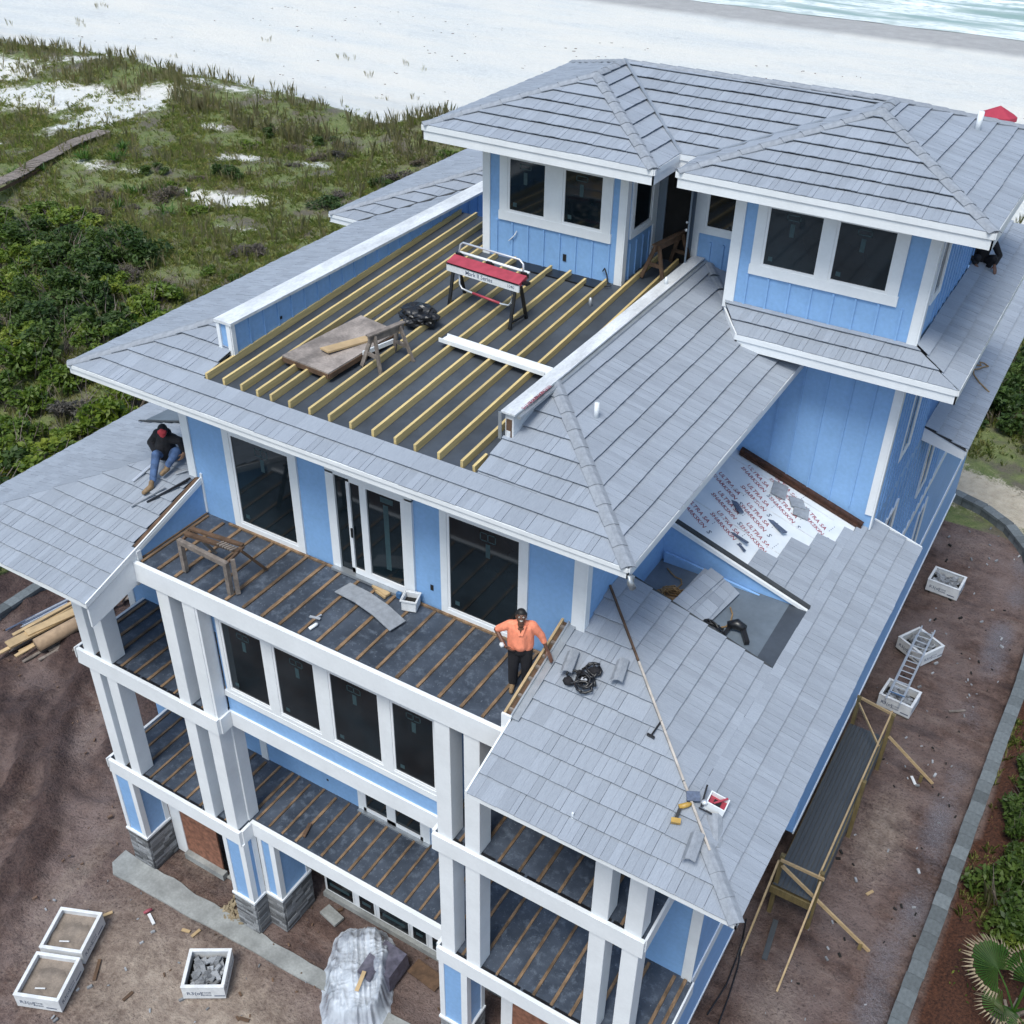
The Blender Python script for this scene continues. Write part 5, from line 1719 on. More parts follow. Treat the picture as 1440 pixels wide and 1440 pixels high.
def balcony_horse():
    t = thing('sawhorse', 'pair of grey wooden sawhorses locked together on the balcony', 'sawhorse', (-7.2, -1.45, .03), -.05)
    m = 'oldwood'
    MB().box(-.72, .66, -.40, -.31, .70, .80).build('top_beam', m, t)
    MB().box(-.72, -.62, -.40, -.31, 0, .70).build('leg', m, t)
    MB().box(.56, .66, -.40, -.31, 0, .70).build('leg', m, t)
    MB().bar((-.66, -.2, .86), (.62, .02, .84), .10, .06).build('top_beam', 'brownwood', t)
    MB().bar((-.66, -.08, .92), (.60, .14, .90), .09, .05).build('top_beam', 'brownwood', t)
    MB().bar((-.64, -.05, .84), (-.64, .42, 0), .09, .05).build('leg', m, t)
    MB().bar((.60, .05, .84), (.62, .62, 0), .09, .05).build('leg', 'brownwood', t)
    MB().bar((.66, -.22, .80), (.72, -.26, 0), .09, .06).build('leg', m, t)
    MB().bar((-.66, -.36, .74), (-.66, .05, .86), .05, .05).build('cross_piece', 'brownwood', t)
    MB().bar((.60, -.36, .74), (.60, .15, .86), .05, .05).build('cross_piece', 'brownwood', t)
    for k in range(6):
        MB().bar((.15 + k * .07, -.12, .885), (.2 + k * .07, .02, .89), .035, .03).build('cleat', 'oldwood', t)
balcony_horse()

# plywood table lying on the joists, board on top, bag
PT = thing('plywood_platform', 'scuffed plywood platform lying on the roof joists', 'platform', (-6.02, 1.60, DK(1.6) + .105))
PT.rotation_euler = (math.atan(.066), 0, 0)
pts = [(-.78, -1.02), (.42, -1.10), (.62, .85), (-.42, 1.02)]
MB().prism([(a, b, .10) for a, b in pts], (0, 0, .03)).build('sheet', 'ply', PT)
for a, b in ((0, 1), (1, 2), (2, 3), (3, 0)):
    p, q = Vector((*pts[a], .05)), Vector((*pts[b], .05))
    MB().bar(p * .985, q * .985, .05, .10).build('frame_board', 'brownwood', PT)
wsingle(MB().prism([(-6.24, 1.05, 0), (-6.0, 1.0, 0), (-5.35, 2.45, 0), (-5.55, 2.55, 0)], (0, .0, .035)), 'pine_board', 'pine_x', 'pale pine board lying on the plywood platform', 'board', (0, 0, 0)).location = (0, 0, DK(1.7) + .24)

def crumple(c, r, name, mat, label, cat, seed, squash=.6):
    bm = bmesh.new()
    bmesh.ops.create_icosphere(bm, subdivisions=4, radius=1)
    for v in bm.verts:
        p = v.co
        k = 1 + .42 * mnoise.noise((p.x * 2.1 + seed, p.y * 2.1, p.z * 2.1)) + .22 * abs(mnoise.noise((p.x * 5 + seed, p.y * 5, p.z * 5)))
        v.co = Vector((p.x * r[0] * k, p.y * r[1] * k, max(-.55, p.z) * r[2] * k + r[2] * .5))
    me = bpy.data.meshes.new(name)
    bm.to_mesh(me)
    bm.free()
    me.materials.append(MAT[mat])
    o = link(name, me)
    o.location = c
    return tag(o, label, cat)
crumple((-5.45, 3.2, DK(3.2) + .10), (.40, .30, .22), 'rubbish_bag', 'black', 'crumpled black plastic bag between the joists by the red brake', 'bag', 3)

# white trim plank lying over the joists
wp = thing('trim_plank', 'white trim channel lying across the roof joists', 'plank', (-3.3, 2.70, DK(2.7) + .14), -.055)
MB().box(-1.24, 1.24, -.13, .13, 0, .02).build('face', 'white', wp)
MB().box(-1.24, 1.24, -.15, -.131, .0, .085).build('lip', 'white', wp)
MB().box(-1.24, 1.24, .131, .15, 0, .06).build('lip', 'white', wp)

# metal brake
def brake():
    t = thing('metal_brake', 'red and white sheet metal bending brake on black legs on the roof deck', 'metal brake', (-4.50, 4.25, DK(4.2)), -.09)
    L = .92
    MB().box(-L, L, -.10, -.06, .76, .91).build('front_rail', 'crate', t)
    MB().prism([(-L, -.10, .94), (-L, .17, 1.03), (-L, .20, .96), (-L, -.06, .87)], (2 * L, 0, 0)).build('clamp_bed', 'red', t)
    MB().box(-L, L, -.112, -.098, .912, .93).build('edge_strip', 'black', t)
    place_on('printed_word', text_mesh('Mark II Series', .125, 'print'), t, (-.08, -.1015, .835), (1, 0, 0), (0, 0, 1))
    place_on('printed_word', text_mesh('1040', .09, 'print'), t, (.72, -.1015, .835), (1, 0, 0), (0, 0, 1))
    MB().tube([(-.86, .22, .98), (-.84, .28, 1.22), (-.78, .28, 1.27), (.66, .28, 1.27), (.76, .27, 1.20), (.80, .22, 1.0)], .022, 7).build('handle_bar', 'alu', t, smooth=True)
    MB().tube([(-.84, .26, 1.06), (.92, .26, 1.06)], .03, 7).build('pivot_bar', 'white', t, smooth=True)
    for x in (-.84, -.05, .82):
        MB().box(x - .06, x + .06, .18, .30, .93, 1.07).build('bracket', 'black', t)
    MB().box(L, L + .13, .0, .12, .90, .95).build('bracket', 'black', t)
    for x in (-.78, .80):
        for y, x2, y2 in ((-.05, .03, -.26), (.14, .02, .34)):
            MB().bar((x, y, .78), (x + x2, y2, 0), .06, .05).build('leg', 'black', t)
        MB().bar((x + .02, -.22, .12), (x + .02, .30, .12), .035, .035).build('leg_brace', 'black', t)
    MB().tube([(-.66, .0, .76), (-.66, .0, .50), (-.58, -.02, .42), (-.4, -.02, .40), (.45, -.02, .36), (.62, -.02, .38), (.68, 0, .46), (.68, 0, .76)], .02, 6).build('lower_handle', 'alu', t, smooth=True)
    MB().tube([(-.3, -.022, .397), (.4, -.022, .365)], .027, 6).build('grip', 'red', t, smooth=True)
brake()

# small things on the roof deck
single(MB().tube([(0, 0, 0), (0, 0, .16), (0, 0, .2)], [.035, .035, .014], 8), 'water_bottle', 'alu', 'clear bottle standing on the deck near the left tower corner', 'bottle', (-2.75, 5.6, DK(5.6)), smooth=True)
single(MB().tube([(0, 0, 0), (0, 0, .10), (0, 0, .15)], [.05, .035, .02], 8), 'caulk_tube', 'white', 'small white nozzle standing on the right parapet cap', 'caulk tube', (-1.52, 6.6, 4.735), smooth=True)

# ------------------------------------------------------------------ balcony bits
sh = thing('bent_panel', 'bent grey roofing panel lying across the balcony sleepers', 'panel', (-4.0, -.72, .06), -.22)
m = MB()
sec = [(-.86, .0), (-.25, .10), (.30, .10), (.80, .0)]
for (xa, za), (xb, zb) in zip(sec[:-1], sec[1:]):
    m.hexa([(xa, -.20, za), (xb, -.20, zb), (xb, .20, zb), (xa, .20, za), (xa, -.20, za + .02), (xb, -.20, zb + .02), (xb, .20, zb + .02), (xa, .20, za + .02)])
m.build('sheet', 'cap', sh)
bk = thing('bucket', 'white square bucket on the balcony by the sliding door', 'bucket', (-3.36, -.26, .03), .3)
m = MB()
for q in ((-.15, .15, -.15, -.13), (-.15, .15, .13, .15), (-.15, -.13, -.13, .13), (.13, .15, -.13, .13)):
    m.box(*q, 0, .26)
m.build('wall', 'crate', bk, bevel=.01)
MB().box(-.13, .13, -.13, .13, .0, .13).build('contents', 'dark', bk)
MB().box(-.17, .17, -.17, -.151, .23, .265).box(-.17, .17, .151, .17, .23, .265).box(-.17, -.151, -.151, .151, .23, .265).box(.151, .17, -.151, .151, .23, .265).build('rim', 'crate', bk)
single(MB().box(-.05, .05, -.04, .04, 0, .14), 'tool_battery', 'bluepr', 'small blue box beside the white bucket on the balcony', 'box', (-3.72, -.16, .03), bevel=.01)
single(MB().box(-.22, .22, -.06, .06, 0, .05).box(-.05, .24, -.11, -.065, 0, .045), 'timber_offcut', 'pine_x', 'short timber offcut on the balcony behind the bent panel', 'offcut', (-4.15, -.18, .03), rz=-.25)
single(MB().tube([(0, 0, 0), (.17, .0, .02), (.2, 0, .02)], [.035, .035, .015], 8), 'caulk_tube', 'white', 'white caulk tube lying near the balcony front edge', 'caulk tube', (-4.62, -1.83, .04), smooth=True, rz=1.3)
single(MB().bar((-.12, 0, .02), (.1, .05, .02), .05, .02).bar((0, .0, .02), (.05, .15, .03), .03, .02), 'scrap_bracket', 'alu', 'small pale metal scrap near the balcony front edge', 'scrap', (-4.72, -1.55, .03))
single(MB().bar((-.2, 0, .03), (.2, .0, .03), .09, .04), 'timber_offcut', 'brownwood', 'short brown offcut lying askew on the middle porch deck', 'offcut', (-6.05, -1.25, L1 + .03), rz=-1.3)

# ------------------------------------------------------------------ things on the right wing roof
def slope_rot(sl):
    return (math.atan(S), 0, 0) if sl == 'F' else (0, math.atan(S), 0)
def loose_cap(loc, rot, label):
    t = bpy.data.objects.new('loose_ridge_cap', cap_mesh())
    col.objects.link(t)
    t.location = loc
    t.rotation_euler = rot
    t.scale = (1.15, .9, 1.3)
    return tag(t, label, 'ridge cap', 'loose grey ridge caps on the right wing roof')
tl = .13
loose_cap((.33, -.50, WF(0, -.5) + tl), (math.atan(S), 0, -1.35), 'loose ridge cap on the wing roof nearest the man in orange')
loose_cap((1.20, -.30, WF(0, -.3) + tl), (math.atan(S), 0, -1.35), 'loose ridge cap on the wing roof right of the black harness')
loose_cap((3.72, -2.02, WR(3.72, 0) + tl), (0, math.atan(S), -1.12), 'loose ridge cap just below the white bucket')
loose_cap((3.62, -2.50, WF(0, -2.5) + tl + .02), (math.atan(S), 0, -1.45), 'loose ridge cap left of the hip batten near the drill')
for (x, y, a, lb) in ((.42, 0, 0, ''),):
    pass
def harness():
    rg = random.Random(5)
    t = thing('tool_harness', 'tangled black tool belt and harness on the right wing roof', 'tool belt', (.68, -.84, WF(0, -.84) + .07), 0, rot=(math.atan(S), 0, 0))
    for k in range(7):
        a = rg.uniform(0, 6.28)
        c = Vector((rg.uniform(-.2, .25), rg.uniform(-.25, .2), .06))
        pts = []
        for j in range(9):
            b = a + j * .8
            pts.append(c + Vector((math.cos(b) * rg.uniform(.10, .17), math.sin(b) * rg.uniform(.08, .14), rg.uniform(0, .09))))
        MB().tube(pts, .026, 6).build('strap', 'black', t, smooth=True)
    for (x, y, s) in ((-.12, -.22, .10), (.2, .15, .11), (0, 0, .09), (.12, -.08, .08)):
        MB().ball((x, y, .07), (s, s * .8, .07), 9, 6, .15).build('pouch', 'blackcloth', t, smooth=True)
    MB().box(.08, .18, -.14, -.08, .10, .14).build('buckle', 'alu', t)
harness()
hm = thing('hammer', 'black handled hammer lying on the right wing roof beside the hip batten', 'hammer', (2.28, -1.22, WF(0, -1.22) + .07), 0, rot=(math.atan(S), 0, -.12))
MB().tube([(0, -.12, .02), (0, .2, .02)], .016, 6).build('handle', 'black', hm)
MB().box(-.07, .07, -.15, -.11, .0, .045).build('head', 'black', hm)
bk2 = thing('bucket', 'small white square tub of red tools on the wing roof', 'bucket', (3.66, -1.86, WR(3.66, 0) + .06), .05, rot=(0, math.atan(S) * .6, .05))
m = MB()
for q in ((-.16, .16, -.13, -.11), (-.16, .16, .11, .13), (-.16, -.14, -.11, .11), (.14, .16, -.11, .11)):
    m.box(*q, 0, .17)
m.build('wall', 'white', bk2)
MB().box(-.14, .14, -.11, .11, 0, .09).build('contents', 'red', bk2)
MB().bar((-.05, -.05, .12), (.12, .12, .19), .03, .02).build('tool', 'red', bk2)
MB().box(-.06, .06, -.08, .04, .091, .13).build('tool', 'blackcloth', bk2)
dr = thing('cordless_drill', 'yellow and black cordless drill on the wing roof beside the batten', 'drill', (3.24, -2.28, WF(0, -2.28) + .07), 0, rot=(math.atan(S), 0, .35))
MB().tube([(-.03, .06, .05), (.10, .12, .05), (.16, .15, .05)], [.045, .045, .02], 8).build('motor', 'yellow', dr, smooth=True)
MB().bar((0, .07, .05), (-.06, -.13, .04), .05, .05).build('handle', 'black', dr)
MB().box(-.13, .02, -.21, -.13, .0, .075).build('battery', 'yellow', dr)
nl = thing('nail_pouch', 'dark tool pouch with snips beside the drill on the wing roof', 'pouch', (3.40, -2.02, WF(0, -2.02) + .06), 0, rot=(math.atan(S), 0, .5))
MB().box(-.16, .05, 0, .16, 0, .05).build('pouch', 'print', nl)
MB().bar((.06, -.08, .03), (.18, .28, .03), .03, .03).build('tool', 'black', nl)
MB().ball((.12, -.02, .05), (.06, .05, .04)).build('tape_measure', 'alu', nl)
MB().bar((.02, -.10, .03), (.22, -.2, .03), .02, .02).build('tool', 'black', nl)
# recess: rope, cardboard, stacked panels, dark tools
FZ = .247
rc = single(MB().prism([(-.42, -.25, 0), (.30, -.38, 0), (.42, .28, 0), (-.2, .42, 0)], (0, 0, .03)), 'cardboard_sheet', 'card', 'flattened cardboard under the tangled rope in the roof recess', 'cardboard', (.92, 2.32, FZ))
def rope(name, mat, label, c, spread, n, seed, r=.017, hh=.16):
    rg = random.Random(seed)
    m = MB()
    pts = []
    a = 0
    for k in range(n):
        a += rg.uniform(.45, 1.0)
        q = rg.uniform(.45, 1.0)
        pts.append((math.cos(a) * spread[0] * q, math.sin(a) * spread[1] * q, .03 + rg.uniform(0, hh)))
    m.tube(pts, r, 5)
    return single(m, name, mat, label, 'rope', c, smooth=True)
rope('tangled_rope', 'rope', 'tangled tan rope and hose in the roof recess', (1.05, 2.35, FZ + .03), (.36, .30), 90, 4)
single(MB().tube([(-.45, .55, 0), (-.3, .42, .02), (-.18, .35, .02), (-.05, .33, .03), (.02, .2, .03), (.0, 0, .05)], .016, 5), 'hose', 'rope', 'thin hose running to the wall of the roof recess', 'hose', (.95, 2.72, FZ + .01))
for k in range(6):
    x = 1.36 + k * .065 + (0.12 if k > 3 else 0)
    o = MB()
    o.hexa([(-.16, -.72, 0), (.16, -.72, 0), (.16, .72, 0), (-.16, .72, 0), (-.16, -.72, .025), (.16, -.72, .025), (.16, .72, .025), (-.16, .72, .025)])
    for j in range(6):
        y = -.72 + j * .24
        o.box(-.16, .16, y, y + .235, .026, .036)
    p = single(o, 'spare_panel', 'tile', ('roof panel leaning nearest the tangled rope in the recess', 'second roof panel from the rope in the recess stack', 'third roof panel from the rope in the recess stack', 'third roof panel from the nail gun in the recess stack', 'second roof panel from the nail gun in the recess stack', 'roof panel standing nearest the nail gun in the recess')[k], 'roof panel', (x, 2.55, FZ + .05 + .055 * (5 - abs(k - 1))), 'stack of spare roof panels in the recess')
    p.rotation_euler = (0, .18 + .06 * k, -.12 + rnd(-.05, .05))
rope('black_cable', 'black', 'black coiled cable behind the spare panels in the recess', (1.98, 1.95, FZ + .02), (.26, .18), 46, 9, r=.024, hh=.14)
nt_ = thing('nail_gun', 'black nail gun lying in the roof recess', 'nail gun', (2.42, 2.12, FZ + .01), .4)
MB().tube([(-.16, .10, .12), (.02, .12, .14), (.16, .02, .13)], [.07, .11, .08], 9).build('body', 'black', nt_, smooth=True)
MB().bar((.12, .06, .11), (.20, -.30, .06), .09, .09).build('magazine', 'black', nt_)
MB().bar((-.10, .10, .10), (-.22, -.12, .06), .06, .06).build('handle', 'black', nt_)
single(MB().tube([(0, 0, 0), (.08, .05, .02), (.10, .24, .03), (.05, .45, .03), (-.06, .62, .02)], .016, 5), 'air_hose', 'rope', 'short tan air hose beside the black nail gun', 'hose', (2.12, 2.15, FZ + .01))
# scraps on the underlayment
for i, (x, y, w, l, a, lb) in enumerate(((1.66, 6.42, .34, .50, .2, 'grey tile scrap on the white underlayment, the left of the two larger pieces'), (2.10, 6.36, .34, .36, .5, 'upper grey tile scrap of the overlapping pair on the white underlayment'), (2.26, 6.18, .34, .42, .25, 'lower grey tile scrap of the overlapping pair on the white underlayment'), (1.18, 5.12, .13, .42, .75, 'short dark metal strip on the white underlayment'), (1.98, 5.30, .12, .66, 1.02, 'long grey metal strip on the white underlayment'), (1.52, 4.28, .07, .58, 1.2, 'thin grey strip on the underlayment beside the recess'), (1.72, 4.05, .05, .24, .9, 'small dark offcut on the underlayment beside the recess'))):
    o = single(MB().box(-w / 2, w / 2, -l / 2, l / 2, 0, .03), 'tile_scrap', 'cap' if w > .3 else 'print', lb, 'scrap', (x, y, WR(x, 0) + .012), 'scraps on the white underlayment')
    o.rotation_euler = (0, math.atan(S), a)
single(MB().tube([(0, 0, .02), (.12, .1, .03), (.05, .25, .03), (.16, .34, .02), (.3, .3, .02), (.2, .12, .03), (.12, -.1, .02), (.0, -.3, .02), (.06, -.55, .02), (.3, -.8, .02), (.62, -.95, .0)], .02, 5), 'garden_hose', 'rope', 'yellowish hose coiled on the low rear wing roof', 'hose', (3.95, 15.6, RWR(3.95, 0) + .06)).rotation_euler = (0, math.atan(S), 0)
# left wing: loose tiles and strips beside the seated roofer
for i, (x, y, w, l, a, lb) in enumerate(((-9.50, .28, .22, .30, .3, 'loose grey tile against the wall beside the seated roofer'), (-9.42, .0, .10, .50, -.9, 'grey metal strip against the wall beside the seated roofer'), (-10.3, -.42, .07, .62, -.15, 'pale strip left of the seated roofer'), (-9.40, -.62, .05, .95, -.55, 'long dark strip along the unfinished edge'), (-9.28, -.38, .05, .55, -.5, 'short dark strip along the unfinished edge'), (-9.7, -.9, .05, .8, -.5, 'thin grey strip below the seated roofer'))):
    o = single(MB().box(-w / 2, w / 2, -l / 2, l / 2, 0, .025), 'tile_scrap', ('cap', 'alu', 'alu', 'black', 'black', 'cap')[i], lb, 'scrap', (x, y, WF(0, y) + .075), 'scraps beside the seated roofer')
    o.rotation_euler = (math.atan(S), 0, a)

# ------------------------------------------------------------------ bits on the ground
single(MB().tube([(0, 0, .04), (.25, .08, .05), (.5, .05, .05), (.62, -.05, .05), (.55, -.16, .05), (.46, -.05, .06), (.55, .16, .08), (.75, .5, .12), (.8, .72, .16)], .045, 7), 'plastic_pipe', 'white', 'white plastic pipe pieces on the ground by the middle pier', 'pipe', (-8.75, -1.55, G + .02), smooth=True, rz=.15)
single(MB().box(-.45, .45, -.22, .22, 0, .03), 'timber_sheet', 'brownwood', 'brown board half sunk in the soil below the middle deck', 'board', (-3.0, -.85, G + .05), rz=-.1)
single(MB().box(-.3, .3, -.16, .16, 0, .08), 'concrete_block', 'concrete', 'grey block lying beside the middle pier', 'block', (-6.1, -.75, G + .02), rz=-.2)
single(MB().tube([(0, 0, .05), (.06, .12, .07), (.1, .2, .05)], [.04, .045, .035], 8), 'red_can', 'redpr', 'crushed reddish can on the dirt before the left pier', 'can', (-10.35, -3.3, G + .03), smooth=True)
for i, pts in enumerate(([(3.35, 4.6, G + .5), (3.48, 4.1, G + .35), (3.50, 3.7, G + .08), (3.55, 2.9, G + .04), (3.45, 1.9, G + .04)], [(3.4, 4.4, G + .4), (3.52, 3.9, G + .2), (3.62, 3.5, G + .06), (3.72, 2.6, G + .04), (3.78, 1.75, G + .04)])):
    wsingle(MB().tube(pts, .022, 5), 'black_pipe', 'black', ('black cable end hanging nearest the right wall corner', 'black cable end trailing over the dirt right of the wall corner')[i], 'cable', (3.4, 4.4, G), 'cables at the right corner')
def debris(n, seed, reg, mats, label, name):
    rg = random.Random(seed)
    m = MB()
    for k in range(n):
        x, y = rg.uniform(reg[0], reg[1]), rg.uniform(reg[2], reg[3])
        s = rg.choice((.02, .03, .045)) * rg.uniform(.7, 1.5)
        a = rg.uniform(0, 3)
        m.bar((x, y, G + .02), (x + math.cos(a) * s * 2.2, y + math.sin(a) * s * 2.2, G + .03 + s * .3), s, s)
    o = m.build(name, mats, None)
    return tag(o, label, 'debris', kind='stuff')
debris(75, 1, (-13, 2, -7, -2.5), 'stonechip', 'pale chips and crumbs scattered on the dirt in front of the house', 'stone_chips')
debris(100, 2, (3.8, 7.2, -1, 27), 'stonechip', 'pale chips and crumbs scattered on the dirt strip right of the house', 'stone_chips')
def scraps(n, seed, reg, label):
    rg = random.Random(seed)
    for k in range(n):
        x, y = rg.uniform(reg[0], reg[1]), rg.uniform(reg[2], reg[3])
        l = rg.uniform(.18, .6)
        single(MB().box(-l / 2, l / 2, -.04, .04, 0, .03), 'timber_offcut', rg.choice(('pine_x', 'oldwood', 'oldwood', 'brownwood', 'crate')), label, 'offcut', (x, y, G + .03), label.split(' on ')[0] + ' group', rz=rg.uniform(0, 3.1))
scraps(9, 8, (-12, 1, -5.2, -3.0), 'small timber offcut on the dirt in front of the house')
scraps(5, 9, (4.9, 7.0, 0, 20), 'small timber offcut on the dirt strip at the right')
debris(90, 3, (-9, 0, -4.5, -.4), 'brownwood', 'wood crumbs and leaves on the dirt below the decks', 'wood_chips')
debris(420, 4, (-8.7, -7.95, -2.3, -1.2), 'leafdry', 'heap of dry leaves beside the middle pier', 'dry_leaves')
debris(60, 6, (4, 7.3, 3, 26), 'dark', 'dark clods on the dirt strip right of the house', 'soil_clods')
debris(220, 7, (-24, -12.6, -6, 8), 'brown', 'soil clods on the churned mud left of the house', 'soil_clods')

# ------------------------------------------------------------------ vegetation
rs = np.random.RandomState(11)
def leaf_mesh(name, centers, size, mat, up_bias=.35, aspect=.5, rng=rs):
    """many small leaf quads at given centres, one island each"""
    n = len(centers)
    nrm = rng.normal(size=(n, 3))
    nrm[:, 2] = np.abs(nrm[:, 2]) + up_bias
    nrm /= np.linalg.norm(nrm, axis=1)[:, None]
    t = np.cross(nrm, rng.normal(size=(n, 3)))
    t /= np.linalg.norm(t, axis=1)[:, None]
    b = np.cross(nrm, t)
    s = (size * rng.uniform(.6, 1.4, n))[:, None]
    v = np.stack([centers - t * s, centers - b * s * aspect * .9 + nrm * s * .12, centers + t * s, centers + b * s * aspect * .9 + nrm * s * .12], 1).reshape(-1, 3)
    me = bpy.data.meshes.new(name)
    me.vertices.add(4 * n)
    me.vertices.foreach_set('co', v.astype(np.float32).ravel())
    me.loops.add(4 * n)
    me.loops.foreach_set('vertex_index', np.arange(4 * n, dtype=np.int32))
    me.polygons.add(n)
    me.polygons.foreach_set('loop_start', np.arange(0, 4 * n, 4, dtype=np.int32))
    me.polygons.foreach_set('loop_total', np.full(n, 4, np.int32))
    me.update()
    me.materials.append(MAT[mat])
    return me

def shrub_mesh(name, mat, n, r, h, lumps, seed, size=.085):
    rg = np.random.RandomState(seed)
    cs = []
    for k in range(lumps):
        a, q = rg.uniform(0, 6.28), r * np.sqrt(rg.uniform(0, 1)) * .8
        lz = h * rg.uniform(.35, .85) * (1 - .35 * (q / r) ** 2)
        lr = r * rg.uniform(.24, .42)
        m = n // lumps
        d = rg.normal(size=(m, 3))
        d /= np.linalg.norm(d, axis=1)[:, None]
        rad = lr * rg.uniform(.55, 1.05, m)[:, None]
        p = d * rad * np.array([1, 1, .75]) + np.array([q * math.cos(a), q * math.sin(a), lz])
        cs.append(p)
    c = np.concatenate(cs)
    c = c[c[:, 2] > .02]
    return leaf_mesh(name, c, size, mat, rng=rg)

def twig_mesh(name, mat, n, r, h, seed):
    rg = random.Random(seed)
    m = MB()
    for k in range(n):
        a, q = rg.uniform(0, 6.28), r * rg.uniform(0, .5)
        b = a + rg.uniform(-.8, .8)
        p = Vector((q * math.cos(a), q * math.sin(a), 0))
        e = Vector((r * math.cos(b) * rg.uniform(.4, 1), r * math.sin(b) * rg.uniform(.4, 1), h * rg.uniform(.5, 1.1)))
        m.tube([p, (p + e) / 2 + Vector((rg.uniform(-.1, .1), rg.uniform(-.1, .1), .1)), e], [.018, .012, .004], 3)
    return m.mesh(name, mat)

def blade_mesh(name, roots, height, width, mat, blades, lean=.45, seed=0):
    """tufts of tapering blades: one triangle plus a bend each"""
    rg = np.random.RandomState(seed)
    n = len(roots) * blades
    base = np.repeat(roots, blades, 0)
    hh = np.repeat(height, blades) * rg.uniform(.6, 1.15, n)
    a = rg.uniform(0, 2 * np.pi, n)
    l = lean * rg.uniform(.2, 1, n)
    d = np.stack([np.cos(a), np.sin(a), np.zeros(n)], 1)
    w = np.stack([-np.sin(a), np.cos(a), np.zeros(n)], 1) * (width * rg.uniform(.6, 1.3, n))[:, None]
    base = base + d * rg.uniform(0, .10, n)[:, None]
    mid = base + d * (l * hh * .35)[:, None] + np.array([0, 0, 1]) * (hh * .62)[:, None]
    tip = base + d * (l * hh * 1.1)[:, None] + np.array([0, 0, 1]) * (hh * (1 - .3 * l))[:, None]
    v = np.stack([base - w, base + w, mid + w * .8, tip, mid - w * .8], 1).reshape(-1, 3)
    me = bpy.data.meshes.new(name)
    me.vertices.add(5 * n)
    me.vertices.foreach_set('co', v.astype(np.float32).ravel())
    me.loops.add(5 * n)
    me.loops.foreach_set('vertex_index', np.arange(5 * n, dtype=np.int32))
    me.polygons.add(n)
    me.polygons.foreach_set('loop_start', np.arange(0, 5 * n, 5, dtype=np.int32))
    me.polygons.foreach_set('loop_total', np.full(n, 5, np.int32))
    me.update()
    me.materials.append(MAT[mat])
    return me

SHR = [shrub_mesh('shrub', 'leaf', 1500, 1.0, 1.25, 9, 1), shrub_mesh('shrub', 'leaf', 1300, .9, 1.0, 7, 2), shrub_mesh('shrub', 'leafdark', 1500, 1.1, 1.1, 9, 3), shrub_mesh('shrub', 'leafdark', 1200, .9, .9, 8, 4), shrub_mesh('shrub', 'leafgrey', 1000, .9, .65, 8, 5, .06)]
STEM = twig_mesh('stem', 'twig', 16, .8, 1.0, 3)
def inside(p, poly):
    c = False
    for i in range(len(poly)):
        (x1, y1), (x2, y2) = poly[i], poly[i - 1]
        if (y1 > p[1]) != (y2 > p[1]) and p[0] < (x2 - x1) * (p[1] - y1) / (y2 - y1) + x1:
            c = not c
    return c
def sandy(x, y):
    return any(((x - sx) / ra) ** 2 + ((y - sy - .15 * (x - sx)) / rb) ** 2 < 1.0 for (sx, sy, ra, rb, am) in SANDS)

def shrub(x, y, kind, s, hs, rg, label, group):
    o = bpy.data.objects.new('shrub', SHR[kind])
    col.objects.link(o)
    o.location = (x, y, G + dune(x, y) - .08)
    o.rotation_euler = (0, 0, rg.uniform(0, 6.28))
    o.scale = (s, s * rg.uniform(.85, 1.15), s * hs)
    tag(o, label, 'shrub', group)
    if s > .75:
        st = bpy.data.objects.new('stem', STEM)
        col.objects.link(st)
        st.parent = o
    return o
rg = random.Random(21)
POLY = [(-64, 26), (-56, 30.5), (-48, 29), (-43.5, 27.5), (-38, 24), (-31, 20.5), (-20, 20), (-20, 13.2), (-25.5, 13), (-26.4, 4), (-32, 0), (-66, 5)]
pl = []
tries = 0
while len(pl) < 168 and tries < 9000:
    tries += 1
    x, y = rg.uniform(-66, -20), rg.uniform(0, 31)
    if not inside((x, y), POLY) or sandy(x, y) or (x < -57 and y > 24):
        continue
    md = 1.6 + .022 * max(0, -x - 30)
    if any((x - a) ** 2 + (y - b) ** 2 < md ** 2 for a, b in pl):
        continue
    pl.append((x, y))
for (x, y) in pl:
    n = mnoise.noise((x * .16, y * .16, 4.4))
    k = 2 if n < -.15 else (3 if n < .0 else (0 if n < .3 else 1))
    if rg.random() < .10:
        k = 4
    lab = {0: 'bright green leafy shrub in the thicket left of the house', 1: 'bright green leafy shrub in the thicket left of the house', 2: 'dark green shrub in the thicket left of the house', 3: 'dark green shrub in the thicket left of the house', 4: 'dry grey twiggy shrub in the thicket left of the house'}[k]
    shrub(x, y, k, rg.uniform(1.25, 1.95), rg.uniform(.65, 1.05), rg, lab, {4: 'dry grey shrubs in the left thicket'}.get(k, 'bright green shrubs in the left thicket' if k < 2 else 'dark green shrubs in the left thicket'))
# low scrub over the dune behind the house
pl = []
tries = 0
while len(pl) < 72 and tries < 6000:
    tries += 1
    x, y = rg.uniform(-60, -14), rg.uniform(21, 52)
    if sandy(x, y) or inside((x, y), POLY) or (abs(x + 60.2 + .25 * (y - 35)) < 2.2 and y > 27) or x - .45 * y < -78 or (y < 29 and x > -20):
        continue
    if mnoise.noise((x * .13, y * .13, 9.)) < -.05 or any((x - a) ** 2 + (y - b) ** 2 < 3 for a, b in pl):
        continue
    pl.append((x, y))
for (x, y) in pl:
    k = rg.choice((4, 4, 3, 2, 4, 1))
    shrub(x, y, k, rg.uniform(.8, 1.5), rg.uniform(.5, .8), rg, {4: 'low dry greyish scrub on the dune behind the house'}.get(k, 'low green scrub on the dune behind the house'), {4: 'dry scrub on the dune'}.get(k, 'green scrub on the dune'))
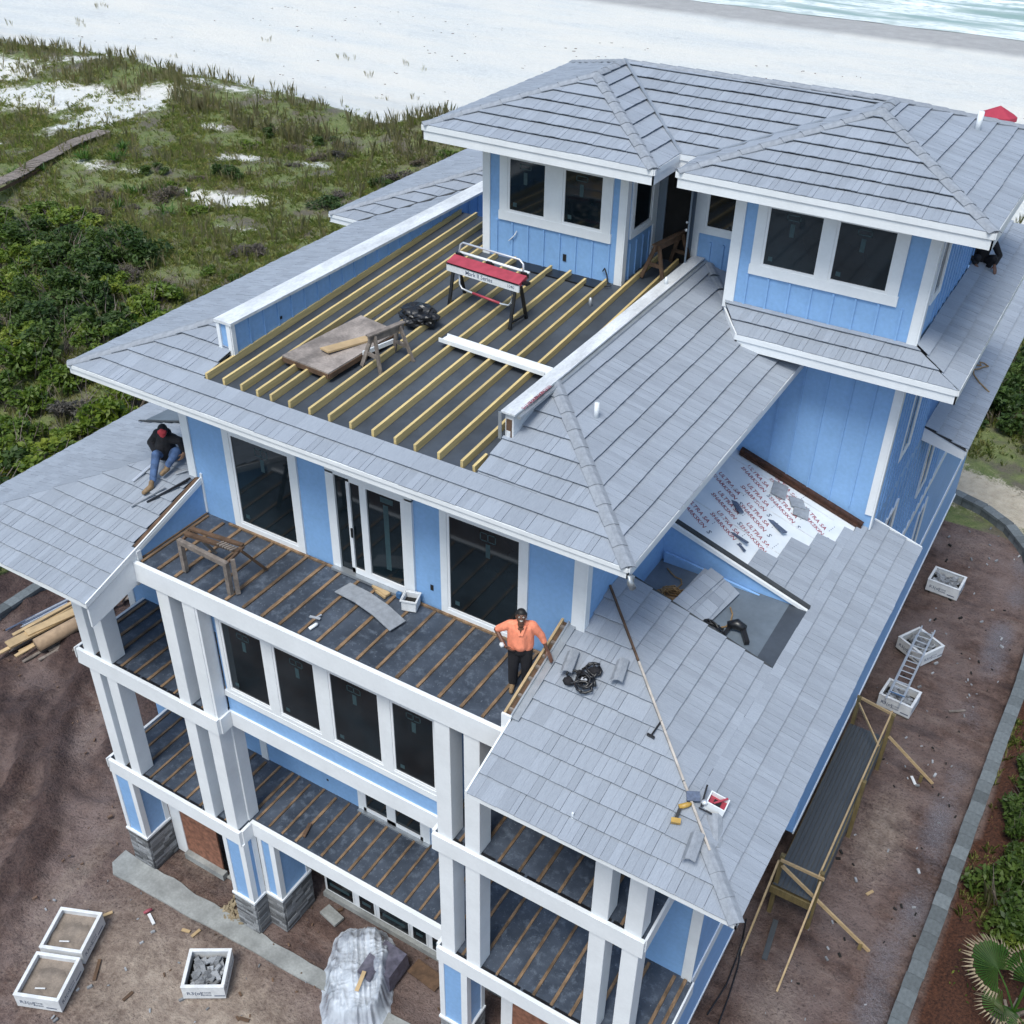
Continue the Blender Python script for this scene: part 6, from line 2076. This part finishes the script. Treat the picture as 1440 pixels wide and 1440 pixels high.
# thicket right of and behind the house
for k in range(38):
    x, y = rg.uniform(0.5, 14), rg.uniform(32.5, 48)
    if y < 33.2 + .0 * x:
        continue
    shrub(x, y, rg.choice((2, 3, 2, 3, 0)), rg.uniform(1.2, 1.9), rg.uniform(.8, 1.2), rg, 'dark shrub in the thicket behind the house at the right', 'dark shrubs behind the house at the right')
for (x, y, s, hs) in ((9.3, 8.6, 1.15, 1.2), (9.9, 9.6, 1.0, 1.3), (9.2, 10.7, 1.05, 1.2), (9.9, 11.4, 1.0, 1.2), (9.0, 12.6, .95, 1.0), (9.5, 13.4, 1.1, 1.1), (8.9, 14.6, .75, .9), (9.4, 16.0, .7, .8), (10.2, 7.6, .9, 1.3), (10.6, 10.4, 1.1, 1.4), (9.3, 18.5, .7, .8), (9.6, 20.5, .8, .9)):
    shrub(x, y, rg.choice((2, 0, 3)), s, hs, rg, 'dark green shrub growing beside the block wall at the right edge', 'dark shrubs beside the right block wall')

# grass and sea oats: nobody could count them
gr, gh, oa, oh = [], [], [], []
rg2 = random.Random(5)
for k in range(210000):
    x, y = rg2.uniform(-118, 13), rg2.uniform(8, 61)
    if -25.8 < x < 8 and y < 31.5:
        continue
    if sandy(x, y) and rg2.random() < .80:
        continue
    if inside((x, y), POLY) and rg2.random() < .6:
        continue
    if x > -2 and 27 < y < 31.8 and rg2.random() < .86:
        continue
    e = 56.5 + 2.2 * mnoise.noise((x * .11, .3, 2.2))
    if y > e + 1.5 * rg2.random() ** 2 * 2:
        continue
    if y > 51 and rg2.random() < .5:
        continue
    if mnoise.noise((x * .3, y * .3, 7)) < -.12 and rg2.random() < .85:
        continue
    z = G + dune(x, y) - .03
    if y > 50 and rg2.random() < .16:
        oa.append((x, y, z)); oh.append(rg2.uniform(.7, 1.35))
    elif rg2.random() < .04:
        oa.append((x, y, z)); oh.append(rg2.uniform(.6, 1.1))
    else:
        gr.append((x, y, z)); gh.append(rg2.uniform(.12, .36))
for k in range(60):
    x, y = rg2.uniform(-110, -30), rg2.uniform(59, 82)
    if mnoise.noise((x * .1, y * .2, 1)) > .1:
        for j in range(3):
            oa.append((x + rg2.uniform(-.8, .8), y + rg2.uniform(-.3, .3), G - .92 + dune(x, y) * 0)); oh.append(rg2.uniform(.4, .8))
g_o = link('dune_grass', blade_mesh('dune_grass', np.array(gr), np.array(gh), .0075, 'grass', 8, .7, 1))
tag(g_o, 'green dune grass covering the slopes between the shrubs', 'grass', kind='stuff')
o_o = link('sea_oats', blade_mesh('sea_oats', np.array(oa), np.array(oh), .006, 'oats', 7, .28, 2))
tag(o_o, 'straw coloured sea oats along the dune crest', 'grass', kind='stuff')
# low ground cover leaves on the dune soil
cc = []
for k in range(110000):
    x, y = rg2.uniform(-118, 13), rg2.uniform(2, 57)
    if (-25.8 < x < 8.3 and y < 31.5) or sandy(x, y):
        continue
    if x > -2 and 27 < y < 31.8 and rg2.random() < .9:
        continue
    if mnoise.noise((x * .35, y * .35, 2)) < -.1:
        continue
    cc.append((x, y, G + dune(x, y) + rg2.uniform(.0, .22)))
tag(link('ground_cover', leaf_mesh('ground_cover', np.array(cc), .055, 'leaf')), 'low leafy ground cover on the dune', 'ground cover', kind='stuff')
# beach wrack
m = MB()
for k in range(330):
    x, y = rg2.uniform(-100, -5), rg2.choice((rg2.gauss(101, .8), rg2.gauss(95, 1.0), rg2.gauss(86, 1.2), rg2.gauss(68, 3), rg2.gauss(68, 3)))
    if mnoise.noise((x * .12, y * .3, 5)) < -.05:
        continue
    a = rg2.uniform(-.5, .5)
    l = rg2.uniform(.06, .32)
    z = G - .9 - max(0, y - 68) * .012
    m.bar((x, y, z + .02), (x + l * math.cos(a), y + l * math.sin(a), z + .03), rg2.uniform(.04, .10), .04)
tag(m.build('beach_wrack', 'brownwood', None), 'dark bits of seaweed and driftwood scattered on the white beach', 'seaweed', kind='stuff')

# yucca clumps on the dune, fan palm at the right edge
def yucca(x, y, n, r, label, group=None):
    t = thing('yucca', label, 'yucca', (x, y, G + dune(x, y) - .05), rnd(0, 6), group)
    rg = random.Random(int(x * 7 + y))
    for k in range(n):
        cx, cy = rg.uniform(-r, r), rg.uniform(-r, r)
        m = MB()
        for j in range(16):
            a = rg.uniform(0, 6.28)
            el = rg.uniform(.15, 1.3)
            l = rg.uniform(.55, .95)
            d = Vector((math.cos(a) * math.cos(el), math.sin(a) * math.cos(el), math.sin(el)))
            s = Vector((-math.sin(a), math.cos(a), 0)) * .045
            c = Vector((cx, cy, .1))
            i = len(m.v)
            m.v += [tuple(c - s), tuple(c + s), tuple(c + d * l * .6 + s * .9), tuple(c + d * l - Vector((0, 0, .10))), tuple(c + d * l * .6 - s * .9)]
            m.f.append((i, i + 1, i + 2, i + 3, i + 4))
        m.build('rosette', 'palm', t)
    return t
yucca(-57.5, 38.2, 9, 1.8, 'spiky yucca clump at the end of the dune boardwalk')
yucca(-49.5, 35.0, 14, 2.4, 'wide spiky yucca clump on the dune behind the thicket')
for (x, y) in ((-60, 33.5), (-46, 26.5), (-36.5, 21.5), (-52, 24.5), (-34, 17.5)):
    yucca(x, y, 5, 1.1, 'small spiky yucca at the edge of the green thicket', 'small yuccas by the thicket')

def fan(parent, base, tip_dir, up, r, n, name='frond', dry=True):
    """one fan frond: pleated leaflets, each with a drooping tip"""
    base = Vector(base)
    d = Vector(tip_dir).normalized()
    sd = d.cross(Vector(up)).normalized()
    nn = sd.cross(d)
    m, dm = MB(), MB()
    for k in range(n):
        a = (k / (n - 1) - .5) * 4.3
        a2 = a + 4.3 / (n - 1) * .5
        l = r * (1 - .16 * abs(a) / 2.1) * rnd(.93, 1.04)
        e1 = d * math.cos(a) + sd * math.sin(a)
        e0 = d * math.cos(a - .045) + sd * math.sin(a - .045)
        e2 = d * math.cos(a + .045) + sd * math.sin(a + .045)
        dz = nn * -.10 * r
        i = len(m.v)
        m.v += [tuple(base), tuple(base + e0 * l * .72 + nn * .0), tuple(base + e1 * l * .74 + nn * .035 * r), tuple(base + e2 * l * .72)]
        m.f += [(i, i + 1, i + 2), (i, i + 2, i + 3)]
        tgt = dm if dry else m
        i = len(tgt.v)
        wv = (e2 - e0) * l * .5
        tgt.v += [tuple(base + e0 * l * .73), tuple(base + e2 * l * .73), tuple(base + e1 * l * 1.0 + dz + Vector((0, 0, rnd(-.06, .02))))]
        tgt.f.append((i, i + 1, i + 2))
    f = m.build(name, 'palm', parent)
    if dry:
        dm.build('dry_tip', 'leafdry', f)
    return f
pm = thing('fan_palm', 'fan palm with a big green frond with dry tips at the lower right edge', 'palm', (9.75, 5.35, G))
mm = MB()
mm.tube([(0, 0, 0), (.03, .0, .35), (.05, .05, .75)], [.20, .19, .15], 10).build('trunk', 'twig', pm, smooth=True)
for k in range(46):
    a, z = rnd(0, 6.28), rnd(.05, .75)
    d = Vector((math.cos(a), math.sin(a), .55))
    c = Vector((math.cos(a) * .17, math.sin(a) * .17, z))
    MB().bar(c, c + d * rnd(.14, .26), .07, .03).build('leaf_base', 'twig' if k % 3 else 'leafdry', pm)
for (bx, by, bz, dx, dy, dz, r, n) in ((-.55, .62, 1.25, -.70, .25, .30, .98, 38), (.15, .85, 1.3, .35, .8, .25, .9, 34), (.6, .1, 1.3, .9, -.1, .2, .8, 28), (-.25, -.15, 1.05, -.6, -.6, .1, .7, 28), (.35, -.5, 1.1, .4, -.9, 0, .7, 28), (.15, .35, 1.6, .3, .5, .8, .7, 26)):
    MB().tube([(.05, .05, .75), (bx * .5, by * .5, bz * .92), (bx, by, bz)], [.03, .022, .016], 6).build('stalk', 'palm', pm)
    fan(pm, (bx, by, bz), (dx, dy, dz), (0, 0, 1), r, n)

# dune boardwalk of planks, red umbrella on the beach
dbw = thing('dune_boardwalk', 'grey plank boardwalk crossing the dune at far left', 'boardwalk', (-59.5, 30, G), world_coords=True)
a, b = Vector((-58.6, 28.6, 0)), Vector((-62.0, 42.2, 0))
L = (b - a).length
d = (b - a) / L
sd = Vector((d.y, -d.x, 0))
nb = 52
for k in range(nb):
    c = a + d * (L * (k + .5) / nb)
    z = G + max(1.15, dune(c.x, c.y) + .45) + .06 * math.sin(k * .35)
    MB().bar((*(c - sd * .58).xy, z), (*(c + sd * (.58 + rnd(-.06, .06))).xy, z + rnd(-.02, .02)), L / nb - .06, .05).build('plank', 'oldwood', dbw)
for s in (-.45, .45):
    MB().bar((*(a + sd * s).xy, G + .82), (*(b + sd * s).xy, G + .88), .08, .18).build('stringer', 'brownwood', dbw)
um = thing('beach_umbrella', 'red beach tent standing on the white sand near the water', 'beach tent', (-6.6, 89, G - 1.15))
MB().tube([(0, 0, 0), (0, 0, 2.2)], .04, 6).build('pole', 'alu', um)
m = MB()
for k in range(8):
    a0_, a1_ = k * math.pi / 4, (k + 1) * math.pi / 4
    m.poly([(0, 0, 2.3), (1.55 * math.cos(a0_), 1.3 * math.sin(a0_), 1.55), (1.55 * math.cos(a1_), 1.3 * math.sin(a1_), 1.55)])
    m.poly([(1.55 * math.cos(a0_), 1.3 * math.sin(a0_), 1.55), (1.55 * math.cos(a1_), 1.3 * math.sin(a1_), 1.55), (1.55 * math.cos(a1_), 1.3 * math.sin(a1_), 1.2), (1.55 * math.cos(a0_), 1.3 * math.sin(a0_), 1.2)])
m.build('canopy', 'redcanvas', um)

# ------------------------------------------------------------------ people
def capsules(segs, name, mat, parent, voxel=.012, smooth_it=3):
    """one continuous surface from tapered limbs: union by voxel remesh, then smoothed"""
    m = MB()
    for p, q, r1, r2 in segs:
        p, q = Vector(p), Vector(q)
        m.ball(p, r1, 12, 8)
        m.ball(q, r2, 12, 8)
        if (q - p).length > .003:
            m.tube([p, p + (q - p) * .5, q], [r1, (r1 + r2) / 2, r2], 12)
    me = m.mesh(name, mat)
    o = link(name, me)
    rm = o.modifiers.new('r', 'REMESH')
    rm.mode = 'VOXEL'
    rm.voxel_size = voxel
    sm = o.modifiers.new('s', 'SMOOTH')
    sm.factor = .5
    sm.iterations = smooth_it
    bpy.context.view_layer.update()
    me2 = bpy.data.meshes.new_from_object(o.evaluated_get(bpy.context.evaluated_depsgraph_get()))
    o.modifiers.clear()
    o.data = me2
    me2.name = name
    me2.materials.clear()
    me2.materials.append(MAT[mat])
    me2.polygons.foreach_set('use_smooth', [True] * len(me2.polygons))
    o.parent = parent
    return o

def hand(wrist, palm_dir, finger_dir, side, s=1.0):
    """palm plus five unequal bent fingers, thumb from the side of the palm"""
    w = Vector(wrist)
    f = Vector(finger_dir).normalized()
    sd = Vector(side).normalized()
    n = Vector(palm_dir).normalized()
    out = []
    pc = w + f * .045 * s
    for k in (-1.2, -.4, .4, 1.2):
        out.append((w + sd * k * .014 * s, pc + sd * k * .021 * s + f * .035 * s, .017 * s, .014 * s))
    for k, l in ((-1.5, .060), (-.5, .076), (.5, .080), (1.5, .070)):
        b = pc + sd * k * .019 * s + f * .04 * s
        c = b + f * l * .55 * s + n * .010 * s
        e = c + f * l * .4 * s + n * .032 * s
        out += [(b, c, .0095 * s, .009 * s), (c, e, .009 * s, .0075 * s)]
    tb = w + f * .03 * s + sd * .030 * s
    tc = tb + (f * .5 + sd * .8 + n * .3).normalized() * .042 * s
    out += [(tb, tc, .012 * s, .0105 * s), (tc, tc + (f * .8 + sd * .25 + n * .4).normalized() * .032 * s, .0105 * s, .009 * s)]
    return out

def head(c, fwd, up, r=.105):
    """head, jaw, nose, brows, ears facing along fwd"""
    c, f, u = Vector(c), Vector(fwd).normalized(), Vector(up)
    s = f.cross(u).normalized()
    u = s.cross(f).normalized()
    P = lambda a, b, d: c + s * a * r + u * b * r + f * d * r
    segs = [(P(0, .25, -.12), P(0, .05, .0), r * .86, r * .84), (P(0, -.35, .18), P(0, -.85, .40), r * .66, r * .38), (P(.42, -.45, .12), P(.10, -.95, .45), r * .30, r * .24), (P(-.42, -.45, .12), P(-.10, -.95, .45), r * .30, r * .24),
            (P(0, .02, .78), P(0, -.32, .99), r * .11, r * .16), (P(-.38, .16, .70), P(.38, .16, .70), r * .16, r * .16), (P(.82, .02, -.10), P(.84, -.28, -.06), r * .13, r * .10), (P(-.82, .02, -.10), P(-.84, -.28, -.06), r * .13, r * .10),
            (P(-.25, -.62, .66), P(.25, -.62, .66), r * .13, r * .13), (P(0, -.2, -.1), P(0, -1.3, -.25), r * .5, r * .55)]
    return segs, P

def face_bits(P, r, parent, teeth=True):
    for sx in (-.34, .34):
        MB().ball(P(sx, -.02, .80), r * .13, 8, 6).build('eye', 'teeth', parent, smooth=True)
        MB().ball(P(sx, -.02, .90), r * .065, 6, 5).build('pupil', 'hair', parent, smooth=True)
        MB().tube([P(sx - .17, .17, .84), P(sx, .24, .88), P(sx + .17, .18, .82)], r * .05, 5).build('eyebrow', 'hair', parent)
    if teeth:
        MB().tube([P(-.26, -.56, .79), P(0, -.63, .86), P(.26, -.56, .79)], [r * .05, r * .10, r * .05], 6).build('teeth', 'teeth', parent, smooth=True)

def man_orange():
    t = thing('person', 'smiling man in an orange shirt and black trousers standing on the balcony, hand on hip', 'person', (-.44, -1.02, .03), .50)
    f, u = (.06, -.86, .50), (0, .5, .86)
    hs, P = head((.0, -.05, 1.685), f, u, .108)
    bod = hs + [((0, .0, 1.50), (0, -.03, 1.60), .06, .058), ((0, .02, 1.02), (0, .02, 1.42), .12, .13),
                # right arm, hand at the hip
                ((-.22, .02, 1.43), (-.43, .10, 1.24), .058, .046), ((-.43, .10, 1.24), (-.27, -.13, 1.06), .045, .032),
                # left arm down to the parapet
                ((.22, .02, 1.43), (.38, .04, 1.16), .058, .046), ((.38, .04, 1.16), (.47, -.02, .90), .044, .031),
                ((-.10, 0, .95), (-.11, 0, .12), .07, .05), ((.10, 0, .95), (.12, .02, .12), .07, .05)]
    bod += hand((-.27, -.13, 1.06), (.6, .7, 0), (.75, -.25, -.45), (0, -.6, .8), 1.15)
    bod += hand((.47, -.02, .90), (.1, -.3, -1), (.45, -.55, -.65), (-.7, -.6, 0), 1.15)
    b = capsules(bod, 'body', 'skin', t, .0085, 2)
    face_bits(P, .108, b)
    capsules([((0, .02, .98), (0, .015, 1.15), .172, .175), ((0, .01, 1.15), (0, .01, 1.32), .175, .165), ((-.11, .01, 1.0), (-.12, .01, 1.38), .13, .115), ((.11, .01, 1.0), (.12, .01, 1.38), .13, .115), ((-.19, .02, 1.44), (.19, .02, 1.44), .085, .085),
              ((0, -.07, 1.06), (0, -.05, 1.25), .13, .12),
              ((-.20, .02, 1.43), (-.39, .085, 1.275), .088, .068), ((.20, .02, 1.43), (.36, .035, 1.19), .088, .070), ((.36, .035, 1.19), (.405, .02, 1.08), .068, .058), ((-.07, 0, 1.49), (.07, 0, 1.49), .07, .07)], 'shirt', 'orange', t, .013)
    MB().prism([(-.055, -.13, 1.485), (.055, -.13, 1.485), (0, -.165, 1.33)], (0, .045, .02)).build('neck_opening', 'skin', t)
    for sx in (-1, 1):
        MB().bar((sx * .075, -.095, 1.52), (sx * .012, -.172, 1.35), .045, .018, up=(0, -1, .3)).build('collar', 'orange', t)
    capsules([((0, .01, .93), (0, .01, .99), .165, .165), ((-.10, .01, .90), (-.115, -.02, .50), .125, .10), ((-.115, -.02, .50), (-.12, .01, .11), .098, .085), ((.10, .01, .90), (.115, -.02, .50), .125, .10), ((.115, -.02, .50), (.12, .03, .11), .098, .085)], 'trousers', 'blackcloth', t, .013)
    for sx, dy in ((-1, -.02), (1, .02)):
        capsules([((sx * .125, .02 + dy, .05), (sx * .145, -.17 + dy, .035), .055, .042), ((sx * .125, .02 + dy, .05), (sx * .122, .02 + dy, .13), .055, .055)], 'boot', 'boot' if sx < 0 else 'blackcloth', t, .011)
    capsules([(P(0, .44, -.20), P(0, .50, .02), .094, .086), (P(0, .05, -.42), P(0, .4, -.3), .080, .086), (P(-.6, .30, -.08), P(.6, .30, -.08), .045, .045)], 'hair', 'hair', b, .011)
    MB().ball((-.32, -.14, 1.10), (.045, .05, .05), 8, 6, .2).build('white_rag', 'crate', t, smooth=True)
man_orange()

def roofer():
    base = Vector((-10.06, .12, WF(0, .12) + .09))
    t = thing('person', 'roofer in a black jacket, red cap and blue jeans sitting on the left wing roof', 'person', tuple(base), 0)
    hs, P = head((.17, -.15, .80), (.46, -.60, -.62), (.3, -.5, .75), .108)
    kneeL, kneeR = (.42, -.10, .34), (.10, -.40, .30)
    footR, footL = (.24, -.80, -.24), (.32, -.36, .00)
    bod = hs + [((0, .0, .10), (.07, -.03, .52), .12, .12), ((.07, -.03, .56), (.11, -.11, .70), .055, .05),
                ((-.16, -.03, .56), (-.34, -.10, .30), .055, .045), ((-.34, -.10, .30), (.02, -.34, .30), .042, .03),
                ((.28, -.03, .58), (.48, -.02, .58), .055, .045), ((.48, -.02, .58), (.54, -.02, .30), .042, .03),
                ((-.08, .02, .08), kneeR, .07, .055), (kneeR, footR, .052, .04), ((.09, .02, .08), kneeL, .07, .055), (kneeL, footL, .052, .04)]
    bod += hand((.02, -.34, .30), (.2, .5, -.8), (.8, -.4, -.3), (.2, -.9, .3), 1.2)
    bod += hand((.54, -.02, .30), (-.7, -.4, 0), (-.2, -.4, -.85), (-.3, -.8, .3), 1.2)
    b = capsules(bod, 'body', 'skin2', t, .0085, 2)
    face_bits(P, .10, b, False)
    capsules([((0, .02, .12), (.03, -.06, .33), .21, .21), ((.03, -.06, .33), (.06, -.05, .49), .22, .18), ((-.16, -.03, .55), (.28, -.03, .57), .12, .12), ((-.16, -.03, .55), (-.36, -.09, .30), .11, .095), ((-.36, -.09, .30), (-.06, -.29, .30), .09, .062),
              ((.28, -.03, .57), (.48, -.02, .58), .11, .09), ((.48, -.02, .58), (.54, -.02, .38), .085, .06), ((.09, -.06, .66), (.09, .0, .66), .10, .10), ((.03, -.14, .15), (.05, -.18, .36), .14, .14)], 'jacket', 'blackcloth', t, .013)
    capsules([((0, .02, .09), (0, .0, .12), .18, .17), ((-.08, .0, .10), kneeR, .125, .10), (kneeR, (.215, -.70, -.13), .095, .075), ((.09, .0, .10), kneeL, .125, .10), (kneeL, (.335, -.32, .09), .09, .075)], 'jeans', 'denim', t, .013)
    for p, d in ((footR, (-.03, -.19, -.06)), (footL, (.0, -.16, -.04))):
        q = Vector(p)
        capsules([(q, q + Vector(d), .064, .052), (q, q + Vector((0, .03, .09)), .06, .058)], 'boot', 'boot', t, .011)
    capsules([(P(0, .45, -.3), P(0, .58, .0), .105, .10), (P(-.5, .42, 0), P(.5, .42, 0), .065, .065), (P(0, .2, -.6), P(0, .5, -.3), .085, .085)], 'cap', 'blackcloth', b, .011)
    capsules([(P(-.35, .72, .55), P(.35, .72, .55), .062, .062), (P(0, .85, .35), P(0, .60, .80), .07, .068)], 'cap_front', 'capred', b, .01)
    capsules([(P(-.45, .34, .95), P(.45, .34, .95), .026, .026), (P(-.35, .28, 1.25), P(.35, .28, 1.25), .02, .02), (P(0, .3, .9), P(0, .22, 1.42), .035, .02)], 'cap_visor', 'capred', b, .009)
roofer()

def third():
    t = thing('person', 'worker in black crouching on the rear roof behind the right tower', 'person', (3.72, 12.05, 4.40), .5)
    hs, P = head((.02, -.15, .80), (.1, -.8, -.2), (0, 0, 1), .105)
    b = capsules(hs + [((0, 0, .2), (0, -.08, .6), .12, .12), ((.2, -.08, .6), (.34, -.2, .35), .055, .045), ((.34, -.2, .35), (.2, -.4, .2), .042, .03), ((-.2, -.08, .6), (-.3, -.2, .35), .055, .045), ((-.3, -.2, .35), (-.2, -.4, .2), .042, .03)] + hand((.2, -.4, .2), (0, 0, -1), (0, -.8, -.5), (-1, 0, 0), 1.1) + hand((-.2, -.4, .2), (0, 0, -1), (0, -.8, -.5), (1, 0, 0), 1.1), 'body', 'skin', t, .01, 2)
    face_bits(P, .105, b, False)
    capsules([((0, .02, .2), (0, -.07, .5), .18, .16), ((-.19, -.08, .6), (.19, -.08, .6), .09, .09), ((.2, -.08, .6), (.34, -.2, .36), .085, .065), ((-.2, -.08, .6), (-.3, -.2, .36), .085, .065), ((.34, -.2, .36), (.23, -.36, .24), .06, .05), ((-.3, -.2, .36), (-.22, -.36, .24), .06, .05)], 'jacket', 'blackcloth', t, .014)
    capsules([((-.09, .0, .18), (-.18, -.32, .34), .11, .085), ((-.18, -.32, .34), (-.15, -.18, .06), .08, .06), ((.09, .0, .18), (.18, -.32, .34), .11, .085), ((.18, -.32, .34), (.15, -.18, .06), .08, .06)], 'trousers', 'blackcloth', t, .014)
    for sx in (-1, 1):
        capsules([((sx * .15, -.18, .04), (sx * .16, -.34, .03), .055, .045)], 'boot', 'boot', t, .012)
    capsules([(P(0, .5, -.2), P(0, .5, 0), .096, .09)], 'hair', 'hair', b, .012)
third()
